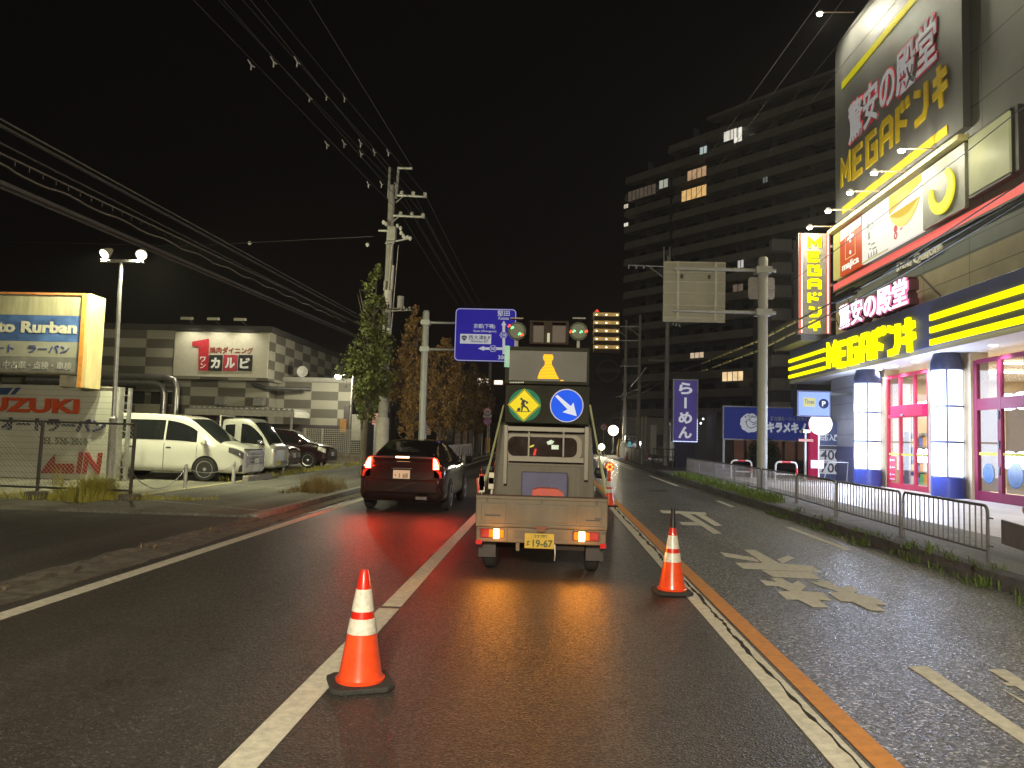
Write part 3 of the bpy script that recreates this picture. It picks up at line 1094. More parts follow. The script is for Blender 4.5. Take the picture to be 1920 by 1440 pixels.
# channel letter sign on the canopy
fr = F_road(10.9, 29.6, 5.92)
cs = T("channel_letter_sign", "white lit kanji letters with pink edges standing on the canopy", "sign", (10.9, 26.8, 5.9))
mb = MB(); mb.text(fr, "驚安の殿堂", -0.04, 0.0, 5.72, 0.98, -0.30, -0.02, 0.075)
mb.build("letter_cans", mat("can_brown", (.14, .05, .06), .5), cs)
mb = MB(); mb.text(fr, "驚安の殿堂", 0, 0.03, 5.64, 0.92, -0.015, 0.02, 0.05)
mb.build("letter_edge", glow("edge_pink", (1.0, .25, .5), 1.0), cs)
mb = MB(); mb.text(fr, "驚安の殿堂", 0.03, 0.05, 5.58, 0.88, 0.022, 0.05, 0.010)
mb.build("letter_face", glow("face_white", (1.0, .92, .98), 1.8), cs)
mb = MB(); mb.rect(fr, 0, 5.6, -.06, -.01, -.3, -.2); mb.cyl(fr(5.75, .95, -.3), fr(6.9, -.05, -.45), .03, n=6); mb.cyl(fr(.6, .9, -.3), fr(.5, .9, -.5), .03, n=6)
mb.build("stay", mat("stay_dark", (.08, .05, .05), .5), cs)
# plain latin name on the wall
fr = F_road(11.38, 25.75, 0)
mb = MB(); mb.text(fr, "Don Quijote", 0, 7.27, 2.95, 0.40, .003, .05, .02)
tag(mb.build("wall_lettering", mat("lettering_pale", (.85, .85, .72), .5)), "pale roman letters of the store name on the grey green cladding", "sign lettering")
# ================================================================== LEFT SIDE: CAR LOT AND RESTAURANT
STEEL = mat("galvanised", (0.42, 0.42, 0.40), 0.45, 0.6, var=0.2, scale=8)
DKMETAL = mat("dark_metal", (0.07, 0.07, 0.06), 0.55, 0.4, var=0.2)

# --- twin flood light pole
LP = Vector((-11.18, 19.2, 0.04))
t = T("floodlight_pole", "tall thin lamp post with two round floodlights in front of the dealer panel", "lamp post", LP)
mb = MB(); mb.lathe((LP.x, LP.y, 0), [(.095, .04), (.095, 1.70), (.10, 1.71), (.10, 1.76), (.07, 1.80)], 16)
mb.build("sleeve", STEEL, t, smooth=True)
mb = MB(); mb.cyl((LP.x, LP.y, 1.79), (LP.x - .06, LP.y, 5.85), .055, .05, 14)
mb.build("pole", STEEL, t, smooth=True)
mb = MB(); mb.box(LP.x - .58, LP.x + .52, LP.y - .06, LP.y + .06, 5.80, 5.87)
mb.build("crossbar", STEEL, t, bevel=.01)
for s, dx in ((-1, -.50), (1, .48)):
    mb = MB()
    c = Vector((LP.x + dx, LP.y - .02, 6.02))
    d = Vector((s * .25, -.75, -.62)).normalized()
    mb.cyl(c + d * .02, c - d * .17, .15, .09, 20)
    mb.cyl(c - d * .17, c - d * .25, .07, .05, 12)
    h = mb.build("lamp_head", mat("lamp_cream", (.55, .53, .42), .4), t, smooth=True)
    mb = MB(); mb.cyl(c + d * .035, c + d * .02, .125, .13, 20)
    mb.build("lens", glow("flood_lens", (1, .95, .62), 3.0), h)
    mb = MB(); mb.cyl(c - Vector((0, 0, .1)), c - Vector((0, 0, .2)), .03, n=8)
    mb.build("swivel", STEEL, h)
    lamp('SPOT', c + d * .06, 1150, (1.0, .97, .60), .10, c + Vector((-1.2 + s * 1.2, .9, -3.5)), 150, .7, parent=t)
    lamp('SPOT', c + Vector((s * .1, .3, .05)), 1150, (1.0, .97, .60), .12, c + Vector((2.0 + s * 2.5, 8, -4.5)), 160, .5, parent=t)

# --- pole sign of the car dealer
sg = T("dealer_pole_sign", "big weathered box sign with blue band on the left above the white panel", "sign", (-15.1, 20.3, 0.04))
X0, X1 = -17.7, -12.62
mb = MB(); mb.box(X0, X1, 20.02, 20.62, 2.92, 5.05)
mb.build("box", mat("sign_backing", (.4, .38, .3), .6), sg)
mb = MB(); mb.box(X1, X1 + .16, 19.97, 20.66, 2.55, 5.10)
mb.build("side_frame", mat("frame_cream_yellow", (.66, .55, .28), .5, var=.25, scale=3, stretch=(1, 1, .2)), sg, bevel=.01)  # warm floodlight tint put into the side colour
mb = MB(); mb.box(X1 - .06, X1 + .05, 19.93, 19.967, 2.56, 5.09)
mb.build("front_edge", mat("edge_orange", (.62, .27, .06), .5, var=.2), sg)
mb = MB(); mb.box(X0, X1 - .002, 19.97, 20.66, 5.052, 5.11)
mb.build("top_frame", mat("frame_lamplit", (.50, .20, .07), .6, var=.3, scale=4), sg)  # orange of the floodlight put into the top frame's colour
for x in (-16.8, -13.3):
    mb = MB(); mb.box(x - .12, x + .12, 21.0, 21.24, .04, 2.6); mb.box(x - .10, x + .10, 20.3, 21.24, 2.603, 2.915)
    mb.build("post", mat("post_cream", (.5, .47, .35), .6), sg)
fs = F_cam(0, 20.0, 0)
STREAK = mat("sign_cream", (.36, .34, .22), .5, var=.28, scale=5, stretch=(1, 1, .15))
for nm, z0, z1, m in (("cream_band", 4.49, 5.0, STREAK), ("blue_band", 3.78, 4.485, mat("sign_blue", (.07, .14, .34), .45, var=.6, scale=1.1, stretch=(1, 1, 1.6))),
                      ("white_band", 3.36, 3.775, mat("sign_white_old", (.34, .34, .28), .5, var=.12, scale=2)), ("grey_band", 2.96, 3.355, mat("sign_grey_old", (.20, .20, .18), .5, var=.3, scale=2))):
    mb = MB(); mb.rect(fs, X0 + .04, X1 - .04, z0, z1, 0.0, 0.02)
    mb.build(nm, m, sg)


def px_text(mb, s, x0, x1, y0, y1, Y, c0=.022, c1=.03, bold=.0, shear=0):
    a, b = aY(x0, y1, Y), aY(x1, y0, Y)
    c, d = aY(x0, y0, Y), aY(x1, y1, Y)
    zb, zt = (a.z + d.z) / 2, (b.z + c.z) / 2
    mb.text(F_cam(0, Y, 0), s, a.x, zb, b.x - a.x, zt - zb, c0, c1, bold, shear=shear)


mb = MB(); px_text(mb, "Auto Rurban", -48, 146, 602, 624, 20.0, bold=.04)
mb.build("lettering", mat("lettering_cream_old", (.55, .54, .44), .5, var=.1), sg)
mb = MB(); px_text(mb, "オート　ラーバン", -30, 132, 646, 661, 20.0, bold=.02)
mb.build("lettering", mat("lettering_blue_old", (.06, .08, .25), .5), sg)
mb = MB(); px_text(mb, "新車・中古車・点検・車検", -38, 136, 677, 692, 20.0, bold=.02)
mb.build("lettering", mat("lettering_grey_old", (.42, .42, .40), .5), sg)

# --- dealer wall panel
dp = T("dealer_sign_wall", "white ribbed dealer wall panel with red and navy raised letters behind the mesh fence", "sign panel", (-14.5, 20.8, 0.04))
mb = MB(); mb.box(-18.5, -11.98, 20.75, 20.95, .06, 2.60)
mb.build("panel", grid_mat("ribbed_panel", (.44, .45, .38), (.22, .22, .18), 0, 0, .165, .012, .5, .12), dp)
mb = MB(); mb.box(-18.5, -11.98, 20.72, 20.98, 2.602, 2.64); mb.box(-11.978, -11.93, 20.72, 20.98, .05, 2.64)
mb.build("edge_trim", mat("trim_pale", (.5, .5, .44), .4, .3), dp)
mb = MB(); mb.box(-11.80, -11.72, 20.9, 21.0, .05, 2.62)
for k in range(12):
    mb.box(-11.925, -11.805, 20.93, 20.97, .2 + k * .2, .23 + k * .2)
mb.build("gate_ladder", STEEL, dp)
mb = MB(); px_text(mb, "SUZUKI", -52, 151, 746, 773, 20.75, .01, .08, bold=.035)
mb.build("lettering", mat("letters_red", (.52, .07, .02), .4, var=.1), dp)
mb = MB(); px_text(mb, "オートラーバン", 4, 200, 784, 809, 20.75, .01, .07, bold=.035)
mb.build("lettering", mat("letters_navy", (.03, .035, .09), .4), dp)
mb = MB(); px_text(mb, "TEL 526-2010", 73, 166, 820, 834, 20.75, .003, .05, bold=.02)
mb.build("lettering", mat("letters_dark", (.13, .14, .11), .5), dp)
mb = MB(); px_text(mb, "IN", 144, 190, 848, 888, 20.75, .003, .05, bold=.03, shear=.08)
mb.build("lettering", mat("letters_darkred", (.25, .015, .015), .5), dp)
fq = F_cam(0, 20.75, 0)
def pq(x, y, Y=20.75):
    p = aY(x, y, Y)
    return (p.x, p.z)
mb = MB(); mb.prism(fq, [pq(76, 887), pq(104, 851), pq(104, 869), pq(139, 869), pq(139, 888)], .003, .05)
mb.build("arrow", mat("letters_darkred", (.25, .015, .015), .5), dp)
mb = MB(); mb.prism(fq, [pq(-30, 740), pq(-18, 727), pq(25, 727), pq(14, 740)], .003, .03)
mb.prism(fq, [pq(20, 740), pq(31, 727), pq(40, 727), pq(28, 740)], .003, .03)
mb.build("emblem_bars", mat("bars_blue", (.03, .06, .16), .5), dp)

# --- mesh fence in front
cf = T("mesh_fence", "rusty chain link fence with dark posts on the left beside the driveway", "fence", (-9.3, 15.15, 0.04))
FP = [-14.2, -12.25, -10.31, -8.38]
for x in FP:
    mb = MB(); mb.cyl((x, 15.15, .12), (x + .03, 15.15, 1.63), .035, n=10)
    mb.build("post", DKMETAL, cf)
    mb = MB(); mb.box(x - .19, x + .17, 15.02, 15.3, .02, .20)
    mb.build("footing", CONCD, cf, bevel=.03)
mb = MB(); mb.cyl((-14.2, 15.15, 1.615), (-8.35, 15.15, 1.60), .022, n=8); mb.cyl((-14.2, 15.15, .30), (-8.4, 15.15, .27), .022, n=8)
mb.build("rail", DKMETAL, cf)
mb = MB()
x0, x1, z0, z1, st_ = -14.2, -8.38, .30, 1.58, .085
h = z1 - z0
n = int((x1 - x0 + h) / st_)
for k in range(n):
    for sgn in (1, -1):
        a = x0 - h + k * st_
        p, q = (a, z0), (a + h, z1)
        if p[0] < x0:
            p = (x0, z0 + (x0 - p[0]))
        if q[0] > x1:
            q = (x1, z1 - (q[0] - x1))
        if p[1] >= z1 or q[1] <= z0:
            continue
        if sgn < 0:
            p, q = (x0 + x1 - p[0], p[1]), (x0 + x1 - q[0], q[1])
        r = .0045 if sgn < 0 else .0028
        mb.cyl((p[0], 15.15 - .004 * sgn, p[1]), (q[0], 15.15 - .004 * sgn, q[1]), r, n=3)
mb.build("mesh", mat("mesh_wire", (.5, .5, .38), .5, .2), cf)

# --- grass tufts
def blades(mb, c, n, r, h, rnd, lean=.5, w=.012):
    for _ in range(n):
        a = rnd.uniform(0, 2 * PI)
        q = r * math.sqrt(rnd.random())
        b = Vector((c[0] + q * math.cos(a), c[1] + q * math.sin(a), c[2]))
        hh = h * rnd.uniform(.45, 1.0)
        la = rnd.uniform(0, 2 * PI)
        d = Vector((math.cos(la), math.sin(la), 0)) * hh * rnd.uniform(.1, lean)
        s = Vector((-math.sin(la), math.cos(la), 0)) * w * rnd.uniform(.6, 1.3)
        m1 = b + d * .35 + Vector((0, 0, hh * .6))
        tip = b + d + Vector((0, 0, hh * rnd.uniform(.8, 1)))
        mb.add([b - s, b + s, m1 + s * .8, m1 - s * .8, tip], [(0, 1, 2, 3), (3, 2, 4)])


GRASS_Y = mat("grass_yellow", (.42, .40, .08), .8, var=.4, scale=3)
GRASS_G = mat("grass_green", (.085, .135, .03), .8, var=.45, scale=3)
GRASS_D = mat("grass_dry", (.20, .15, .05), .8, var=.4, scale=3)
rnd = random.Random(11)
mb = MB()
for k in range(110):
    x, y = -9.15 + rnd.gauss(0, .30), 15.2 + rnd.gauss(0, .14)
    blades(mb, (x, y, .03), 38, .13, .62 * math.exp(-((x + 9.15) / .5) ** 2) * rnd.uniform(.6, 1.1) + .08, rnd, 1.1, .0045)
tag(mb.build("grass_clump", GRASS_Y), "big bushy yellow green grass clump at the foot of the mesh fence", "grass clump")
mb = MB()
for k in range(120):
    blades(mb, (rnd.uniform(-14.5, -8.0), 15.25 + rnd.gauss(0, .12), .03), 18, .15, rnd.uniform(.1, .3), rnd, 1.1, .005)
for k in range(30):
    blades(mb, (rnd.uniform(-8.3, -7.0), 15.5 + rnd.gauss(0, .12), .08), 14, .2, rnd.uniform(.05, .14), rnd, 1.3, .005)
tag(mb.build("grass", GRASS_Y), kind='stuff')
mb = MB()
for k in range(60):
    y = rnd.uniform(22, 36)
    blades(mb, (-8.95 + rnd.gauss(0, .14), y, .05), 24, .2, rnd.uniform(.1, .32), rnd, 1.1, .007)
tag(mb.build("grass", GRASS_Y), kind='stuff')
mb = MB()
for k in range(60):
    x = rnd.gauss(0, .22)
    blades(mb, (-5.75 + x, 19.2 + rnd.gauss(0, .6), .08), 26, .16, .52 * math.exp(-(x / .35) ** 2) * rnd.uniform(.5, 1.1) + .06, rnd, 1.0, .006)
tag(mb.build("grass_clump", GRASS_D), "dry grass clump on the pavement left of the black car", "grass clump")
mb = MB()
for k in range(5):
    blades(mb, (-10.05 + rnd.gauss(0, .05), 15.5, .03), 8, .05, .9, rnd, .25, .008)
tag(mb.build("weed_stalk", GRASS_Y), "single tall weed stalk behind the mesh fence", "weed")
# gutter weeds
mb = MB()
for y in (9.6, 11.4, 12.6, 6.9):
    blades(mb, (-5.05, y, .02), 14, .12, .09, rnd, .9, .007)
tag(mb.build("gutter_weeds", GRASS_D), kind='stuff')

# --- bollards and chain
bl = T("bollard", "steel bollard nearest the mesh fence", "bollard", (-8.87, 18.5, .04), 0, "bollards along the car lot edge")
mb = MB(); mb.lathe((0, 0, 0), [(.045, 0), (.045, .60), (.03, .63)], 14)
mb.build("post", mat("bollard_pale", (.52, .52, .46), .4, .3), bl, local=True, smooth=True)
mb = MB(); mb.lathe((0, 0, .52), [(.055, 0), (.055, .03)], 14)
mb.build("chain_ring", STEEL, bl, local=True)
for x, y, l in ((-8.63, 20.8, "steel bollard at the nose of the white van"), (-9.35, 26.8, "pale bollard in front of the silver small truck"), (-9.55, 32.0, "pale bollard in front of the dark hatchback")):
    copy_tree(bl, (x, y, .04), label=l)


def sag(p, q, s, n=16):
    p, q = Vector(p), Vector(q)
    return [p.lerp(q, i / n) - Vector((0, 0, 4 * s * (i / n) * (1 - i / n))) for i in range(n + 1)]


mb = MB(); mb.tube(sag((-8.4, 15.2, .62), (-8.87, 18.5, .58), .40), .011, 5)
tag(mb.build("chain", STEEL), "slack chain hanging from the mesh fence post to the first bollard", "chain")
mb = MB(); mb.tube(sag((-8.87, 18.5, .58), (-8.63, 20.8, .58), .16), .011, 5)
tag(mb.build("chain", STEEL), "slack chain between the two bollards near the white van", "chain")
t = T("kerb_block", "short concrete kerb block beside the white van's nose", "kerb block", (-8.6, 22.6, .04))
mb = MB(); mb.box(-8.75, -8.55, 21.7, 23.6, .04, .24)
mb.build("block", CONC, t, bevel=.03)
t = T("block", "small dark block on the ground behind the mesh fence", "block", (-10.0, 17.2, .04))
mb = MB(); mb.box(-10.1, -9.85, 17.0, 17.2, .04, .30); mb.box(-10.08, -9.87, 17.02, 17.18, .30, .36)
mb.build("body", mat("block_dark", (.05, .055, .06), .7), t, bevel=.02)

# --- restaurant
def checker_mat(name, c1, c2, sx, sz, off=(0, 0)):
    m = mat(name, c1, .65, var=.07, scale=1)
    tt = m.node_tree
    p = tt.nodes["Principled BSDF"]
    src = p.inputs["Base Color"].links[0].from_socket
    tc = [n for n in tt.nodes if n.type == 'TEX_COORD'][0]
    sp = tt.nodes.new("ShaderNodeSeparateXYZ")
    tt.links.new(tc.outputs["Object"], sp.inputs[0])

    def mth(op, a, b):
        q = tt.nodes.new("ShaderNodeMath")
        q.operation = op
        for i, v in enumerate((a, b)):
            if v is None:
                continue
            if isinstance(v, (int, float)):
                q.inputs[i].default_value = v
            else:
                tt.links.new(v, q.inputs[i])
        return q.outputs[0]
    xy = mth('ADD', sp.outputs[0], sp.outputs[1])
    fx = mth('FLOOR', mth('DIVIDE', mth('ADD', xy, 500 * sx + off[0]), sx), None)
    fz = mth('FLOOR', mth('DIVIDE', mth('ADD', sp.outputs[2], 500 * sz + off[1]), sz), None)
    s = mth('MODULO', mth('ADD', fx, fz), 2.0)
    mx = tt.nodes.new("ShaderNodeMix")
    mx.data_type = 'RGBA'
    tt.links.new(s, mx.inputs[0])
    tt.links.new(src, mx.inputs[6])
    mx.inputs[7].default_value = (*c2, 1)
    tt.links.new(mx.outputs[2], p.inputs["Base Color"])
    return m


CHK = checker_mat("checker_wall", (.34, .325, .255), (.125, .115, .092), 1.45, .47, (.3, .1))
rs = T("restaurant", "low restaurant with cream and brown checkered walls behind the parked cars", "restaurant", (-18, 40, .04))
mb = MB(); mb.box(-32, -14.25, 38.0, 53, 4.05, 6.50)
mb.build("wall", CHK, rs)
mb = MB(); mb.box(-32.1, -14.15, 37.9, 53.1, 6.505, 6.80)
mb.build("parapet", mat("roof_dark", (.05, .047, .045), .7), rs)
mb = MB(); mb.box(-32, -14.6, 38.9, 53, .04, 4.045)
mb.build("wall", CHK, rs)
mb = MB(); mb.box(-14.58, -10.5, 40.2, 50, .04, 4.2)
mb.build("wing", CHK, rs)
mb = MB(); mb.box(-14.58, -10.4, 40.1, 50.1, 4.205, 4.42)
mb.build("wing_roof", mat("wing_roof", (.33, .32, .28), .7), rs)
mb = MB(); mb.box(-22, -10.45, 38.5, 38.88, .04, 1.9)
mb.build("low_wall", mat("low_wall_dark", (.045, .04, .038), .8), rs)
mb = MB(); mb.box(-10.49, -10.2, 38.6, 49, .04, 2.9)
mb.build("low_wall", mat("low_wall_dark", (.045, .04, .038), .8), rs)
# awning
mb = MB()
x = -17.6
while x < -12.4:
    mb.prism(Fr((0, 0, 0), (1, 0, 0), (0, 0, 1)), [(x, 2.55), (x + .12, 2.62), (x + .2, 2.62), (x + .26, 2.55), (x + .26, 2.50), (x, 2.50)], -38.7, -36.6)
    x += .262
aw = mb.build("awning", mat("awning_grey", (.25, .25, .22), .6), rs)
mb = MB(); mb.box(-17.7, -12.3, 36.45, 36.595, 2.22, 2.50); mb.box(-12.38, -12.3, 36.6, 38.8, 2.22, 2.5)
mb.build("fascia", mat("fascia_cream", (.46, .45, .38), .6), aw)
for x in (-17.5, -12.5):
    mb = MB(); mb.box(x, x + .09, 36.5, 36.58, .04, 2.215)
    mb.build("awning_post", STEEL, aw)
# windows behind ducts and vents
for x in (-22.4, -20.7):
    mb = MB(); mb.box(x, x + 1.35, 38.84, 38.898, 2.75, 3.4)
    w = mb.build("window", mat("window_dark", (.035, .035, .03), .3), rs)
    mb = MB(); mb.box(x - .07, x + 1.42, 38.86, 38.89, 2.68, 2.748); mb.box(x - .07, x + 1.42, 38.86, 38.89, 3.402, 3.47); mb.box(x + .64, x + .71, 38.82, 38.838, 2.75, 3.4)
    mb.build("window_frame", mat("frame_cream", (.4, .39, .33), .5), w)
for x in (-16.9, -14.9):
    mb = MB(); mb.prism(Fr((x, 0, 0), (0, 1, 0), (0, 0, 1)), [(38.9, 3.25), (38.9, 2.85), (38.45, 2.80), (38.5, 3.2)], -.25, .25)
    mb.build("vent_hood", mat("vent_steel", (.5, .49, .44), .3, .7), rs)
for zz in (4.02, 3.72):
    mb = MB(); mb.tube([(-26, 36.9, zz), (-18.9 - (4.02 - zz) * 2, 36.9, zz), (-18.55 - (4.02 - zz) * 2, 36.9, zz - .12), (-18.4 - (4.02 - zz) * 2, 36.9, zz - .5), (-18.4 - (4.02 - zz) * 2, 36.9, 2.1)], .16, 12)
    mb.build("duct", mat("duct_steel", (.40, .39, .36), .32, .75), rs, smooth=True)
mb = MB(); mb.tube([(-15.2, 38.3, 3.9), (-14.5, 38.3, 3.7), (-12.6, 39.6, 3.75)], .10, 8)
mb.build("duct", mat("duct_dark", (.08, .08, .075), .5, .5), rs)
mb = MB(); mb.lathe((-13.2, 40.1, 4.72), [(.02, .10), (.2, .04), (.30, -.04), (.29, -.05), (.02, .05)], 20, 'Y'); mb.cyl((-13.2, 40.2, 4.4), (-13.2, 40.2, 4.72), .03, n=6)
mb.build("satellite_dish", mat("dish_white", (.55, .54, .5), .4), rs)
# restaurant sign
rsn = T("restaurant_sign", "cream sign board with a big red 1 and black kana blocks on the checkered wall", "sign", (-16.7, 37.9, 4.2))
fr = F_cam(0, 37.98, 0)
mb = MB(); mb.rect(fr, -19.1, -14.27, 4.18, 6.42, 0.0, .12)
mb.build("board", mat("board_cream", (.50, .47, .36), .6, var=.06), rsn)
YS = 37.86
one = [pq(361, 649, YS), pq(361, 641, YS), pq(392, 635, YS), pq(391, 695, YS), pq(373, 695, YS), pq(373, 650, YS)]
mb = MB(); mb.prism(F_cam(0, YS, 0), one, .004, .06)
mb.build("figure_one", mat("sign_red", (.42, .02, .03), .5), rsn)
for k, (xa, xb) in enumerate(((391, 418), (418, 446), (446, 474))):
    a, b = pq(xa + .3, 695, YS), pq(xb - .3, 666, YS)
    mb = MB(); mb.rect(F_cam(0, YS, 0), a[0], b[0], a[1] - .01, b[1], .004, .05)
    mb.build("kana_block", mat("sign_red2", (.40, .04, .06), .5) if k == 1 else mat("sign_black", (.02, .018, .02), .5), rsn)
    mb = MB(); px_text(mb, "カルビ"[k], xa + 4, xb - 4, 671, 691, YS, .052, .06, bold=.05)
    mb.build("lettering", mat("sign_white", (.75, .74, .7), .5), rsn)
mb = MB(); px_text(mb, "焼肉ダイニング", 393, 475, 651, 663, YS, .004, .02, bold=.015)
mb.build("lettering", mat("sign_text_red", (.25, .03, .02), .5), rsn)
for k, c in enumerate("ワン"):
    mb = MB(); px_text(mb, c, 376, 387, 669 + k * 12, 679 + k * 12, YS, .062, .07, bold=.03)
    mb.build("lettering", mat("sign_white", (.75, .74, .7), .5), rsn)
for k, x in enumerate((-18.2, -16.85, -15.5)):
    t = T("roof_lamp", "small roof lamp above the restaurant sign, %s" % ("left", "middle", "right")[k], "floodlight", (x, 37.5, 6.8), 0, "roof lamps above the restaurant sign")
    mb = MB(); mb.cyl((x, 38.0, 6.805), (x, 37.2, 7.0), .025, n=6)
    mb.build("arm", DKMETAL, t)
    mb = MB(); mb.prism(Fr((x, 0, 0), (0, 1, 0), (0, 0, 1)), [(37.35, 6.98), (37.0, 6.92), (37.0, 7.06), (37.3, 7.10)], -.25, .25)
    mb.build("lamp_head", mat("lamp_cream", (.55, .53, .42), .4), t)
    lamp('SPOT', (x, 37.05, 6.88), 130, (1.0, .95, .76), .15, (x, 38, 4.4), 120, .8, parent=t)

# --- white mesh fence and lamp pole by the pavement
wf = T("white_mesh_fence", "white welded mesh fence on a low stone base behind the dark hatchback", "fence", (-10.3, 37, .04))
mb = MB(); mb.box(-12.0, -8.95, 36.9, 37.1, .04, .55)
mb.build("base", mat("stone_base", (.25, .22, .17), .9, var=.5, scale=4, bump=.6, bscale=12), wf)
for x in (-11.95, -11.1, -9.0):
    mb = MB(); mb.box(x, x + .07, 36.96, 37.03, .55, 1.72)
    mb.build("post", mat("fence_white", (.6, .58, .48), .5), wf)
mb = MB()
for k in range(12):
    mb.box(-12.0, -8.93, 36.935, 36.95, .6 + k * .098, .62 + k * .098)
for k in range(34):
    mb.box(-12.0 + k * .092, -11.985 + k * .092, 36.92, 36.934, .58, 1.7)
mb.build("mesh", mat("fence_white", (.6, .58, .48), .5), wf)

PX, PY = -9.9, 37.6
t = T("street_lamp", "slim lamp pole with one bright white lamp beside the white mesh fence", "street lamp", (PX, PY, .04))
mb = MB(); mb.cyl((PX, PY, .04), (PX + .12, PY, 6.1), .07, .05, 12)
mb.build("pole", mat("pole_dark_grey", (.2, .19, .17), .6), t, smooth=True)
p = aY(634, 706, PY - .2)
mb = MB(); mb.cyl((PX + .08, PY, p.z + .1), (p.x, p.y, p.z + .1), .025, n=8); mb.lathe((p.x, p.y, p.z), [(.05, .14), (.17, .10), (.19, .04)], 16)
h = mb.build("lamp_arm", STEEL, t)
mb = MB(); mb.lathe((p.x, p.y, p.z), [(.02, -.13), (.12, -.09), (.16, 0), (.12, .05)], 16)
mb.build("bulb", glow("street_bulb", (1, .96, .75), 40), h, smooth=True)
lamp('POINT', (p.x, p.y - .25, p.z - .2), 480, (1, .94, .72), .15, parent=t)
mb = MB(); mb.box(PX - .42, PX - .1, PY - .25, PY - .08, 1.55, 2.2)
mb.build("meter_box", mat("meter_orange", (.5, .26, .08), .6), t, bevel=.01)
mb = MB(); mb.box(PX + .18, PX + .62, PY - .3, PY - .1, 1.2, 2.45)
mb.build("cabinet", mat("cabinet_white", (.6, .58, .5), .5), t, bevel=.01)
# ================================================================== VEHICLES
def cat_rom(p0, p1, p2, p3, t):
    return 0.5 * ((2 * p1) + (-p0 + p2) * t + (2 * p0 - 5 * p1 + 4 * p2 - p3) * t * t + (-p0 + 3 * p1 - 3 * p2 + p3) * t ** 3)


class Shell:
    """car body lofted along local +y (rear to nose) from stations (y, zb, wb, zs, ws, zt, wt)"""

    def __init__(s, st):
        s.st = [Vector(q) for q in [(a,) + tuple(b) for a, *b in st]] if False else [list(q) for q in st]
        s.n = len(st) - 1

    def row(s, u):
        i = max(0, min(s.n - 1, int(math.floor(u))))
        t = u - i
        g = lambda k: s.st[max(0, min(s.n, k))]
        return [cat_rom(a, b, c, d, t) for a, b, c, d in zip(g(i - 1), g(i), g(i + 1), g(i + 2))]

    def pt(s, u, v):
        sd = 1
        if v > 6:
            v, sd = 12 - v, -1
        y, zb, wb, zs, ws, zt, wt = s.row(u)
        P = [(wb * .80, zb), (wb, zb + .07), (ws, zb + .5 * (zs - zb)), (ws * .985, zs), (wt + .03, zt - .07), (wt * .80, zt), (0, zt + .018)]
        j = max(0, min(5, int(math.floor(v))))
        t = v - j
        g = lambda k: P[max(0, min(6, k))]
        if j == 3:
            x, z = [(1 - t) * a + t * b for a, b in zip(P[3], P[4])]
        else:
            x, z = [cat_rom(a, b, c, d, t) for a, b, c, d in zip(g(j - 1), g(j), g(j + 1), g(j + 2) if j < 5 else (-P[5][0], P[5][1]))]
        return Vector((x * sd, y, z))

    def nrm(s, u, v):
        e = .03
        a = s.pt(min(s.n, u + e), v) - s.pt(max(0, u - e), v)
        b = s.pt(u, min(12, v + e)) - s.pt(u, max(0, v - e))
        n = b.cross(a)
        return n.normalized() if n.length > 1e-9 else Vector((0, 0, 1))

    def body(s, mb, sub=4, vs=4):
        nu, nv = s.n * sub, 12 * vs
        V = [s.pt(i / sub, j / vs) for i in range(nu + 1) for j in range(nv + 1)]
        w = nv + 1
        F = [(i * w + j, (i + 1) * w + j, (i + 1) * w + j + 1, i * w + j + 1) for i in range(nu) for j in range(nv)]
        F = [f[::-1] for f in F]
        F.append(tuple(range(w)))
        F.append(tuple(nu * w + j for j in range(w - 1, -1, -1)))
        F += [((i + 1) * w, i * w, i * w + nv, (i + 1) * w + nv) for i in range(nu)]
        return mb.add(V, F)

    def patch(s, mb, c, off=.006, nu=6, nv=4, th=.012):
        """c: four (u, v) corners, bilinear"""
        (a, b, d, e) = c
        top, bot = [], []
        for i in range(nu + 1):
            for j in range(nv + 1):
                p, q = i / nu, j / nv
                u = (a[0] * (1 - p) + b[0] * p) * (1 - q) + (e[0] * (1 - p) + d[0] * p) * q
                v = (a[1] * (1 - p) + b[1] * p) * (1 - q) + (e[1] * (1 - p) + d[1] * p) * q
                n = s.nrm(u, v)
                P = s.pt(u, v)
                top.append(P + n * off)
                bot.append(P - n * th)
        w = nv + 1
        k = len(top)
        F = []
        for i in range(nu):
            for j in range(nv):
                q = (i * w + j, (i + 1) * w + j, (i + 1) * w + j + 1, i * w + j + 1)
                F.append(q[::-1])
                F.append(tuple(x + k for x in q))
        ring = [i * w for i in range(nu + 1)] + [nu * w + j for j in range(1, nv + 1)] + [i * w + nv for i in range(nu - 1, -1, -1)] + [j for j in range(nv - 1, 0, -1)]
        for i in range(len(ring)):
            x, y = ring[i], ring[(i + 1) % len(ring)]
            F.append((x, y, y + k, x + k))
        return mb.add(top + bot, F)


TYRE = mat("tyre_rubber", (.022, .022, .022), .85, var=.2, scale=20)
RIM = mat("rim_silver", (.55, .55, .55), .3, .8, var=.1)
DGLASS = mat("tinted_glass", (.012, .014, .015), .06, var=.1, spec=.6)
CHROME = mat("chrome", (.6, .6, .62), .15, .95, var=.05)
BLACKPL = mat("black_plastic", (.02, .02, .022), .45, var=.1)
PLATE_W = mat("plate_white", (.62, .62, .58), .5, var=.08)
PLATE_Y = mat("plate_yellow", (.62, .50, .05), .5, var=.08)


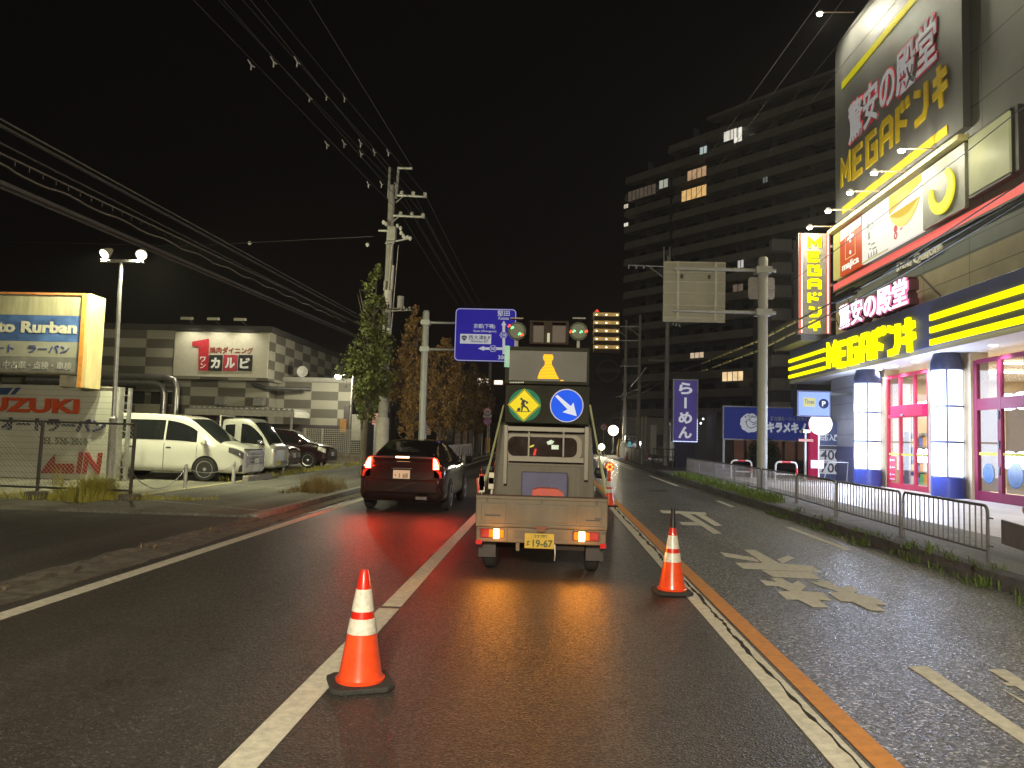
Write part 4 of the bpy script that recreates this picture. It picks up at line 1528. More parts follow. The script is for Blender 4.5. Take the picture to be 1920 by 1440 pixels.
def wheel(root, x, y, r, w=.2, spokes=10, rim=RIM):
    s = 1 if x > 0 else -1
    mb = MB()
    mb.lathe((x, y, r), [(r * .68, -w / 2), (r * .9, -w / 2), (r, -w / 2 + .03), (r, w / 2 - .03), (r * .9, w / 2), (r * .68, w / 2)], 32, 'X')
    wl = mb.build("wheel", TYRE, root, local=True, smooth=True)
    mb = MB()
    o = x + s * (w / 2 - .03)
    mb.lathe((o, y, r), [(r * .67, -.01), (r * .70, .035), (r * .64, .03), (r * .60, .0)], 32, 'X')
    mb.lathe((o, y, r), [(r * .16, -.01), (r * .15, .03), (r * .05, .04)], 16, 'X')
    for k in range(spokes):
        a = 2 * PI * k / spokes
        ca, sa = math.cos(a), math.sin(a)
        c = Vector((o + s * .012, y, r))
        d, n = Vector((0, ca, sa)), Vector((0, -sa, ca))
        mb.add([c + d * r * .13 - n * .022 + Vector((-.015 * s, 0, 0)), c + d * r * .13 + n * .022 + Vector((-.015 * s, 0, 0)), c + d * r * .66 + n * .034, c + d * r * .66 - n * .034,
                c + d * r * .13 - n * .022 + Vector((.015 * s, 0, 0)), c + d * r * .13 + n * .022 + Vector((.015 * s, 0, 0)), c + d * r * .66 + n * .03 + Vector((.014 * s, 0, 0)), c + d * r * .66 - n * .03 + Vector((.014 * s, 0, 0))],
               [(0, 1, 2, 3), (7, 6, 5, 4), (0, 4, 5, 1), (1, 5, 6, 2), (2, 6, 7, 3), (3, 7, 4, 0)])
    mb.build("rim", rim, wl, local=True)
    mb = MB()
    mb.lathe((o - s * .05, y, r), [(.01, 0), (r * .66, 0), (r * .66, .005)], 24, 'X')
    mb.build("brake_disc", BLACKPL, wl, local=True)
    return wl


def arch(root, sh, y, r, wmax):
    """dark wheel well ring set into both flanks"""
    for s in (1, -1):
        mb = MB()
        n = 20
        vs, fs = [], []
        for k in range(n + 1):
            a = PI * (-.10 + 1.20 * k / n)
            for q in (.99, 1.13):
                for dx in (.012, -.02):
                    vs.append(Vector((s * (wmax + dx), y + r * q * math.cos(a), r + r * q * math.sin(a))))
        for k in range(n):
            b = k * 4
            fs += [(b, b + 2, b + 6, b + 4), (b + 1, b + 5, b + 7, b + 3), (b + 2, b + 3, b + 7, b + 6), (b, b + 4, b + 5, b + 1)]
        mb.add(vs, fs)
        mb.build("wheel_arch", mat("well_black", (.008, .008, .008), .9), root, local=True)


def mirror(root, x, y, z, m, s=1):
    mb = MB(); mb.lathe((x, y, z), [(.02, -.10), (.075, -.08), (.09, 0), (.075, .08), (.02, .10)], 10, 'X')
    mb.build("mirror", m, root, local=True, smooth=True)


def handle(mb, sh, u0, u1, v):
    sh.patch(mb, ((u0, v), (u1, v), (u1, v + .10), (u0, v + .10)), .022, 3, 1, .0)


# ------------------------------------------------------------------ white people carrier
VANW = mat("van_white", (.62, .63, .56), .25, var=.04, coat=.6, scale=1)
van = T("van", "white people carrier parked side on behind the dealer panel, its nose to the road", "van", (-13.68, 22.72, .04), R(-90))
sh = Shell([(0.0, .38, .74, 1.0, .80, 1.70, .62), (.12, .28, .86, 1.05, .91, 1.84, .70), (1.0, .24, .9, 1.08, .925, 1.90, .74), (2.5, .24, .9, 1.07, .925, 1.89, .74),
            (3.15, .24, .9, 1.06, .925, 1.80, .72), (3.62, .24, .9, 1.05, .92, 1.50, .70), (4.10, .24, .9, 1.05, .92, 1.16, .72), (4.55, .23, .89, .98, .91, 1.05, .72), (4.80, .23, .85, .88, .87, .95, .66), (4.88, .28, .76, .8, .79, .85, .58)])
mb = MB(); sh.body(mb); mb.build("body", VANW, van, local=True, smooth=True, auto=.9)
for vv in (0, 1):
    f = (lambda v: v) if vv == 0 else (lambda v: 12 - v)
    for c in (((.9, 3.12), (2.05, 3.12), (2.05, 3.86), (1.0, 3.86)), ((2.12, 3.12), (3.0, 3.12), (3.0, 3.88), (2.12, 3.86)), ((3.06, 3.12), (4.7, 3.12), (4.62, 3.75), (3.06, 3.88))):
        mb = MB(); sh.patch(mb, [(u, f(v)) for u, v in (c if vv == 0 else (c[3], c[2], c[1], c[0]))], .006, 6, 4)
        mb.build("side_window", DGLASS, van, local=True, smooth=True)
    mb = MB()
    for u in (2.08, 3.03, 4.75):
        sh.patch(mb, [(u, f(.9)), (u + .012, f(.9)), (u + .012, f(3.0)), (u, f(3.0))] if vv == 0 else [(u, f(3.0)), (u + .012, f(3.0)), (u + .012, f(.9)), (u, f(.9))], .002, 1, 6)
    mb.build("door_gap", mat("gap_dark", (.10, .10, .09), .8), van, local=True)
    mb = MB()
    for u in (1.85, 2.25, 3.1):
        sh.patch(mb, [(u, f(2.72)), (u + .18, f(2.72)), (u + .18, f(2.8)), (u, f(2.8))] if vv == 0 else [(u, f(2.8)), (u + .18, f(2.8)), (u + .18, f(2.72)), (u, f(2.72))], .02, 2, 1)
    mb.build("door_handle", CHROME, van, local=True)
mb = MB(); sh.patch(mb, [(6.1, 4.2), (6.1, 7.8), (4.15, 7.7), (4.15, 4.3)][::-1], .006, 8, 8)
mb.build("windscreen", mat("windscreen_glass", (.025, .03, .03), .05, spec=.6), van, local=True, smooth=True)
for s in (0, 1):
    f = (lambda v: v) if s == 0 else (lambda v: 12 - v)
    c = [(6.75, 2.55), (8.55, 2.35), (8.6, 3.1), (6.75, 2.95)]
    mb = MB(); sh.patch(mb, [(u, f(v)) for u, v in (c if s == 0 else c[::-1])], .008, 6, 3)
    mb.build("headlight", mat("headlight_dark", (.12, .12, .13), .1, .3, spec=.8), van, local=True, smooth=True)
    c = [(7.7, 1.0), (8.35, 1.0), (8.3, 1.9), (7.9, 1.7)]
    mb = MB(); sh.patch(mb, [(u, f(v)) for u, v in (c if s == 0 else c[::-1])], .006, 3, 3)
    mb.build("fog_lamp_trim", BLACKPL, van, local=True)
mb = MB()
for k in range(5):
    mb.box(-.62, .62, 4.86, 4.93, .50 + k * .09, .555 + k * .09)
mb.box(-.66, -.621, 4.8, 4.92, .42, .96); mb.box(.621, .66, 4.8, 4.92, .42, .96)
mb.build("grille", CHROME, van, local=True, bevel=.008)
mb = MB(); mb.box(-.62, .62, 4.82, 4.858, .42, .95)
mb.build("grille_back", BLACKPL, van, local=True)
mb = MB(); mb.box(-.17, .17, 4.935, 4.95, .52, .68)
mb.build("number_plate", PLATE_W, van, local=True)
for y in (.95, 3.78):
    arch(van, sh, y, .345, .925)
    for x in (.83, -.83):
        wheel(van, x * 1.025, y, .345, .2, 10)
for s in (1, -1):
    mirror(van, s * 1.03, 3.75, 1.12, VANW)

# ------------------------------------------------------------------ silver small truck with tall cab
KS = mat("truck_silver", (.50, .51, .45), .3, .25, var=.05, coat=.4)
kt = T("small_truck", "silver small truck with a tall cab parked between the white van and dark cars", "small truck", (-12.3, 25.3, .04), R(-90))
sh = Shell([(1.62, .36, .68, 1.0, .71, 1.72, .60), (1.72, .30, .71, 1.02, .735, 1.83, .63), (2.3, .28, .71, 1.02, .735, 1.88, .64), (2.62, .28, .71, 1.02, .735, 1.80, .63), (2.95, .28, .71, 1.01, .735, 1.46, .64),
            (3.22, .28, .71, 1.0, .73, 1.10, .66), (3.36, .30, .69, .9, .71, .98, .64), (3.41, .36, .62, .8, .64, .86, .56)])
mb = MB(); sh.body(mb); mb.build("cab", KS, kt, local=True, smooth=True, auto=.9)
mb = MB(); mb.box(-.72, .72, 0, 1.60, .55, .62); mb.box(-.72, -.68, 0, 1.6, .62, .92); mb.box(.68, .72, 0, 1.6, .62, .92); mb.box(-.679, .679, 0, .04, .62, .92)
mb.build("bed", KS, kt, local=True)
mb = MB(); mb.tube([(-.55, 1.5, .9), (-.55, 1.5, 1.95), (.55, 1.5, 1.95), (.55, 1.5, .9)], .03, 8)
mb.build("guard_frame", mat("guard_white", (.6, .6, .56), .4), kt, local=True)
for s in (0, 1):
    f = (lambda v: v) if s == 0 else (lambda v: 12 - v)
    for c in (((1.95, 3.08), (4.5, 3.08), (4.1, 3.8), (1.95, 3.88)), ((1.05, 3.2), (1.6, 3.2), (1.6, 3.85), (1.05, 3.85))):
        mb = MB(); sh.patch(mb, [(u, f(v)) for u, v in (c if s == 0 else c[::-1])], .006, 5, 4)
        mb.build("side_window", DGLASS, kt, local=True, smooth=True)
    c = [(5.5, 2.2), (6.4, 2.2), (6.35, 2.9), (5.5, 2.9)]
    mb = MB(); sh.patch(mb, [(u, f(v)) for u, v in (c if s == 0 else c[::-1])], .01, 3, 3)
    mb.build("headlight", mat("headlight_clear", (.6, .6, .52), .12, .2, spec=.8), kt, local=True, smooth=True)
    mirror(kt, (.82, -.82)[s], 2.95, 1.12, CHROME)
mb = MB(); sh.patch(mb, [(5.1, 4.15), (5.1, 7.85), (3.2, 7.75), (3.2, 4.25)][::-1], .006, 6, 8)
mb.build("windscreen", mat("windscreen_glass", (.025, .03, .03), .05, spec=.6), kt, local=True, smooth=True)
mb = MB(); mb.box(-.6, .6, 3.36, 3.44, .38, .52); mb.box(-.66, .66, 3.33, 3.42, .34, .379)
mb.build("bumper", KS, kt, local=True, bevel=.015)
mb = MB()
for k in range(3):
    mb.box(-.42, .2, 3.44, 3.455, .40 + k * .04, .42 + k * .04)
mb.build("bumper_vents", BLACKPL, kt, local=True)
mb = MB(); mb.box(.22, .54, 3.445, 3.46, .39, .52)
mb.build("number_plate", PLATE_Y, kt, local=True)
for y in (.6, 2.65):
    arch(kt, sh, y, .28, .735)
    for x in (.66, -.66):
        wheel(kt, x * 1.03, y, .28, .15, 8)

# ------------------------------------------------------------------ dark hatchback (and a second one, mostly hidden)
DKRED = mat("paint_dark_maroon", (.028, .010, .014), .2, var=.1, coat=1.0)
hb = T("hatchback", "dark maroon hatchback parked nearest the white mesh fence", "car", (-13.15, 32.3, .04), R(-90))
sh = Shell([(0, .42, .70, .95, .76, 1.25, .58), (.14, .3, .82, 1.0, .85, 1.45, .60), (.9, .26, .85, 1.0, .87, 1.57, .62), (2.0, .26, .85, 1.0, .87, 1.56, .62), (2.45, .26, .85, 1.0, .87, 1.45, .62),
            (3.05, .26, .85, .99, .865, 1.10, .66), (3.5, .26, .85, .94, .86, 1.0, .66), (3.85, .26, .82, .84, .84, .90, .62), (3.97, .32, .7, .72, .72, .78, .52)])
mb = MB(); sh.body(mb); mb.build("body", DKRED, hb, local=True, smooth=True, auto=.9)
for s in (0, 1):
    f = (lambda v: v) if s == 0 else (lambda v: 12 - v)
    for c in (((1.1, 3.1), (2.4, 3.1), (2.4, 3.86), (1.2, 3.86)), ((2.48, 3.1), (4.6, 3.1), (4.1, 3.8), (2.48, 3.86))):
        mb = MB(); sh.patch(mb, [(u, f(v)) for u, v in (c if s == 0 else c[::-1])], .006, 5, 4)
        mb.build("side_window", DGLASS, hb, local=True, smooth=True)
    c = [(6.2, 2.45), (7.3, 2.35), (7.35, 3.2), (6.3, 3.0)]
    mb = MB(); sh.patch(mb, [(u, f(v)) for u, v in (c if s == 0 else c[::-1])], .01, 4, 3)
    mb.build("headlight", mat("headlight_clear", (.6, .6, .52), .12, .2, spec=.8), hb, local=True, smooth=True)
    mirror(hb, (.98, -.98)[s], 2.85, 1.08, DKRED)
mb = MB(); sh.patch(mb, [(5.1, 4.2), (5.1, 7.8), (3.65, 7.7), (3.65, 4.3)][::-1], .006, 6, 8)
mb.build("windscreen", mat("windscreen_glass", (.025, .03, .03), .05, spec=.6), hb, local=True, smooth=True)
mb = MB(); mb.box(-.17, .17, 3.97, 3.985, .52, .68)
mb.build("number_plate", PLATE_W, hb, local=True)
mb = MB(); mb.box(-.5, .5, 3.93, 3.968, .36, .5); mb.box(-.45, .45, 3.94, 3.968, .74, .80)
mb.build("grille", BLACKPL, hb, local=True)
for y in (.72, 3.2):
    arch(hb, sh, y, .335, .87)
    for x in (.78, -.78):
        wheel(hb, x * 1.03, y, .335, .19, 5)
h2 = copy_tree(hb, (-13.55, 28.6, .04), label="black car half hidden between the silver small truck and the maroon hatchback")

# ------------------------------------------------------------------ black liftback with brake lights on
BLK = mat("paint_black", (.012, .009, .009), .12, var=.1, coat=1.0, spec=.6)
pc = T("car", "black liftback car in the left lane with red brake lights on", "car", (-2.92, 15.25, 0))
sh = Shell([(0.0, .40, .70, .78, .75, .94, .62), (.07, .25, .81, .86, .835, 1.04, .67), (.24, .21, .845, .93, .86, 1.15, .62), (.75, .2, .85, .96, .865, 1.30, .575), (1.3, .2, .85, .96, .868, 1.41, .56), (1.95, .2, .85, .96, .868, 1.44, .55), (2.55, .2, .85, .96, .868, 1.38, .56),
            (3.3, .2, .85, .95, .866, 1.08, .62), (3.55, .2, .85, .92, .86, .98, .68), (4.15, .21, .82, .78, .83, .82, .62), (4.42, .3, .64, .58, .66, .64, .46)])
mb = MB(); sh.body(mb); mb.build("body", BLK, pc, local=True, smooth=True, auto=.9)
for s in (0, 1):
    f = (lambda v: v) if s == 0 else (lambda v: 12 - v)
    for c in (((3.0, 3.15), (4.6, 3.12), (4.6, 3.86), (3.5, 3.85)), ((4.68, 3.12), (6.9, 3.12), (5.9, 3.84), (4.68, 3.88))):
        mb = MB(); sh.patch(mb, [(u, f(v)) for u, v in (c if s == 0 else c[::-1])], .006, 5, 4)
        mb.build("side_window", DGLASS, pc, local=True, smooth=True)
    mb = MB(); sh.patch(mb, [(a, f(b)) for a, b in (((3.3, 1.15), (6.6, 1.15), (6.6, 1.3), (3.3, 1.3)) if s == 0 else ((3.3, 1.3), (6.6, 1.3), (6.6, 1.15), (3.3, 1.15)))], .018, 6, 1)
    mb.build("side_moulding", BLACKPL, pc, local=True)
    mb = MB()
    for u in (4.35, 6.1):
        sh.patch(mb, [(a, f(b)) for a, b in (((u, 2.75), (u + .2, 2.75), (u + .2, 2.86), (u, 2.86)) if s == 0 else ((u, 2.86), (u + .2, 2.86), (u + .2, 2.75), (u, 2.75)))], .02, 2, 1)
    mb.build("door_handle", CHROME, pc, local=True)
    mirror(pc, (1.0, -1.0)[s], 3.2, 1.0, BLK)
    # upright tail lamps
    mb = MB()
    x = (1, -1)[s]
    fr = Fr((0, -.012, 0), (1, 0, 0))
    pts = [(.615, .86), (.745, .86), (.735, .98), (.685, 1.08), (.615, 1.10)]
    mb.prism(fr, [(x * a, b) for a, b in pts], -.10, .012)
    tl = mb.build("tail_lamp", glow("brake_red", (1.0, .035, .01), 9.0), pc, local=True, bevel=.012)
    mb = MB(); mb.prism(fr, [(x * a, b) for a, b in ((.632, .875), (.727, .875), (.715, .97), (.675, 1.055), (.632, 1.08))], .0125, .018)
    mb.build("bulb", glow("brake_core", (1.0, .66, .26), 14.0), tl, local=True)
    mb = MB(); mb.prism(fr, [(x * a, b) for a, b in ((.64, .70), (.80, .70), (.78, .83), (.64, .84))], -.12, -.012)
    mb.build("indicator", mat("lens_clear_red", (.25, .06, .05), .15), pc, local=True)
    mb = MB(); mb.prism(fr, [(x * a, b) for a, b in ((.5, .42), (.66, .42), (.66, .46), (.5, .46))], -.05, .004)
    mb.build("reflector", mat("reflector_red", (.35, .01, .01), .2), pc, local=True)
    lamp('SPOT', (-2.92 + x * .68, 15.1, .96), 38, (1.0, .03, .01), .12, (-2.92 + x * 1.2, 5, -.5), 170, .9, parent=pc)
    lamp('POINT', (-2.92 + x * .69, 14.9, .97), 26, (1.0, .03, .01), .08, parent=pc)
mb = MB(); sh.patch(mb, [(3.9, 4.35), (3.9, 7.65), (2.15, 7.6), (2.15, 4.4)][::-1], .005, 8, 8)
mb.build("rear_window", DGLASS, pc, local=True, smooth=True)
mb = MB(); mb.box(-.60, .60, .0, .06, 1.075, 1.115)
sp = mb.build("spoiler", BLACKPL, pc, local=True, bevel=.012)
mb = MB(); mb.box(-.135, .135, -.012, -.001, 1.08, 1.112)
mb.build("brake_light", glow("brake_core2", (1.0, .55, .25), 8.0), sp, local=True, bevel=.004)
mb = MB(); mb.box(-.74, .74, -.055, .2, .38, .66)
mb.build("bumper", BLK, pc, local=True, bevel=.05, seg=4)
fr = Fr((0, -.035, 0), (1, 0, 0))
mb = MB(); mb.rect(fr, -.165, .165, .675, .84, 0, .02)
pl = mb.build("number_plate", glow("plate_lit", (.85, .62, .36), .55, .15, 8), pc, local=True)
mb = MB(); mb.text(fr, "・1 68", -.13, .69, .26, .09, .0205, .024, .01)
mb.build("plate_figures", mat("figures_dark", (.05, .04, .03), .6), pl, local=True)
mb = MB(); mb.rect(fr, -.2, .2, .86, .885, -.02, .025)
mb.build("plate_garnish", CHROME, pc, local=True)
for y in (.85, 3.5):
    arch(pc, sh, y, .31, .868)
    for x in (.77, -.77):
        wheel(pc, x * 1.035, y, .31, .185, 7)
mb = MB(); mb.box(.30, .52, -.056, -.05, .27, .33)
mb.build("exhaust", CHROME, pc, local=True)

# ------------------------------------------------------------------ small white truck carrying the sign board
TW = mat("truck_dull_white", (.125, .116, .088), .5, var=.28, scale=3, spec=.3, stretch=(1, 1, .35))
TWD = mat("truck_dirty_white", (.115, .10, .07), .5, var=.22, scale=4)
TX, TY = -.075, 8.78
tk = T("truck", "small flatbed truck ahead in the same lane, seen from behind with amber lamps on", "truck", (TX, TY, 0))
L_ = True
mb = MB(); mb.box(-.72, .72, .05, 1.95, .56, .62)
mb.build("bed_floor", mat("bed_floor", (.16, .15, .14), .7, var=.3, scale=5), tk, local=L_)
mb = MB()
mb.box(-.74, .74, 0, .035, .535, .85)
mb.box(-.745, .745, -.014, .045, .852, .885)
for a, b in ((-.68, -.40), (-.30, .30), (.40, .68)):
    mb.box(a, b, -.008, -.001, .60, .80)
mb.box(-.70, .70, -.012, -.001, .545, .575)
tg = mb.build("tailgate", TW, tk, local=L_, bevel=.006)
mb = MB()
for x in (-.62, 0.0, .62):
    mb.box(x - .012, x + .012, -.02, -.009, .86, .80 + .02)
mb.build("tailgate_hooks", DKMETAL, tg, local=L_)
mb = MB(); mb.box(-.745, .745, -.016, .046, .886, .897)
mb.build("rubber_edge", mat("edge_rubber", (.05, .025, .018), .8), tg, local=L_)
mb = MB(); mb.box(-.08, .08, -.03, -.013, .535, .56); mb.box(-.05, .05, -.035, -.031, .50, .535)
mb.build("latch", mat("latch_rust", (.15, .06, .03), .6), tg, local=L_)
mb = MB(); mb.box(-.64, -.46, -.0125, -.009, .655, .672)
mb.build("badge", BLACKPL, tg, local=L_)
mb = MB(); mb.box(.50, .66, -.0125, -.009, .635, .648); mb.box(.6, .67, -.0125, -.009, .655, .668)
mb.build("badge", BLACKPL, tg, local=L_)
for s in (1, -1):
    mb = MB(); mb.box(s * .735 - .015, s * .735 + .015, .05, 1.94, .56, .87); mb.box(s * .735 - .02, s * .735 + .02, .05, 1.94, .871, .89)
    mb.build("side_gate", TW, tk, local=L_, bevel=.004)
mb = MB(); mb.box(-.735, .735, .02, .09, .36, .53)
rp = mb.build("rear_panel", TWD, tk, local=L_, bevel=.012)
mb = MB(); mb.box(-.30, .30, .012, .019, .41, .50); mb.box(.38, .40, .008, .019, .38, .53); mb.box(-.40, -.38, .008, .019, .38, .53)
mb.build("panel_pressing", TW, rp, local=L_)
for s in (-1, 1):
    x0, x1 = (-.685, -.465) if s < 0 else (.36, .655)
    mb = MB(); mb.box(x0, x1, -.012, .019, .412, .512)
    tl = mb.build("tail_lamp", mat("lens_red", (.20, .012, .006), .2, coat=.5), tk, local=L_, bevel=.008)
    xa, xb = (-.535, -.470) if s < 0 else (.425, .495)
    mb = MB(); mb.box(xa, xb, -.030, -.0125, .405, .517)
    mb.build("indicator", glow("amber_core", (1.0, .62, .16), 11), tl, local=L_, bevel=.012)
    mb = MB(); mb.box(xa - .05, xb + .05, -.0155, -.0125, .42, .505)
    mb.build("indicator_lens", glow("amber_lens", (1.0, .20, .01), 1.6), tl, local=L_)
    mb = MB(); mb.lathe((s * .70, .012, .50), [(.014, -.006), (.014, .006)], 10, 'Y')
    mb.build("bolt", DKMETAL, tk, local=L_)
    mb = MB(); mb.box(s * .70 - .035, s * .70 + .035, -.005, .02, .335, .385)
    mb.build("reflector", mat("reflector_red", (.35, .01, .01), .2), tk, local=L_)
    lamp('SPOT', (TX + (xa + xb) / 2, TY - .12, .46), 26, (1.0, .30, .02), .06, (TX + (xa + xb) / 2 * 1.2, TY - 4, -.3), 165, .9, parent=tk)
    lamp('POINT', (TX + (xa + xb) / 2, TY - .22, .46), 5, (1.0, .30, .02), .05, parent=tk)
fr = Fr((0, -.035, 0), (1, 0, 0))
mb = MB(); mb.rect(fr, -.18, .15, .315, .48, -.01, .005)
pl = mb.build("number_plate", mat("truck_plate_yellow", (.42, .33, .03), .5), tk, local=L_)
mb = MB(); mb.text(fr, "19-67", -.09, .33, .225, .082, .0055, .009, .02)
for a in (-.155, ):
    mb.strokes(fr, [[(0, 1), (.9, .9)], [(.5, 1.2), (.1, 0), (.9, .2)]], .008, .0055, .009, .035, .04, a, .35)
for k, a in enumerate((-.07, -.035, .0, .025, .05)):
    mb.strokes(fr, [[(0, 1), (1, 1), (.4, 0)]], .006, .0055, .009, .018, .026, a, .435)
mb.build("plate_figures", mat("plate_green", (.05, .07, .03), .6), pl, local=L_)
mb = MB(); mb.box(-.28, -.24, .04, .08, .27, .359)
mb.build("tow_hook", TWD, tk, local=L_)
mb = MB(); mb.tube([(.16, .0, .36), (.165, -.01, .26), (.16, -.005, .18)], .008, 5)
mb.build("chain_end", STEEL, tk, local=L_)
mb = MB(); mb.box(-.35, -.27, .1, 3.0, .38, .5); mb.box(.27, .35, .1, 3.0, .38, .5); mb.box(-.6, .6, .48, .56, .24, .32); mb.box(.1, .5, .15, .3, .28, .38)
mb.build("chassis", mat("chassis_black", (.015, .014, .013), .8), tk, local=L_)
for x in (.60, -.60):
    wheel(tk, x, .52, .275, .15, 6, mat("rim_dark", (.1, .1, .1), .5, .5))
    wheel(tk, x, 2.55, .275, .15, 6, mat("rim_dark", (.1, .1, .1), .5, .5))
for x in (.52, -.72):
    mb = MB(); mb.box(x, x + .20, .22, .235, .16, .40)
    mb.build("mud_flap", BLACKPL, tk, local=L_)
# cab
sh = Shell([(1.98, .50, .66, 1.1, .69, 1.70, .60), (2.03, .36, .70, 1.1, .705, 1.75, .62), (2.4, .32, .71, 1.05, .725, 1.77, .62), (2.75, .3, .71, 1.03, .73, 1.70, .62), (3.1, .3, .71, 1.02, .73, 1.30, .64), (3.3, .3, .70, .95, .72, 1.02, .64), (3.36, .36, .62, .85, .64, .9, .55)])
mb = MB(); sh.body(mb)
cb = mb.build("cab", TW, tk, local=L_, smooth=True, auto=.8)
for s in (0, 1):
    f = (lambda v: v) if s == 0 else (lambda v: 12 - v)
    c = ((2.0, 3.1), (3.9, 3.1), (3.2, 3.8), (2.0, 3.85))
    mb = MB(); sh.patch(mb, [(u, f(v)) for u, v in (c if s == 0 else c[::-1])], .006, 5, 4)
    mb.build("side_window", DGLASS, cb, local=L_, smooth=True)
    mirror(tk, (.86, -.86)[s], 2.95, 1.05, BLACKPL)
fr = Fr((0, 1.975, 0), (1, 0, 0))
def rrect(a0, a1, b0, b1, r, n=5):
    o = []
    for cx, cy, t0 in ((a1 - r, b1 - r, 0), (a0 + r, b1 - r, 90), (a0 + r, b0 + r, 180), (a1 - r, b0 + r, 270)):
        o += [(cx + r * math.cos(R(t0 + 90 * k / n)), cy + r * math.sin(R(t0 + 90 * k / n))) for k in range(n + 1)]
    return o


mb = MB(); mb.prism(fr, rrect(-.56, .52, 1.26, 1.60, .10), 0, .012)
mb.build("window_seal", mat("seal_pale", (.24, .22, .17), .5), cb, local=L_)
mb = MB(); mb.prism(fr, rrect(-.505, .455, 1.295, 1.565, .09), .013, .018)
rw = mb.build("rear_window", mat("cab_glass", (.03, .02, .018), .08, spec=.6), cb, local=L_)
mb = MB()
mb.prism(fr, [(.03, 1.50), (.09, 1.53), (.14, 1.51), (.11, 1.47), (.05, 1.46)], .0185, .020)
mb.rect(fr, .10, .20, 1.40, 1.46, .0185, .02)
mb.build("window_reflection", glow("reflection_glow", (.75, .85, .62), .8, .4, 20), rw, local=L_)  # reflection in the glass put on as glowing patches
mb = MB(); mb.prism(fr, [(-.22, 1.43), (-.14, 1.46), (-.15, 1.43), (-.2, 1.415)], .0185, .02)
mb.build("dash_light", glow("cab_amber", (.9, .7, .1), .8), rw, local=L_)
mb = MB(); mb.prism(fr, [(-.155, 1.31), (-.12, 1.31), (-.105, 1.40), (-.13, 1.40)], .0185, .02)
mb.build("dash_light", glow("cab_red", (.9, .05, .03), .9), rw, local=L_)
mb = MB()
for k in range(4):
    mb.box(.26 + k * .07, .285 + k * .07, 1.965, 1.977, .66, 1.14)
mb.box(-.62, .60, 1.962, 1.976, 1.17, 1.20)
mb.build("cab_back_ribs", TWD, cb, local=L_)


def prect(mb, x0, y0, x1, y1, Y, c0, c1):
    a, b = aY(x0, (y0 + y1) / 2, Y), aY(x1, (y0 + y1) / 2, Y)
    t, u = aY((x0 + x1) / 2, y0, Y), aY((x0 + x1) / 2, y1, Y)
    mb.rect(F_cam(0, Y, 0), a.x, b.x, u.z, t.z, c0, c1)
    return a.x, b.x, u.z, t.z


# guard frame behind the cab
GF = mat("guard_grey", (.19, .18, .15), .5, .3, var=.15)
YG = 10.62
mb = MB()
prect(mb, 945, 797, 951, 907, YG, -.02, .02); prect(mb, 1096, 797, 1103, 900, YG, -.02, .02)
prect(mb, 951.5, 801, 1095.5, 809, YG, -.02, .02)
prect(mb, 953, 857, 1094, 866, YG, -.015, .015)
prect(mb, 990, 809.5, 993, 856.5, YG, -.01, .01); prect(mb, 1055, 809.5, 1058, 856.5, YG, -.01, .01)
mb.build("guard_frame", GF, tk)
for px, py in ((957, 803), (957, 806), (973, 803), (1093, 803)):
    pass
# loose things on the bed
t = T("sheet", "folded bluish sheet leaning on the cab back inside the truck bed", "sheet", (TX, 10.5, .63))
mb = MB(); a = aY(978, 884, 10.5); b = aY(1064, 935, 10.5)
mb.box(a.x, b.x, 10.45, 10.56, .625, a.z)
mb.build("body", mat("sheet_blue", (.10, .10, .20), .6, var=.25, scale=4), t, bevel=.02)
t = T("wheel_chock", "red plastic block with a round notch lying on the truck bed", "wheel chock", (-.02, 9.1, .625))
a, b = aY(995, 936, 9.1), aY(1057, 916, 9.1)
w = b.x - a.x
pts = [(a.x, .70), (a.x + .02, .98), (a.x + .09, 1.0), (b.x - .09, 1.0), (b.x - .0, .95), (b.x, .70)] + [(a.x + w * .5 + w * .34 * math.cos(R(q)), .70 + .22 * math.sin(R(q))) for q in range(0, 181, 15)]
zz = aY(1020, 916, 9.1).z
pts = [(p, zz - 1.0 + q) for p, q in pts]
mb = MB(); mb.prism(F_cam(0, 9.1, 0), pts, -.25, 0); mb.box(a.x, b.x, 9.1, 9.35, .625, zz - .301)
mb.build("body", mat("chock_red", (.50, .06, .035), .5, var=.15), t)
mb = MB()
for q in (.12, .88):
    mb.disc(F_cam(0, 9.1, 0), a.x + w * q, zz - .14, .03, .001, .006, 12)
mb.build("holes", mat("hole_dark", (.1, .01, .01), .7), t)
t = T("hand_flags", "bundle of red and white hand flags stuck in the left corner of the truck bed", "flags", (TX - .66, 9.1, .63))
rnd = random.Random(4)
for k in range(6):
    mb = MB()
    x = TX - .66 + rnd.uniform(-.09, .06)
    mb.tube([(x, 9.1, .63), (x + rnd.uniform(-.05, .05), 9.1, 1.0 + rnd.uniform(0, .15))], .012, 6)
    mb.box(x - .02, x + .04, 9.07, 9.10, .9 + .02 * k, 1.03 + .02 * k)
    mb.build("flag", mat("flag_red", (.55, .05, .03), .7) if k % 3 == 1 else mat("flag_white", (.6, .55, .45), .7), t)
PIPE = mat("stay_pale_green", (.33, .35, .18), .5, var=.15)
for s, l in ((-1, "pale green stay pole sloping down the left side of the truck bed"), (1, "pale green stay pole sloping down the right side of the truck bed")):
    p, q = ((aY(944, 760, 10.5), aY(905, 925, 9.3)) if s < 0 else (aY(1106, 760, 10.5), aY(1136, 925, 9.3)))
    mb = MB(); mb.tube([p, p.lerp(q, .5), q], .014, 8)
    tag(mb.build("stay_pole", PIPE), l, "pole")
    mb = MB(); mb.tube(sag(p + Vector((0, .05, -.05)), q + Vector((s * .01, .15, .12)), .03), .006, 5)
    tag(mb.build("rope", mat("rope_pale", (.5, .48, .36), .8)), "thin rope beside the stay pole on the %s of the truck" % ("left" if s < 0 else "right"), "rope")

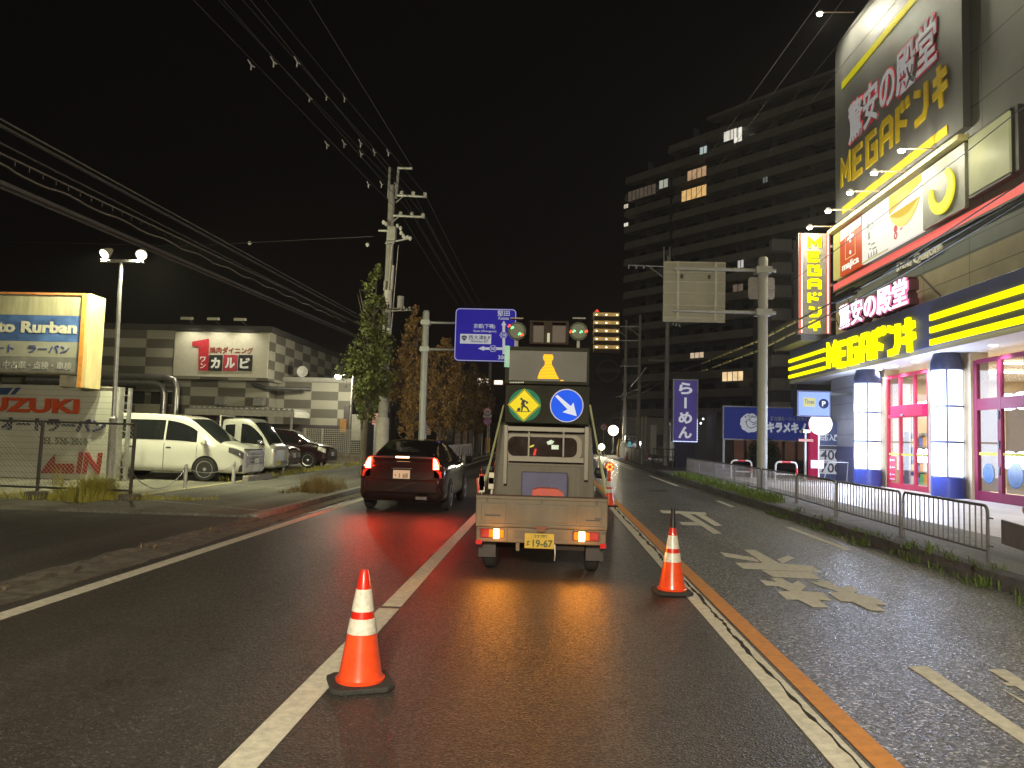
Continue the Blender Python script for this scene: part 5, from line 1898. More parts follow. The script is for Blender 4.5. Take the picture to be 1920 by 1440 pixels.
# ------------------------------------------------------------------ sign board on the truck
YB = 10.42
sb = T("sign_board", "dark warning board with amber display above the truck cab", "warning board", (-.06, 10.5, 1.76))
BOARD = mat("board_olive", (.030, .031, .023), .7, var=.3, scale=3, spec=.1)
mb = MB(); bx0, bx1, bz0, bz1 = prect(mb, 947, 723, 1105, 794, YB, -.20, 0)
mb.build("lower_panel", BOARD, sb, bevel=.008)
mb = MB(); prect(mb, 947, 651, 1105, 721, YB, -.22, .02)
up = mb.build("display_case", mat("case_olive", (.032, .034, .025), .7, var=.3, scale=3, spec=.1), sb, bevel=.01)
mb = MB(); lx0, lx1, lz0, lz1 = prect(mb, 955, 659, 1100, 715, YB, .021, .03)
mb.build("screen", grid_mat("led_screen", (.042, .046, .032), (.025, .026, .02), .0125, 0, .0125, .004, .5, .1), up)
rows = [(510, 862, 942), (523, 856, 948), (536, 856, 948), (549, 860, 944), (562, 868, 936), (575, 872, 934), (588, 872, 934), (601, 868, 938), (614, 860, 946), (627, 848, 954), (640, 838, 960), (653, 830, 964), (666, 824, 970), (679, 818, 976), (692, 814, 982), (705, 810, 990), (718, 808, 998)]
mb = MB()
for y, a, b in rows:
    x0, x1 = 840 + a / 4.8, 840 + b / 4.8
    prect(mb, x0, 560 + (y - 4.6) / 4.8, x1, 560 + (y + 4.6) / 4.8, YB, .031, .036)
prect(mb, 1050.5, 713, 1056.5, 714.5, YB, .031, .036)
mb.build("lit_figure", glow("led_amber", (1.0, .46, .0), 1.7), up)
mb = MB()
for k in range(9):
    prect(mb, 956 + k * 3, 716, 958 + k * 3, 718.5, YB, .0205, .023)
mb.build("small_marks", mat("marks_pale", (.5, .55, .5), .5), up)
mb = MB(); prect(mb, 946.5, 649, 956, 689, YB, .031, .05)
mb.build("flare_strip", mat("flare_teal", (.02, .40, .30), .4), up)  # lens flare ghost built as a teal strip
fb = F_cam(0, YB, 0)
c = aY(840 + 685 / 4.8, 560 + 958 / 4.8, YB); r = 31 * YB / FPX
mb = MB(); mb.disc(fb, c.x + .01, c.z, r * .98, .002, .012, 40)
ds = mb.build("diamond_sign", mat("glow_teal", (.03, .22, .14), .6, spec=.1), sb)  # teal flare glow round the diamond put in as a painted disc
mb = MB(); mb.prism(fb, [(c.x, c.z + r), (c.x - r, c.z), (c.x, c.z - r), (c.x + r, c.z)], .013, .025)
mb.build("face", glow("sign_yellow", (.95, .72, .02), .85, .12, 6), ds)
mb = MB()
k1, k2 = r * .97, r * .91
for i in range(4):
    a0, a1 = PI / 2 * i, PI / 2 * (i + 1)
    mb.prism(fb, [(c.x + k1 * math.cos(a0), c.z + k1 * math.sin(a0)), (c.x + k1 * math.cos(a1), c.z + k1 * math.sin(a1)), (c.x + k2 * math.cos(a1), c.z + k2 * math.sin(a1)), (c.x + k2 * math.cos(a0), c.z + k2 * math.sin(a0))], .026, .029)
mb.build("border", mat("sign_black_paint", (.015, .013, .012), .6), ds)


def zp(zx, zy):
    p = aY(840 + zx / 4.8, 560 + zy / 4.8, YB)
    return (p.x, p.z)


mb = MB()
for poly in ([(648, 900), (660, 892), (672, 900), (670, 912), (655, 914)], [(668, 905), (690, 912), (722, 930), (724, 940), (708, 950), (700, 944), (706, 935), (694, 930), (690, 945), (696, 962), (668, 968), (660, 940)],
             [(668, 968), (694, 962), (715, 975), (735, 1012), (722, 1014), (704, 984), (684, 978)], [(664, 968), (680, 972), (672, 1000), (670, 1014), (658, 1014), (660, 990)],
             [(658, 940), (664, 940), (660, 985), (655, 985)], [(618, 1010), (626, 990), (640, 978), (654, 990), (652, 1012)], [(612, 1014), (746, 1014), (746, 1020), (612, 1020)]):
    mb.prism(fb, [zp(*q) for q in poly], .026, .030)
mb.build("worker_figure", mat("sign_black_paint", (.015, .013, .012), .6), ds)
c = aY(840 + 1068 / 4.8, 560 + 963 / 4.8, YB)
mb = MB(); mb.disc(fb, c.x, c.z, r * 1.0, .002, .02, 48)
as_ = mb.build("arrow_sign", glow("sign_blue_lit", (.010, .10, .80), .95, .15, 5), sb)
mb = MB(); mb.ring(fb, c.x, c.z, r * .95, r * 1.01, .0205, .024, 48)
mb.build("rim", mat("rim_white_blue", (.4, .45, .75), .4), as_)
mb = MB(); mb.prism(fb, [zp(*q) for q in ((965, 880), (985, 866), (1105, 968), (1128, 935), (1158, 1058), (1030, 1022), (1075, 996))], .0205, .026)
mb.build("arrow", glow("arrow_white", (.85, .88, 1.0), .75), as_)
# round flashing lamps and the box between them
for s, (zx, zy), leds in ((0, (620, 290), ((552, 246, 1), (580, 262, 0), (645, 318, 0), (668, 328, 1))), (1, (1176, 292), ((1108, 298, 1), (1136, 294, 0), (1200, 300, 0), (1246, 296, 1)))):
    p = aY(840 + zx / 4.8, 560 + zy / 4.8, YB)
    mb = MB(); mb.cyl((p.x, YB + .02, p.z), (p.x, YB + .14, p.z), .125, .10, 28)
    ln = mb.build("flash_lamp", mat("lamp_rubber", (.06, .055, .05), .6), sb)
    mb = MB(); mb.cyl((p.x, YB + .005, p.z), (p.x, YB + .019, p.z), .10, .118, 28)
    mb.build("lens", mat("lens_greenish", (.07, .09, .05), .55), ln)
    mb = MB()
    mb2 = MB()
    for a, b, k in leds:
        q = aY(840 + a / 4.8, 560 + b / 4.8, YB)
        for dx, dz in ((-.012, -.006), (.010, .004), (0, .012)):
            (mb if k else mb2).disc(fb, q.x + dx, q.z + dz, .011, -.004, 0.0, 8)
    mb.build("red_led", glow("led_red", (1, .05, .02), 4), ln)
    mb2.build("green_led", glow("led_green", (.15, 1, .3), 2.5), ln)
    mb = MB(); prect(mb, 840 + (zx - 55) / 4.8, 560 + 180 / 4.8, 840 + (zx + 60) / 4.8, 560 + 190 / 4.8, YB + .05, -.02, .1); mb.box(p.x - .02, p.x + .02, YB + .06, YB + .1, aY(965, 653, YB).z, p.z - .12)
    mb.build("lamp_bracket", mat("bracket_olive", (.16, .15, .12), .5), ln)
mb = MB()
g = lambda x, y: (840 + x / 4.8, 560 + y / 4.8)
YC = YB + .1
for a, b, c_, d in ((735, 200, 1085, 214), (735, 395, 1085, 408), (735, 215, 765, 394), (1060, 215, 1086, 394), (862, 215, 938, 394)):
    prect(mb, *g(a, b), *g(c_, d), YC, -.2, 0)
bc = mb.build("speaker_box", mat("box_brown", (.04, .03, .024), .7, spec=.1), sb)
mb = MB()
for a, c_ in ((765, 862), (938, 1060)):
    prect(mb, *g(a, 235), *g(c_, 388), YC, -.1, -.08)
mb.build("box_mesh", mat("mesh_grey", (.08, .062, .055), .6), bc)
mb = MB(); prect(mb, *g(892, 312), *g(916, 393), YC, .005, .03)
mb.build("small_lamp", glow("yellowish_lamp", (.75, .75, .45), .6), bc)
# ================================================================== STREET FURNITURE, SIGNS, TREES, WIRES
# ------------------------------------------------------------------ traffic cones
CONE_O = mat("cone_orange", (.84, .080, .02), .3, var=.16, scale=7, coat=.5)
CONE_R = mat("cone_red", (.62, .018, .008), .35, var=.05, coat=.3)
BAND = mat("cone_band_white", (.66, .64, .56), .3, var=.22, scale=30, coat=.5)
RUB = mat("rubber_base", (.028, .028, .027), .8, var=.3, scale=12, bump=.3)


def cone(x, y, rz, label):
    t = T("traffic_cone", label, "traffic cone", (x, y, .004), rz, "traffic cones beside the truck")
    mb = MB()
    s = .19
    ch = .05
    mb.prism(Fr((0, 0, 0), (1, 0, 0), (0, 1, 0)), [(-s + ch, -s), (s - ch, -s), (s, -s + ch), (s, s - ch), (s - ch, s), (-s + ch, s), (-s, s - ch), (-s, -s + ch)], 0, .035)
    mb.build("base", RUB, t, local=True, bevel=.01)
    rr = lambda z: .135 - (.135 - .026) * (z - .05) / .65
    mb = MB(); mb.lathe((0, 0, 0), [(.150, .036), (.152, .05), (.138, .056), (rr(.09), .09), (rr(.315), .315)], 36)
    mb.build("body", CONE_O, t, local=True, smooth=True)
    mb = MB(); mb.lathe((0, 0, 0), [(rr(.315) - .002, .3155), (rr(.57), .57), (rr(.69), .69), (.022, .70), (.012, .70)], 36)
    mb.build("upper_body", CONE_R, t, local=True, smooth=True)
    for a, b in ((.318, .410), (.452, .585)):
        mb = MB(); mb.lathe((0, 0, 0), [(rr(a) + .0005, a), (rr(a) + .003, a + .002), (rr(b) + .003, b - .002), (rr(b) + .0005, b)], 36)
        mb.build("band", BAND, t, local=True, smooth=True)
    return t


cone(-1.13, 4.80, R(22), "orange traffic cone with two white bands standing on the lane line, nearest of the cones")
c2 = cone(1.29, 8.1, R(3), "traffic cone with a black stub on top beside the orange line, right of the truck")
mb = MB(); mb.cyl((0, 0, .66), (0, 0, .76), .033, .028, 14); mb.cyl((0, 0, .76), (0, 0, .86), .024, .022, 14)
mb.build("stub", mat("stub_black", (.012, .012, .014), .4), c2, local=True)
c3 = cone(1.41, 18.2, R(10), "traffic cone with a round flashing lamp on top, partly behind the truck's right side")
mb = MB(); mb.cyl((0, 0, .66), (0, 0, .82), .04, .035, 12); mb.cyl((0, -.03, .92), (0, .03, .92), .11, n=20)
fl = mb.build("flash_lamp", mat("flash_case", (.7, .12, .03), .4), c3, local=True)
mb = MB()
for k in range(6):
    mb.cyl((.065 * math.cos(k * PI / 3), -.045, .92 + .065 * math.sin(k * PI / 3)), (.065 * math.cos(k * PI / 3), -.031, .92 + .065 * math.sin(k * PI / 3)), .024, n=10)
mb.build("led", glow("flash_led", (1, .25, .05), 4), fl, local=True)
for px, py, Y in ((1174, 847, 62), (1205, 842, 66)):
    p = gZ(px, 826 + 1.55 * FPX / Y, 0)
    q = copy_tree(bpy.data.objects["traffic_cone"], (p.x, Y, .004), label="tiny far traffic cone near the roadworks, %s" % ("left of the bright headlights" if px < 1190 else "right of the bright headlights"))

# ------------------------------------------------------------------ pedestrian fence on the right kerb
PF = mat("fence_grey_steel", (.20, .20, .215), .4, .5, var=.15, scale=10)
pf = T("pedestrian_fence", "grey steel pedestrian fence of barred panels along the right kerb", "fence", (6.0, 22, .15))
FPTS = [(6.14, 34.9), (6.10, 31.9), (6.10, 28.8), (6.08, 25.7), (6.10, 22.55), (6.0, 19.1), (5.80, 15.95), (5.67, 12.75), (5.58, 10.1)]
for (xa, ya), (xb, yb) in zip(FPTS[:-1], FPTS[1:]):
    a, b = Vector((xa, ya, .15)), Vector((xb, yb, .15))
    L = (b - a).length
    d = (b - a) / L
    up = Vector((0, 0, 1))
    z0, z1, r_ = .13, .70, .09
    g0, g1 = .06, L - .06
    P = [a + d * g0, a + d * g0 + up * (z1 - r_)]
    P += [a + d * (g0 + r_ - r_ * math.cos(R(q))) + up * (z1 - r_ + r_ * math.sin(R(q))) for q in (22, 45, 68, 90)]
    P += [a + d * (g1 - r_ + r_ * math.sin(R(q))) + up * (z1 - r_ + r_ * math.cos(R(q))) for q in (0, 22, 45, 68)]
    P += [a + d * g1 + up * (z1 - r_), a + d * g1]
    mb = MB(); mb.tube(P, .021, 8)
    fp = mb.build("panel", PF, pf, smooth=True)
    mb = MB(); mb.cyl(a + d * (g0 + .02) + up * z0, a + d * (g1 - .02) + up * z0, .016, n=6)
    nb = max(8, int(L / .155))
    for k in range(1, nb):
        p = a + d * (g0 + (g1 - g0) * k / nb)
        mb.cyl(p + up * z0, p + up * (z1 - .012), .0105, n=6)
    for q in (.2, .55):
        mb.cyl(a + d * (g1) + up * q, a + d * (L + .06) + up * q, .012, n=6)
    mb.build("bars", PF, fp)

t = T("guard_rail", "end of a grey guard rail with an orange round reflector at the right edge", "guard rail", (5.75, 9.3, .15))
mb = MB(); mb.lathe((5.72, 9.25, 0), [(.075, .15), (.075, .60)], 16)
mb.build("post", mat("guard_post", (.24, .24, .22), .6), t)
mb = MB(); mb.lathe((5.72, 9.25, 0), [(.078, .44), (.078, .49)], 16)
mb.build("yellow_band", mat("band_yellow", (.5, .42, .05), .5), t)
mb = MB(); mb.prism(Fr((5.64, 9.98, 0), (0, -1, 0)), [(0, .40), (.6, .36), (3, .36), (3, .66), (.6, .66), (0, .70)], -.03, .0)
mb.build("beam", mat("guard_beam", (.15, .155, .17), .6, .3), t, bevel=.01)
mb = MB(); mb.cyl((5.70, 9.5, .6), (5.70, 9.5, .80), .022, n=8); mb.cyl((5.70, 9.47, .86), (5.70, 9.51, .86), .075, n=18)
mb.build("reflector", mat("reflector_orange", (.42, .15, .04), .3), t)

# kerb weeds on the right
rnd = random.Random(21)
mb = MB()
for k in range(120):
    y = rnd.uniform(19, 33)
    blades(mb, (5.55 + rnd.gauss(0, .16), y, .15), 16, .22, .26, rnd, .9, .014)
tag(mb.build("grass", mat("grass_bright", (.13, .20, .035), .8, var=.35)), kind='stuff')
mb = MB()
for yc in (17.6, 16.4, 15.0, 13.4, 12.6, 11.4, 10.2, 9.3, 8.4):
    sp = rnd.uniform(.25, .5)
    hh = rnd.uniform(.14, .30)
    for k in range(7):
        x = 5.04 + rnd.gauss(0, .09)
        blades(mb, (x, yc + rnd.gauss(0, sp), .0 if x < 5.1 else .15), 12, .13, hh * rnd.uniform(.5, 1), rnd, 1.6, .009)
tag(mb.build("grass", GRASS_G), kind='stuff')

# ------------------------------------------------------------------ road sign arms
SIGNB = mat("sign_back_aluminium", (.34, .34, .28), .5, .3, var=.12, scale=2)
POLEG = mat("pole_grey", (.40, .41, .38), .5, .25, var=.12, scale=4)
t = T("sign_gantry", "grey sign pole by the right fence with a direction board seen from behind", "road sign", (6.5, 24, .15))
mb = MB(); mb.lathe((6.5, 24, 0), [(.155, .15), (.15, 7.30), (.12, 7.36)], 24)
mb.build("pole", POLEG, t, smooth=True)
mb = MB()
for z in (6.95, 5.62):
    mb.cyl((6.9, 24, z), (3.75, 24, z + .02), .055, .05, 12)
    mb.box(6.26, 6.74, 23.80, 24.2, z - .1, z + .1)
mb.build("arm", POLEG, t)
mb = MB(); mb.box(3.44, 5.37, 24.10, 24.14, 5.30, 7.22)
bk = mb.build("board", SIGNB, t, bevel=.006)
mb = MB()
for z in (5.42, 5.80, 6.2, 6.55, 6.85, 7.16):
    mb.box(3.46, 5.35, 24.06, 24.098, z, z + .035)
for x in (3.85, 5.02):
    mb.box(x, x + .07, 24.0, 24.058, 5.34, 7.2)
mb.build("stiffeners", mat("stiffener", (.45, .45, .38), .45, .3), bk)
mb = MB()
for x in (4.0, 4.85):
    mb.lathe((x, 24.0, 6.78), [(.02, -.12), (.045, -.1), (.045, 0)], 8)
mb.build("clamp", DKMETAL, t)
mb = MB(); mb.prism(F_cam(6.5, 24.22, 6.42), rrect(-.4, .42, -.34, .36, .1), 0, .012)
mb.build("plate", mat("plate_grey", (.33, .31, .29), .5), t)
mb = MB(); mb.rect(F_cam(6.5, 24.19, 6.42), -.36, .38, -.02, .03, .0, .02)
mb.build("plate_rib", STEEL, t)

# blue direction sign on the left
BLUE = glow("sign_blue_retro", (.035, .025, .42), .50, .06, 2)
WT = glow("sign_white_retro", (.72, .74, .80), .50, .03)
t = T("direction_sign", "blue overhead direction sign with white Japanese text behind the truck's sign board", "road sign", (-5.2, 31, .085))
mb = MB(); mb.lathe((-5.18, 31, 0), [(.14, .085), (.135, 6.55), (.1, 6.62)], 20)
mb.build("pole", POLEG, t, smooth=True)
mb = MB()
for py in (605, 655):
    z = aY(800, py, 31).z
    mb.cyl((-5.4, 31, z), (-1.6, 31, z + .02), .055, .045, 12); mb.box(-5.36, -5.0, 30.82, 31.18, z - .1, z + .1)
mb.build("arm", POLEG, t)
YB2 = 30.85
g = lambda x, y, Y=YB2: aY(840 + x / 4.8, 560 + y / 4.8, Y)
fb2 = F_cam(0, YB2, 0)
a, b = g(52, 560), g(618, 93)
mb = MB(); mb.prism(fb2, rrect(a.x, b.x, a.z, b.z, .17), -.04, 0)
sg2 = mb.build("board", BLUE, t)
mb = MB()
o_, i_ = rrect(a.x + .02, b.x - .02, a.z + .02, b.z - .02, .16), rrect(a.x + .045, b.x - .045, a.z + .045, b.z - .045, .14)
for k in range(len(o_)):
    k2 = (k + 1) % len(o_)
    mb.prism(fb2, [o_[k], o_[k2], i_[k2], i_[k]], .001, .004)
mb.build("border", WT, sg2)
g2 = lambda x, y: (g(x, y).x, g(x, y).z)


def sg_text(s, x0, x1, y0, y1, m=WT, bold=.01, c=.004):
    mb = MB()
    p, q = g(x0, y1), g(x1, y0)
    mb.text(fb2, s, p.x, p.z, q.x - p.x, q.z - p.z, .001, c, bold)
    return mb.build("lettering", m, sg2)


sg_text("堅田", 445, 556, 108, 155)
sg_text("Katata", 455, 548, 163, 188)
sg_text("京都(下鴨)", 230, 425, 228, 272)
sg_text("Kyoto (Shimogamo)", 228, 435, 284, 304)
mb = MB(); p, q = g(108, 403), g(390, 322); mb.rect(fb2, p.x, q.x, p.z, q.z, .001, .004)
mb.build("white_plate", WT, sg2)
DKB = mat("sign_ink", (.02, .025, .08), .6)
sg_text("西大津B.P", 185, 382, 332, 368, DKB, .012, .008)
sg_text("Nishiotsu B.P", 205, 360, 374, 393, DKB, .01, .008)
mb = MB(); mb.prism(fb2, [g2(122, 336), g2(145, 330), g2(170, 336), g2(168, 358), g2(146, 382), g2(124, 358)], .0045, .008)
em = mb.build("route_shield", DKB, sg2)
sg_text("161", 132, 160, 342, 360, WT, .0, .0105)
mb = MB()
mb.prism(fb2, [g2(490, 500), g2(514, 500), g2(514, 240), g2(526, 240), g2(502, 198), g2(478, 240), g2(490, 240)], .001, .004)
mb.prism(fb2, [g2(489, 438), g2(489, 462), g2(325, 460), g2(325, 470), g2(270, 448), g2(325, 426), g2(325, 438)], .001, .0045)
mb.build("arrow", WT, sg2)
for cx, cy, rr_, s in ((499, 327, 36, "558"), (405, 450, 36, "30")):
    for k, (m, q) in enumerate(((WT, 1.0), (BLUE, .86))):
        mb = MB(); mb.prism(fb2, [g2(cx + rr_ * q * math.cos(i * PI / 3), cy + rr_ * q * .9 * math.sin(i * PI / 3)) for i in range(6)], .0048 + .003 * k, .0075 + .003 * k)
        mb.build("route_hexagon", m, sg2)
    sg_text(s, cx - 22, cx + 22, cy - 14, cy + 14, WT, .02, .0135)
sg_text("300m", 450, 560, 512, 546, WT, .02)

# ------------------------------------------------------------------ trees
LEAF = {k: mat("leaf_%d" % k, c, .7, var=.45, scale=2.5) for k, c in enumerate(((.10, .12, .028), (.26, .155, .05), (.20, .13, .05)))}
BARK = mat("bark", (.10, .085, .06), .9, var=.4, scale=8, bump=.8, bscale=25)


def ginkgo(x, y, prof, n, leafm, label, seed, dx=0.0, ls=.055):
    """upright street tree: prof = [(z, radius)]"""
    rnd = random.Random(seed)
    t = T("street_tree", label, "tree", (x, y, .085), 0, "upright street trees on the left pavement")
    zt = prof[-1][0]
    mb = MB()
    mb.tube([(x, y, .08), (x + .02, y, 1.2), (x + dx * .4, y, zt * .5), (x + dx, y, zt * .97)], .1, 8, [.13, .10, .065, .012])
    for k in range(16):
        z = prof[0][0] - .3 + rnd.random() * (zt * .6)
        a = rnd.uniform(0, 2 * PI)
        r = rnd.uniform(.4, .95)
        mb.tube([(x + dx * z / zt, y, z), (x + dx * z / zt + r * .5 * math.cos(a), y + r * .5 * math.sin(a), z + .4), (x + dx * z / zt + r * .75 * math.cos(a), y + r * .75 * math.sin(a), z + 1.1)], .02, 5, [.035, .022, .006])
    mb.build("trunk", BARK, t, smooth=True)

    def rad(z):
        for (z0, r0), (z1, r1) in zip(prof[:-1], prof[1:]):
            if z0 <= z <= z1:
                return r0 + (r1 - r0) * (z - z0) / (z1 - z0)
        return .05
    cl = []
    tot = [(z, rad(z)) for z in [prof[0][0] + (zt - prof[0][0]) * i / 60 for i in range(61)]]
    for k in range(150):
        z, r = rnd.choices(tot, [q[1] ** 1.3 + .03 for q in tot])[0]
        a = rnd.uniform(0, 2 * PI)
        q = r * math.sqrt(rnd.uniform(.15, 1.0)) * rnd.choice((.75, .9, 1.0, 1.05, 1.15))
        cl.append((x + dx * z / zt + q * math.cos(a), y + q * math.sin(a), z + rnd.uniform(-.1, .1), rnd.uniform(.10, .24) * (.5 + .6 * min(1, r))))
    mb = MB()
    vs, fs = [], []
    for i in range(n):
        cx, cy, cz, cr = rnd.choice(cl)
        c = Vector((cx + rnd.gauss(0, cr * .6), cy + rnd.gauss(0, cr * .6), cz + rnd.gauss(0, cr * .75)))
        u = Vector((rnd.gauss(0, 1), rnd.gauss(0, 1), rnd.gauss(0, .6))).normalized()
        v = u.orthogonal().normalized()
        v = (v * math.cos(rnd.uniform(0, 6.3)) + u.cross(v) * math.sin(rnd.uniform(0, 6.3))).normalized()
        s = ls * rnd.uniform(.6, 1.35)
        k = len(vs)
        vs += [c - u * s * .7, c + u * s * .5 + v * s, c + u * s * .8, c + u * s * .5 - v * s]
        fs.append((k, k + 1, k + 2, k + 3))
    mb.add(vs, fs)
    mb.build("crown", leafm, t)


ginkgo(-6.15, 25.2, [(2.0, .18), (2.6, .5), (3.6, .78), (4.3, .72), (4.9, .50), (5.6, .36), (6.4, .30), (7.15, .10)], 9000, LEAF[0], "tallest street tree, green and narrow at the top, in front of the utility pole", 3, .25)
ginkgo(-6.2, 33.5, [(1.3, .18), (2.2, .55), (3.3, .95), (4.6, .85), (5.6, .6), (6.5, .30), (7.0, .08)], 8000, LEAF[1], "brownish street tree just left of the direction sign's pole", 5, .1)
ginkgo(-5.9, 41.0, [(1.4, .3), (2.6, .9), (4.0, 1.15), (5.2, .95), (6.2, .5), (7.0, .1)], 7000, LEAF[1], "street tree just right of the direction sign's pole", 8, .1, .065)
ginkgo(-5.75, 50.0, [(1.6, .3), (2.8, 1.1), (4.2, 1.3), (5.6, 1.0), (6.6, .5), (7.2, .1)], 6000, LEAF[2], "dim street tree below the blue direction sign, second from the far end of the row", 9, 0, .075)
ginkgo(-5.7, 60.0, [(1.6, .3), (2.8, 1.1), (4.4, 1.3), (5.8, 1.0), (7.0, .1)], 5000, LEAF[2], "dimmest street tree, at the far end of the row", 12, 0, .085)

# ------------------------------------------------------------------ utility poles
CONP = mat("pole_concrete", (.30, .29, .26), .8, var=.2, scale=5)
INS = mat("insulator_white", (.62, .62, .58), .25, coat=.5)
UX, UY = -6.14, 28.0
t = T("utility_pole", "tall concrete utility pole with cross arms behind the green street tree", "utility pole", (UX, UY, .085))
mb = MB(); mb.lathe((UX, UY, 0), [(.19, .085), (.12, 10.8), (.10, 10.85)], 18)
mb.build("pole", CONP, t, smooth=True)
mb = MB(); mb.lathe((UX, UY, 0), [(.235, .085), (.235, 2.1), (.20, 2.14)], 18)
mb.build("sleeve", mat("sleeve_pale", (.40, .37, .33), .7), t, smooth=True)


def seg(mb, x0, y0, x1, y1, Y, r, n=8):
    mb.cyl(aY(x0, y0, Y), aY(x1, y1, Y), r, n=n)


mb = MB(); seg(mb, 731, 314, 728, 372, UY - .1, .05); seg(mb, 747, 314, 743, 372, UY - .1, .05); seg(mb, 746, 315, 773, 316, UY - .1, .05)
mb.build("top_frame", STEEL, t)
for y0, x0, x1, ins in ((367, 745, 800, ((753, 361), (775, 362), (797, 364))), (405, 737, 796, ((751, 400), (772, 401), (793, 403)))):
    mb = MB(); seg(mb, x0, y0 - 1, x1, y0 + 2, UY - .15, .05); seg(mb, x0 - 3, y0 + 13, x0 + 12, y0, UY - .15, .025)
    ca = mb.build("cross_arm", STEEL, t)
    for px, py in ins:
        p = aY(px, py, UY - .15)
        mb = MB(); mb.lathe(p, [(.03, -.08), (.08, -.04), (.05, 0), (.08, .03), (.03, .07)], 10)
        mb.build("insulator", INS, ca)
mb = MB(); a, b = aY(727, 452, UY - .3), aY(743, 426, UY - .3); mb.box(a.x, b.x, UY - .45, UY - .14, a.z, b.z)
mb.build("switch_box", mat("switch_grey", (.36, .36, .32), .5), t, bevel=.03)
mb = MB(); seg(mb, 722, 456, 772, 446, UY - .25, .04); seg(mb, 710, 432, 727, 433, UY - .3, .05); seg(mb, 735, 460, 742, 450, UY - .2, .02)
lo = mb.build("cross_arm", STEEL, t)
for px, py in ((719, 417), (724, 420), (745, 424), (751, 428), (752, 437), (756, 442), (759, 446), (764, 445), (769, 447)):
    p = aY(px, py, UY - .3)
    mb = MB(); mb.lathe(p, [(.02, -.08), (.06, -.05), (.06, .04), (.03, .08)], 8)
    mb.build("insulator", INS, lo)
mb = MB(); a = aY(728, 562, UY - .2); mb.lathe((a.x, UY - .28, a.z), [(.10, -.35), (.155, -.33), (.155, .33), (.10, .36)], 16)
mb.build("transformer", mat("transformer_pale", (.48, .46, .42), .5), t, smooth=True)
mb = MB(); a = aY(751, 568, UY - .2); mb.lathe((a.x, UY - .2, a.z), [(.09, -.22), (.125, -.20), (.125, .20), (.135, .21), (.135, .24), (.1, .25)], 16); mb.cyl((UX, UY - .1, a.z - .2), (a.x, UY - .2, a.z - .2), .03, n=6); mb.cyl((UX, UY - .1, a.z - .3), (a.x + .4, UY - .2, a.z - .26), .03, n=6)
for k in range(4):
    mb.lathe((a.x + .05 + k * .1, UY - .25, a.z - .25 + (k % 2) * .06), [(.02, -.05), (.05, 0), (.02, .06)], 8)
mb.build("transformer", mat("transformer_dark", (.24, .23, .21), .5), t)
mb = MB(); seg(mb, 735, 460, 728, 545, UY - .24, .03); seg(mb, 737, 498, 734, 545, UY - .26, .05); seg(mb, 722, 527, 721, 545, UY - .26, .05); seg(mb, 747, 460, 733, 625, UY - .3, .012); seg(mb, 721, 585, 718, 690, UY - .24, .05)
mb.build("cable_pipe", mat("pipe_pale", (.42, .40, .36), .5), t)
mb = MB(); p = aY(730, 622, UY - .25); mb.cyl((p.x, UY - .30, p.z - .12), (p.x, UY - .30, p.z + .12), .09, n=12)
mb.build("junction_can", mat("can_pale", (.5, .5, .48), .4, .3), t)

# second line of poles on the right
RX, RY = 7.45, 50.0
t = T("utility_pole", "grey utility pole on the right with one arm to the left", "utility pole", (RX, RY, .02))
mb = MB(); mb.lathe((RX, RY, 0), [(.18, .02), (.11, 13.6), (.09, 13.65)], 16)
mb.build("pole", CONP, t, smooth=True)
mb = MB(); seg(mb, 1178, 497, 1247, 500, RY - .15, .05); seg(mb, 1215, 498, 1246, 522, RY - .15, .04); seg(mb, 1245, 463, 1245, 500, RY - .15, .05); seg(mb, 1256, 463, 1256, 500, RY - .15, .05)
ca = mb.build("cross_arm", STEEL, t)
for px, py in ((1179, 501), (1193, 501), (1207, 501), (1262, 607), (1268, 609), (1274, 610)):
    p = aY(px, py, RY - .2)
    mb = MB(); mb.lathe(p, [(.02, -.12), (.07, -.06), (.05, 0), (.07, .05), (.02, .1)], 8)
    mb.build("insulator", INS, ca)
for q_ in ((1247, 602, 1278, 604, .04), (1215, 675, 1247, 676, .03)):
    mb = MB(); seg(mb, q_[0], q_[1], q_[2], q_[3], RY - .2, q_[4])
    mb.build("cross_arm", STEEL, t)
for x, y, top, l in ((1171, 76.0, 600, "farther right utility pole, left one of the thin pair"), (1197, 68.0, 590, "farther right utility pole, right one of the thin pair")):
    p = aY(x, 800, y)
    tz = aY(x, top, y).z
    t2 = T("utility_pole", l, "utility pole", (p.x, y, .02), 0, "far utility poles on the right")
    mb = MB(); mb.lathe((p.x, y, 0), [(.19, .02), (.12, tz)], 12)
    mb.build("pole", CONP, t2, smooth=True)
    mb = MB()
    for q in (612, 638, 686):
        seg(mb, x - 22 if x > 1180 else x - 8, q, x + 4, q, y - .2, .05)
    seg(mb, x - 20, 613, x + 2, 630, y - .2, .04)
    mb.build("cross_arm", STEEL, t2)
t3 = T("utility_pole", "dim far utility pole left of the sign board", "utility pole", (-5.8, 72, .08))
mb = MB(); mb.lathe((-5.8, 72, 0), [(.18, .08), (.12, 10.5)], 12); mb.cyl((-6.6, 71.8, 10), (-4.6, 71.8, 10), .05, n=6)
mb.build("pole", CONP, t3)

# ------------------------------------------------------------------ wires
WIRE = mat("wire_dark", (.045, .045, .042), .6, .2)
WIREL = mat("wire_pale", (.13, .125, .11), .5, .4)


def wire(pts, r, label, group=None, m=None, name="power_line", s=0.0):
    pts = [Vector(p) for p in pts]
    if len(pts) == 2:
        pts = sag(pts[0], pts[1], s, 20)
    mb = MB(); mb.tube(pts, r, 5)
    w = mb.build(name, m or WIRE)
    tag(w, label, "cable", group)
    return w


def beyond(p, q, y):
    """continue the line q -> p until Y = y"""
    d = p - q
    return q + d * ((y - q.y) / d.y)


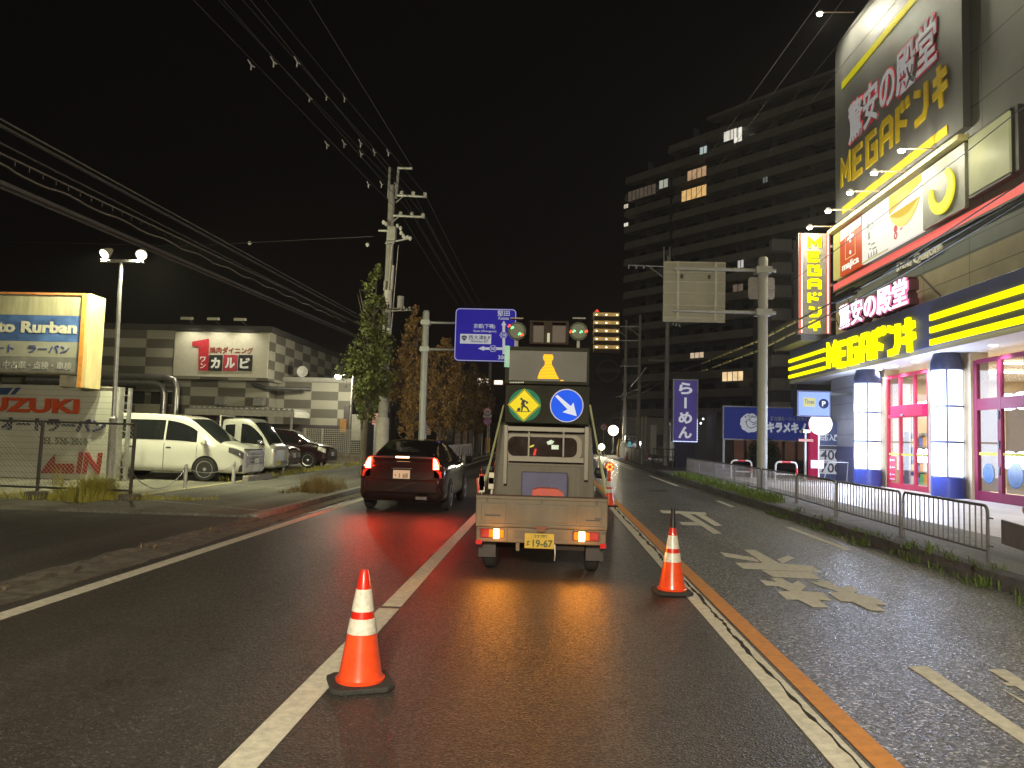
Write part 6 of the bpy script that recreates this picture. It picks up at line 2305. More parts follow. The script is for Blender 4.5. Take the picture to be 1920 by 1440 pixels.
SPC = {0: ((471, 122), (613, 271), (691, 346)), 1: ((513, 116), (645, 269), (715, 345)), 2: ((557, 116), (676, 268), (742, 347)),
       3: ((580, 183), (677, 288)), 4: ((612, 180), (702, 285)), 5: ((646, 183), (728, 286))}
NM = ["left", "middle", "right"]
for k, (px, ax, ay) in enumerate(((363, 751, 400), (418, 772, 401), (470, 793, 403), (410, 753, 361), (455, 775, 362), (497, 797, 364))):
    z = aY(ax, ay, UY - .15).z
    q = aY(ax, ay, UY - .15)
    p = gZ(px, 0, z)
    st_ = beyond(p, q, -12)
    fx = Vector((-5.3 + (k % 3) * .5, 72, 10.1 - (k < 3) * .8))
    w = wire([st_, q], .009, "%s of the three wires on the %s cross arm of the tall pole" % (NM[k % 3], "lower" if k < 3 else "upper"), "overhead wires on the tall pole")
    for sx, sy in SPC[k]:
        c = gZ(sx, sy, z)
        d = (q - st_).normalized() * .16
        mb = MB(); mb.tube([c - d + Vector((0, 0, .04)), c, c + d + Vector((0, 0, .03))], .016, 5); mb.tube([c, c + Vector((0, 0, -.12))], .014, 5)
        mb.v = [v - w.location for v in mb.v]
        mb.build("spacer", INS, w, local=True)
    wire([q, fx], .010, "%s wire running from the %s cross arm to the far pole" % (NM[k % 3], "lower" if k < 3 else "upper"), "overhead wires on the tall pole", s=.35)
q = aY(773, 314, UY - .1)
wire([beyond(gZ(580, 0, q.z), q, -12), q], .009, "topmost bright wire from the very top of the tall pole", m=WIREL)
wire([aY(700, 443, UY - .3), aY(350, 461, 31), aY(-60, 452, 33)], .012, "thin level wire crossing the dark sky from the tall pole to the left")
for px, py in ((468, 456), (689, 459)):
    p = aY(px, py, 30.0 if px < 600 else UY - .2)
    mb = MB(); mb.lathe(p, [(.02, -.08), (.07, -.03), (.07, .03), (.02, .08)], 10)
    tag(mb.build("wire_ball", INS), "small white ball on the level wire, %s" % ("far left of the pole" if px < 600 else "close to the pole"), "insulator")
# left bundles at x about -6.5
LB = [((0, 223), (660, 584), .011, WIREL, "uppermost pale cable of the bundle on the left"), ((0, 235), (660, 590), .022, WIRE, "dark thick cable right under the uppermost one on the left"),
      ((0, 268), (655, 600), .012, WIRE, "thin dark cable in the middle of the left bundle"), ((0, 287), (652, 597), .012, WIREL, "pale cable carrying the wavy cable on the left"),
      ((0, 343), (655, 624), .040, WIRE, "thickest and lowest dark cable on the left"), ((0, 352), (655, 628), .012, WIRE, "thin cable just below the thickest one on the left")]
for k, (a, b, r, m, l) in enumerate(LB):
    x = -6.45 + .03 * k
    p, q = aX(*a, x), aX(*b, x)
    wire([beyond(p, q, -10), p, q, Vector((UX - .15, UY - .2, q.z + .03))], r, l, m=m)
p, q = aX(0, 303, -6.42), aX(648, 601, -6.42)
pp = []
rnd = random.Random(2)
for i in range(121):
    c = p.lerp(q, i / 120)
    pp.append(c + Vector((0, 0, -.045 + .02 * math.cos(i * .62) + rnd.uniform(-.006, .006))))
wire(pp, .013, "wavy lashed cable hanging under the pale cable on the left", m=WIREL)
# bundle slings
mb = MB()
for i in range(60):
    t_ = i / 60
    a = aX(0, 287, -6.36).lerp(aX(652, 597, -6.36), t_)
    mb.tube([a, a + Vector((0, 0, -.07))], .003, 4)
tag(mb.build("cable_slings", WIREL), kind='stuff')

# right high wires
for k, (fx, fy, nx) in enumerate(((1180, 500, 1538), (1207, 500, 1580), (1256, 466, 1640), (1275, 484, 1682))):
    q = aY(fx, fy, RY - .15)
    p = gZ(nx, 0, q.z)
    wire([beyond(p, q, -8), q], .008, "high wire crossing the apartment block, %s of four" % ("leftmost", "second from left", "second from right", "rightmost")[k], "high wires on the right", WIREL)
# right low cables
XR = 7.9
YCOV = mat("cable_cover_yellow", (.52, .44, .16), .5, var=.2, scale=10)
for k, (pts, r, l) in enumerate((([(1247, 703), (1313, 683), (1420, 640), (1580, 557), (1700, 492), (1920, 366)], .022, "upper thick cable with yellow covers sloping across the store front"),
          ([(1252, 707), (1327, 693), (1420, 658), (1580, 577), (1700, 510), (1805, 446), (1925, 372)], .020, "lower thick cable with yellow covers sloping across the store front"),
          ([(1215, 675), (1300, 640), (1403, 582), (1460, 544), (1556, 477), (1625, 426), (1806, 290), (1925, 196)], .010, "thin cable rising across the posters to the upper right"),
          ([(1563, 566), (1659, 512), (1820, 405), (1925, 336)], .014, "dark cable in front of the red light strip"))):
    P = []
    for i, (a, b) in enumerate(pts):
        P.append(aX(a, b, XR + .04 * k))
    P.append(beyond(P[-1], P[-2], 2.0))
    w = wire(P, r, l, m=mat("cable_black", (.045, .045, .045), .5))
    if k < 2:
        mb = MB()
        pr = [aX(a, b, XR + .04 * k) for a, b in pts]
        for i in range(11):
            x = 1316 + i * 20
            for (a0, b0), (a1, b1) in zip(pts[:-1], pts[1:]):
                if a0 <= x < a1:
                    f0, f1 = (x - a0) / (a1 - a0), min(1, (x + 15 - a0) / (a1 - a0))
                    mb.cyl(aX(a0 + (a1 - a0) * f0, b0 + (b1 - b0) * f0, XR + .04 * k) - w.location, aX(a0 + (a1 - a0) * f1, b0 + (b1 - b0) * f1, XR + .04 * k) - w.location, r + .018, n=8)
        mb.build("covers", YCOV, w, local=True)
t = T("cable_closure", "black cable joint box hanging on the cables left of the lit kanji letters", "cable box", aX(1583, 556, XR))
mb = MB(); p, q = aX(1568, 562, XR), aX(1600, 546, XR); mb.cyl(p, q, .12, n=12); mb.cyl(q, q + (q - p) * .35, .05, n=8)
mb.build("body", mat("closure_black", (.03, .03, .03), .6), t)
wire([aX(1590, 560, XR), aX(1600, 600, XR), aX(1575, 615, XR - .1), aX(1560, 585, XR - .1)], .012, "slack loop of cable under the joint box")
wire([aY(1155, 745, 76), aY(1200, 728, 60), aY(1247, 704, RY)], .02, "low cable from the right pole to the farther poles, upper one")
wire([aY(1165, 750, 76), aY(1210, 735, 60), aY(1247, 712, RY)], .02, "low cable from the right pole to the farther poles, lower one")
wire([aY(1182, 725, 68), aY(1197, 708, 62), aY(1212, 688, 58)], .03, "short slanted tube with a small lamp near the far right poles", m=WIREL, name="lamp_arm")
# ================================================================== BACKGROUND
def hit(fr, px, py):
    d = ray(px, py)
    t = fr.n.dot(fr.o - CAM) / fr.n.dot(d)
    p = CAM + d * t - fr.o
    return p.dot(fr.r), p.dot(fr.u)


# ------------------------------------------------------------------ apartment block
AP_P = mat("apartment_parapet", (.30, .29, .26), .8, var=.15, scale=.6)
AP_W = mat("apartment_wall", (.10, .10, .10), .8, var=.15, scale=.5)
LO = Vector((12.4, 135, 0))
fa = Fr(LO, (26, -30, 0))
AL = 47.0
ap = T("apartment_block", "big dark apartment block with long balconies and a few lit windows on the right", "apartment building", (LO.x, LO.y, 0))
FH = 2.95
mb = MB()
mb.rect(fa, 0.8, AL, 0, 16 * FH, -12, -1.6)
mb.rect(fa, 10.5, AL, 16 * FH, 17 * FH, -12, -1.6)
mb.rect(fa, 19.0, AL, 17 * FH, 18 * FH, -12, -1.6)
mb.build("wall", AP_W, ap)
rnd = random.Random(9)
for k in range(1, 19):
    z = k * FH
    a0 = 0 if k < 16 else (0 if k == 16 else (9.8 if k == 17 else 18.2))
    segs = [(a0, AL)]
    if 11 <= k < 16:
        segs = [(a0, 10.2), (10.9, AL)]
    for q, (s0, s1) in enumerate(segs):
        mb = MB()
        mb.rect(fa, s0, s1, z - .18, z, -1.6, 0)
        if k < 18:
            mb.rect(fa, s0, s1, z + .003, z + 1.05, -.14, 0)
        else:
            mb.rect(fa, s0 - .4, s1, z + .003, z + .5, -2, .3)
        # rounded balcony nose
        if k < 18:
            mb.rect(fa, s0 - .35, s0 - .003, z - .12, z + .7, -1.5, -.15)
        mb.build("balcony", AP_P, ap)
    a = a0 + 5.0
    while a < AL and k < 18:
        mb = MB(); mb.rect(fa, a, a + .12, z + 1.051, z + FH - .185, -1.59, -.2)
        if k > 4:
            mb.build("divider", mat("apartment_divider", (.17, .17, .16), .8), ap)
        a += 6.1
# upper glazing, dark: the higher windows one by one, the lower hidden ones together
low = MB()
APG = mat("apartment_glass", (.02, .022, .025), .15)
nw = 0
for k in range(16, 1, -1):
    a = 1.6 + rnd.uniform(0, 1)
    while a < AL - 3:
        w = rnd.choice((1.7, 2.4, 2.4))
        mb = low if nw >= 100 else MB()
        mb.rect(fa, a, a + w, k * FH + .05, k * FH + 2.05, -1.598, -1.56)
        if nw < 100:
            mb.build("window", APG, ap)
        nw += 1
        a += w + rnd.uniform(.9, 2.2)
tag(low.build("windows_below", APG, ap), kind='stuff')
LITW = [(1357, 1382, 244, 262, (1.0, .95, .80), .75), (1376, 1392, 240, 266, (1.0, .95, .82), .9), (1312, 1326, 275, 288, (.75, .9, .88), .5), (1289, 1325, 316, 334, (1.0, .62, .34), .45), (1278, 1325, 352, 372, (1.0, .60, .22), .75),
        (1236, 1253, 337, 352, (.8, .85, .7), .45), (1178, 1230, 352, 370, (.7, .55, .4), .10), (1170, 1178, 383, 390, (1, .9, .7), .7), (1170, 1178, 418, 424, (1, .95, .8), .9), (1294, 1320, 661, 671, (1.0, .75, .5), .6), (1354, 1394, 697, 714, (1.0, .72, .38), .95), (1383, 1395, 488, 502, (.95, .95, .85), .5), (1374, 1394, 533, 546, (1, .7, .5), .12), (1430, 1440, 332, 342, (.9, .95, .9), .15)]
for k, (x0, x1, y0, y1, c, s) in enumerate(LITW):
    a, b = hit(fa, x0, (y0 + y1) / 2), hit(fa, x1, (y0 + y1) / 2)
    t0, t1 = hit(fa, (x0 + x1) / 2, y0), hit(fa, (x0 + x1) / 2, y1)
    mb = MB(); mb.rect(fa, a[0], b[0], t1[1], t0[1], -.05 if k < 99 else 0, .02)
    wdw = mb.build("lit_window", glow("apartment_lit_%d" % k, c, s, .4, 1.2), ap)
    mb = MB()
    n = max(2, int((b[0] - a[0]) / .9))
    for i in range(n + 1):
        x = a[0] + (b[0] - a[0]) * i / n
        mb.rect(fa, x - .05, x + .05, t1[1], t0[1], .021, .06)
    mb.build("window_bars", mat("bars_dark", (.03, .03, .03), .6), wdw)
# stair tower in front of its right end
tw = T("apartment_wing", "pale balcony tower between the big sign pole and the vertical shop sign", "apartment building", (31, 95, 0))
x0, x1 = aY(1444, 600, 95).x, aY(1500, 600, 95).x
zt = aY(1465, 452, 95).z
mb = MB(); mb.box(x0 + .8, x1 + 6, 95.6, 106, 0, zt - .4)
mb.build("wall", mat("tower_wall", (.20, .20, .20), .8), tw)
k = 0
z = zt - 1.2
while z > 1:
    mb = MB(); mb.box(x0, x1 - 1.2, 94.4, 95.59, z, z + (1.25 if k else 1.3)); mb.box(x0, x1 - 1.0, 94.2, 95.59, z - .2, z - .003)
    mb.build("balcony", mat("tower_pale", (.42, .42, .42), .8), tw)
    z -= 2.85
    k += 1
mb = MB(); mb.box(x1 - .95, x1 - .5, 94.6, 95.59, 0, zt)
mb.build("drain_pipe", mat("tower_pale2", (.38, .38, .38), .8), tw)

# ------------------------------------------------------------------ far lit apartment
YF = 235
ff = F_cam(0, YF, 0)
fb_ = T("lit_apartment_tower", "far apartment tower with yellow lit corridors and a red light on its roof", "apartment building", (aY(1140, 800, YF).x, YF, 0))
p0, p1 = aY(1105, 800, YF), aY(1163, 584, YF)
mb = MB(); mb.box(p0.x, p1.x, YF + 1.6, YF + 14, 0, p1.z)
mb.build("wall", mat("far_tower_wall", (.10, .09, .08), .8), fb_)
for k in range(9):
    y0 = 585 + k * 15.3
    lit = k < 5
    a, b = aY(1113, y0 + 14, YF), aY(1162, y0, YF)
    mb = MB(); mb.box(a.x, b.x, YF, YF + .2, a.z, a.z + 1.1); mb.box(a.x, b.x, YF + .21, YF + 1.59, a.z - .2, a.z)
    mb.build("balcony", mat("far_balcony", (.40, .33, .20), .8), fb_)
    if lit:
        mb = MB(); mb.box(a.x, b.x, YF + 1.5, YF + 1.59, a.z + .2, b.z - .05)
        c = mb.build("corridor", glow("far_corridor", (.75, .48, .16), .55, .7, .9), fb_)
        mb = MB()
        for q in (.12, .5, .92):
            x = a.x + (b.x - a.x) * q
            mb.lathe((x, YF + 1.2, b.z - .75), [(.1, -.2), (.28, 0), (.1, .2)], 8)
        mb.build("corridor_lamps", glow("far_lamp", (1, .85, .45), 5), c)
p = aY(1121, 580, YF)
mb = MB(); mb.cyl((p.x, YF + 4, p1.z), (p.x, YF + 4, p.z), .25, n=8); mb.lathe((p.x, YF + 4, p.z), [(.2, -.5), (.7, 0), (.2, .6)], 10)
mb.build("roof_light", glow("roof_red", (1, .08, .04), 1.2), fb_)

DIM = mat("dim_building", (.07, .065, .06), .8, var=.25, scale=.4)
def block(label, x0, x1, ytop, Y, m=DIM, dep=12, wins=()):
    a, b = aY(x0, 800, Y), aY(x1, 800, Y)
    z = aY((x0 + x1) / 2, ytop, Y).z
    t = T("dim_building", label, "building", ((a.x + b.x) / 2, Y, 0))
    mb = MB(); mb.box(a.x, b.x, Y, Y + dep, 0, z); mb.box(a.x - .2, b.x + .2, Y - .2, Y + dep + .2, z + .003, z + .4)
    mb.build("wall", m, t)
    n = max(2, int((b.x - a.x) / 3))
    for i in range(n):
        for j in range(max(1, int(z / 3))):
            x = a.x + (b.x - a.x) * (i + .3) / n
            mb = MB(); mb.box(x, x + 1.2, Y - .06, Y - .003, 1.0 + j * 3, 2.3 + j * 3)
            mb.build("window", mat("dim_glass", (.025, .025, .03), .2), t)
    for (px, py, c, s) in wins:
        p = aY(px, py, Y - .1)
        mb = MB(); mb.box(p.x - .5, p.x + .5, Y - .1, Y - .07, p.z - .35, p.z + .35)
        mb.build("lit_window", glow("dimwin_%d_%d" % (px, py), c, s), t)
    return t


block("dim dark block below the far lit tower", 1100, 1180, 668, 150)
block("dim long building behind the street trees", 640, 880, 700, 66, wins=((905, 717, (1, .8, .6), 1.0),))
block("dim low building far left of the road behind the direction sign", 880, 945, 690, 130, wins=((932, 717, (1, .85, .7), 1.5), (937, 717, (1, .85, .7), 1.5)))
block("dim low wall building behind the tall ramen sign", 1165, 1262, 790, 84)
block("dark low building right of the tall ramen sign", 1308, 1362, 798, 52, mat("low_shop_wall", (.10, .10, .09), .8))
t = T("round_roof_sign", "dim round ring sign on the dark block below the lit tower", "sign", aY(1140, 695, 149))
p = aY(1140, 695, 149)
mb = MB(); mb.ring(F_cam(p.x, 149, p.z), 0, 0, 1.9, 2.2, 0, .2, 24); mb.rect(F_cam(p.x, 149, p.z), -2.4, 2.4, -.3, .4, .0, .18)
mb.build("ring", mat("ring_dim", (.22, .2, .18), .7), t)

# ------------------------------------------------------------------ ramen shop
NAVYS = glow("ramen_blue", (.035, .05, .26), .40, .12, 1)
t = T("ramen_sign", "tall purple blue sign with white hiragana standing beside the right utility pole", "sign", (8.3, 48, .02))
a, b = aY(1263, 826, 48), aY(1307, 714, 48)
fr = F_cam(0, 48, 0)
mb = MB(); mb.rect(fr, a.x, b.x, a.z, b.z, -.5, 0)
mb.build("panel", glow("ramen_purple", (.085, .065, .25), .55, .1, 1), t)
mb = MB(); mb.rect(fr, a.x - .08, a.x, a.z - .08, b.z + .08, -.52, .03); mb.rect(fr, b.x, b.x + .08, a.z - .08, b.z + .08, -.52, .03); mb.rect(fr, a.x, b.x, b.z + .003, b.z + .08, -.52, .03); mb.rect(fr, a.x, b.x, a.z - .08, a.z - .003, -.52, .03)
mb.build("frame", mat("ramen_frame", (.30, .29, .33), .4, .3), t)
h = (b.z - a.z) / 4.1
for k, c in enumerate("らーめん"):
    mb = MB()
    z = b.z - (k + 1) * h + .02
    if c == "ー":
        mb.rect(fr, (a.x + b.x) / 2 - .07, (a.x + b.x) / 2 + .07, z + .08, z + h * .82, .003, .03)
    else:
        mb.text(fr, c, a.x + .28, z + .04, b.x - a.x - .56, h * .80, .003, .03, .035)
    mb.build("lettering", glow("ramen_white", (.75, .74, .80), .6), t)
mb = MB()
for k in range(18):
    mb.lathe((a.x + (b.x - a.x) * k / 17, 47.95, a.z - .04), [(.015, -.02), (.03, 0), (.015, .02)], 6)
    if k < 14:
        mb.lathe((b.x + .04, 47.95, a.z + k * .10), [(.015, -.02), (.03, 0), (.015, .02)], 6)
mb.build("fairy_lights", glow("fairy_blue", (.5, .6, 1.0), 3), t)
mb = MB(); mb.box(a.x + .1, b.x - .1, 48.05, 48.4, .02, a.z - .085)
mb.build("stand", mat("stand_navy", (.02, .02, .05), .7), t)
for px, py in ((1317, 790), (1313, 795)):
    pass
t = T("spot_lamp", "small pair of spot lamps on a bracket right of the tall ramen sign", "spotlight", aY(1314, 790, 47.5))
p = aY(1314, 790, 47.5)
mb = MB(); mb.cyl(p - Vector((.2, 0, 0)), p + Vector((.12, 0, .12)), .03, n=6)
mb.build("bracket", DKMETAL, t)
for q in ((.14, 0, .15), (0, 0, -.12)):
    mb = MB(); mb.lathe(p + Vector(q), [(.03, -.06), (.07, 0), (.03, .06)], 10)
    mb.build("lamp", glow("spot_white", (1, 1, .95), 3), t)

YK = 42.0
fr = F_cam(0, YK, 0)
t = T("ramen_shop_sign", "wide navy ramen shop board with a white bird emblem behind the grey sign pole", "sign", (11.6, YK, .15))
a, b = aY(1357, 822, YK), aY(1535, 768, YK)
mb = MB(); mb.rect(fr, a.x, b.x, a.z, b.z + .02, -.15, 0)
mb.build("board", NAVYS, t)
mb = MB(); mb.rect(fr, a.x - .06, b.x, b.z + .023, b.z + .09, -.16, .03); mb.rect(fr, a.x - .06, a.x - .003, a.z, b.z + .02, -.16, .03); mb.rect(fr, a.x - .06, b.x, a.z - .07, a.z - .003, -.16, .03)
mb.build("frame", mat("board_frame", (.36, .36, .40), .4, .3), t)
mb = MB(); mb.box(a.x - .04, a.x + .06, YK - .02, YK + .1, .15, a.z - .075); mb.box(b.x - .3, b.x - .2, YK - .02, YK + .1, .15, a.z - .075)
mb.build("post", STEEL, t)
KW = glow("ramen_white2", (.62, .64, .72), .5)


def kq(x, y):       # zoom 5.647x, origin (1260, 740)
    p = aY(1260 + x / 5.647, 740 + y / 5.647, YK)
    return (p.x, p.z)


c = kq(828, 300)
rr_ = kq(935, 300)[0] - c[0]
mb = MB()
pts = []
for i in range(36):
    q = 2 * PI * i / 36
    pts.append((c[0] + rr_ * (1 + .05 * math.sin(i * 2.1)) * math.cos(q), c[1] + rr_ * .95 * (1 + .05 * math.cos(i * 1.7)) * math.sin(q)))
mb.prism(fr, pts, .003, .012)
em = mb.build("emblem", KW, t)
mb = MB()
L = lambda pl: [kq(*q) for q in pl]
mb.strokes(fr, [L([(790, 270), (785, 300), (800, 340), (840, 355), (890, 335), (925, 300)]), L([(790, 270), (815, 262), (835, 285), (860, 300), (920, 270)]), L([(770, 290), (790, 285)]), L([(850, 320), (905, 300)]), L([(815, 262), (840, 235), (870, 240)])], .035, .013, .018)
for k, ch in enumerate("キラメキ"):
    x0 = 765 + k * 33
    p, q = kq(x0, 250 - 8 * (k in (1, 2))), kq(x0 + 28, 222 - 8 * (k in (1, 2)))
    mb.text(fr, ch, p[0], p[1], q[0] - p[0], q[1] - p[1], .013, .018, .03)
mb.build("bird_outline", mat("bird_ink", (.02, .02, .08), .6), em)
mb = MB(); p, q = kq(1042, 275), kq(1450, 240); mb.text(fr, "鶏白湯らーめん 台湾まぜそば", p[0], p[1], (q[0] - p[0]) * 1.25, q[1] - p[1], .003, .012, .02)
mb.build("lettering", mat("ramen_grey_text", (.45, .46, .52), .5), t)
mb = MB(); p, q = kq(1005, 400), kq(1470, 300); mb.text(fr, "キラメキノトリ", p[0], p[1], (q[0] - p[0]) * 1.25, q[1] - p[1], .003, .012, .06)
mb.build("lettering", KW, t)
t = T("ramen_shop", "low dark ramen shop with dim brown windows under the navy board", "restaurant", (12, 46, .15))
mb = MB(); mb.box(9.6, 17, 45, 52, .15, 3.3); mb.box(9.4, 17.2, 44.5, 52.2, 3.303, 3.5)
mb.build("wall", mat("ramen_wall", (.05, .045, .045), .8), t)
for k in range(7):
    mb = MB(); mb.box(10.6 + k * .72, 11.15 + k * .72, 44.95, 44.998, .7, 2.2)
    w = mb.build("window", glow("ramen_window", (.22, .11, .07), .22, .5, 2), t)
mb = MB(); mb.box(11.8, 15, 44.6, 44.9, 2.5, 2.62)
mb.build("awning_light", glow("ramen_awning", (.8, .35, .2), .4), t)
# dark bush
def bush(x, y, z, rx, rz, n, m, label, seed, ls=.07):
    rnd = random.Random(seed)
    mb = MB()
    vs, fs = [], []
    for i in range(n):
        u = Vector((rnd.gauss(0, 1), rnd.gauss(0, 1), rnd.gauss(0, 1))).normalized() * rnd.uniform(.5, 1.05)
        c = Vector((x + u.x * rx, y + u.y * rx * .7, z + rz + u.z * rz))
        a = Vector((rnd.gauss(0, 1), rnd.gauss(0, 1), rnd.gauss(0, 1))).normalized()
        b = a.orthogonal().normalized() * ls
        k = len(vs)
        vs += [c - a * ls, c + b * .6, c + a * ls, c - b * .6]
        fs.append((k, k + 1, k + 2, k + 3))
    mb.add(vs, fs)
    for k in range(9):
        a = rnd.uniform(0, 2 * PI)
        mb.tube([(x, y, z), (x + rx * .4 * math.cos(a), y + rx * .3 * math.sin(a), z + rz * 1.3)], .02, 5)
    return tag(mb.build("bush", m), label, "bush")


bush(11.0, 40.3, .15, .85, .85, 2600, mat("bush_dark", (.035, .05, .025), .8, var=.4, scale=4), "dark round bush in front of the navy ramen board", 4)

# hoops
def hoop(x0, x1, yt, yb, Y, label):
    a, b = aY(x0, yb, Y), aY(x1, yt, Y)
    z0, z1 = .15, b.z
    t = T("hoop_barrier", label, "barrier", ((a.x + b.x) / 2, Y, z0), 0, "red and white hoops at the parking entrance")
    r = .14
    P = [(a.x, Y, z0), (a.x, Y, z1 - r)] + [(a.x + r - r * math.cos(R(q)), Y, z1 - r + r * math.sin(R(q))) for q in (30, 60, 90)] + [(b.x - r + r * math.sin(R(q)), Y, z1 - r + r * math.cos(R(q))) for q in (0, 30, 60, 90)] + [(b.x, Y, z0)]
    mb = MB(); mb.tube(P, .035, 10)
    hp = mb.build("frame", mat("hoop_white", (.62, .60, .60), .4), t, smooth=True)
    m_ = (a.x + b.x) / 2
    mb = MB(); mb.cyl((m_ - .16, Y, z1), (m_ + .16, Y, z1), .038, n=10)
    mb.build("red_band", mat("hoop_red", (.5, .03, .04), .4), hp)
    mb = MB(); mb.cyl((b.x, Y, z1 - .5), (b.x, Y, z1 - .22), .038, n=10)
    mb.build("red_band", mat("hoop_red", (.5, .03, .04), .4), hp)
    mb = MB(); mb.cyl((a.x, Y, z1 - .45), (b.x, Y, z1 - .45), .025, n=8)
    mb.build("crossbar", mat("hoop_white", (.62, .60, .60), .4), hp)


hoop(1371, 1409, 864, 895, 32, "red and white hoop barrier left of the grey sign pole")
hoop(1454, 1494, 867, 892, 29, "red and white hoop barrier right of the grey sign pole")

# ------------------------------------------------------------------ parking signs
YP = 30.5
fr = F_cam(0, YP, 0)
t = T("parking_sign", "lit pale blue parking sign box hanging from the store wall", "sign", (10.3, YP, 2.7))
a, b = aY(1497, 778, YP), aY(1555, 736, YP)
mb = MB(); mb.rect(fr, a.x - .05, b.x + .05, a.z - .05, b.z + .05, -.5, 0)
cs_ = mb.build("case", mat("case_navy", (.03, .035, .09), .5), t)
mb = MB(); mb.rect(fr, a.x, b.x, a.z, b.z, .003, .02)
fc = mb.build("face", glow("face_pale_blue", (.30, .42, .90), .9, .12, 2), t)
mb = MB(); p, q = aY(1506, 762, YP), aY(1528, 746, YP); mb.rect(fr, p.x, q.x, p.z, q.z, .021, .024)
mb.build("yellow_plate", glow("plate_yellow_lit", (.62, .58, .22), .8), fc)
mb = MB(); mb.text(fr, "Times", p.x + .04, p.z + .1, q.x - p.x - .08, .18, .025, .028, .03)
mb.build("lettering", mat("ink_dark", (.08, .07, .05), .6), fc)
c = aY(1544, 757, YP)
mb = MB(); mb.disc(fr, c.x, c.z, .19, .021, .025, 28)
mb.build("roundel", glow("roundel_navy", (.02, .03, .12), .6), fc)
mb = MB(); mb.text(fr, "P", c.x - .065, c.z - .10, .14, .2, .026, .03, .03)
mb.build("letter", glow("letter_white", (.8, .85, 1), 1.0), fc)
mb = MB(); mb.box(b.x + .05, 11.76, YP + .1, YP + .3, b.z - .1, b.z)
mb.build("bracket", DKMETAL, t)

YR = 32.2
fr = F_cam(0, YR, 0)
t = T("parking_board", "red and navy parking pylon with white price panel half hidden by the store wall", "sign", (11.4, YR + .2, .15))
a, b = aY(1519, 888, YR), aY(1534, 790, YR)
mb = MB(); mb.rect(fr, a.x, b.x, .15, b.z, -.25, 0)
mb.build("red_column", glow("column_red", (.55, .02, .09), .5), t)
mb = MB(); mb.rect(fr, b.x + .003, b.x + .05, .25, b.z, -.1, .02)
mb.build("neon_edge", glow("neon_white_pink", (1, .75, .95), 1.6), t)
c0 = b.x + .055
c1 = aY(1600, 850, YR).x
mb = MB(); mb.rect(fr, c0, c1, .15, b.z, -.25, 0)
pb = mb.build("board", mat("board_navy", (.035, .045, .10), .5), t)
p, q = aY(1536, 826, YR), aY(1563, 814, YR)
mb = MB(); mb.text(fr, "右折入庫", p.x, p.z, (q.x - p.x) * 1.35, q.z - p.z, .003, .01, .03)
mb.build("lettering", glow("board_text", (.75, .78, .85), .6), pb)
p, q = aY(1535, 888, YR), aY(1590, 836, YR)
mb = MB(); mb.rect(fr, p.x, q.x, p.z, q.z, .003, .02)
pp_ = mb.build("price_panel", glow("price_white", (.70, .68, .70), .5), t)
INK = mat("ink_black", (.02, .02, .025), .6)
for s, y0, y1 in (("400", 845, 862), ("700", 869, 886)):
    u, v = aY(1538, y1, YR), aY(1577, y0, YR)
    mb = MB(); mb.text(fr, s, u.x, u.z, v.x - u.x, v.z - u.z, .021, .024, .02)
    mb.build("figures", INK, pp_)
mb = MB()
u, v = aY(1536, 842, YR), aY(1588, 837, YR); mb.rect(fr, u.x, v.x, u.z, v.z, .021, .024)
for y in (843.5, 865.5):
    for k in range(8):
        u, v = aY(1538 + k * 4, y + 1.5, YR), aY(1541 + k * 4, y, YR); mb.rect(fr, u.x, v.x, u.z, v.z, .021, .024)
mb.build("small_print", INK, pp_)
c = aY(1540, 795, YR - .3)
t = T("round_sign", "round glowing white sign lamp above the red parking pylon", "sign", (c.x, YR - .3, c.z - .44))
mb = MB(); mb.cyl((c.x, YR - .3, c.z), (c.x, YR - .12, c.z), .44, n=40)
mb.build("lamp", glow("round_white", (1, .98, 1), 2.2, .02), t)
mb = MB(); mb.strokes(F_cam(c.x, YR - .3, c.z), [[(-.22, -.1), (-.18, .05), (-.02, .12)], [(.02, .13), (.14, .13)]], .03, .004, .01)
mb.build("mark", mat("mark_grey", (.3, .3, .33), .5), t)
t = T("camera_pole", "thin grey pole with a small white camera on top before the parking pylon", "pole", aY(1510, 890, 30.8) * 1.0)
p = aY(1510, 812, 30.8)
mb = MB(); mb.cyl((p.x, 30.8, .15), (p.x, 30.8, p.z), .05, n=10)
mb.build("pole", STEEL, t)
mb = MB(); mb.box(p.x - .16, p.x + .12, 30.55, 30.9, p.z + .003, p.z + .14)
mb.build("camera_box", mat("camera_white", (.6, .6, .52), .5), t, bevel=.02)
mb = MB(); q = aY(1510, 826, 30.8); mb.box(q.x - .28, q.x + .28, 30.72, 30.745, q.z - .04, q.z + .06)
mb.build("small_plate", mat("plate_brown", (.35, .15, .1), .6), t)
t = T("folding_sign", "small tilted panel standing at the foot of the parking pylon", "sign", (10.9, 30.2, .15))
mb = MB(); mb.tube([(10.55, 30.4, .15), (10.65, 30.0, .95), (11.35, 30.0, .95), (11.45, 30.4, .15)], .02, 6)
mb.build("frame", STEEL, t)
mb = MB(); p, q = aY(1525, 878, 29.98), aY(1537, 868, 29.98); mb.rect(F_cam(0, 29.98, 0), p.x - .1, q.x + .15, p.z, q.z + .1, 0, .02)
mb.build("panel", mat("panel_grey", (.35, .35, .38), .5), t)

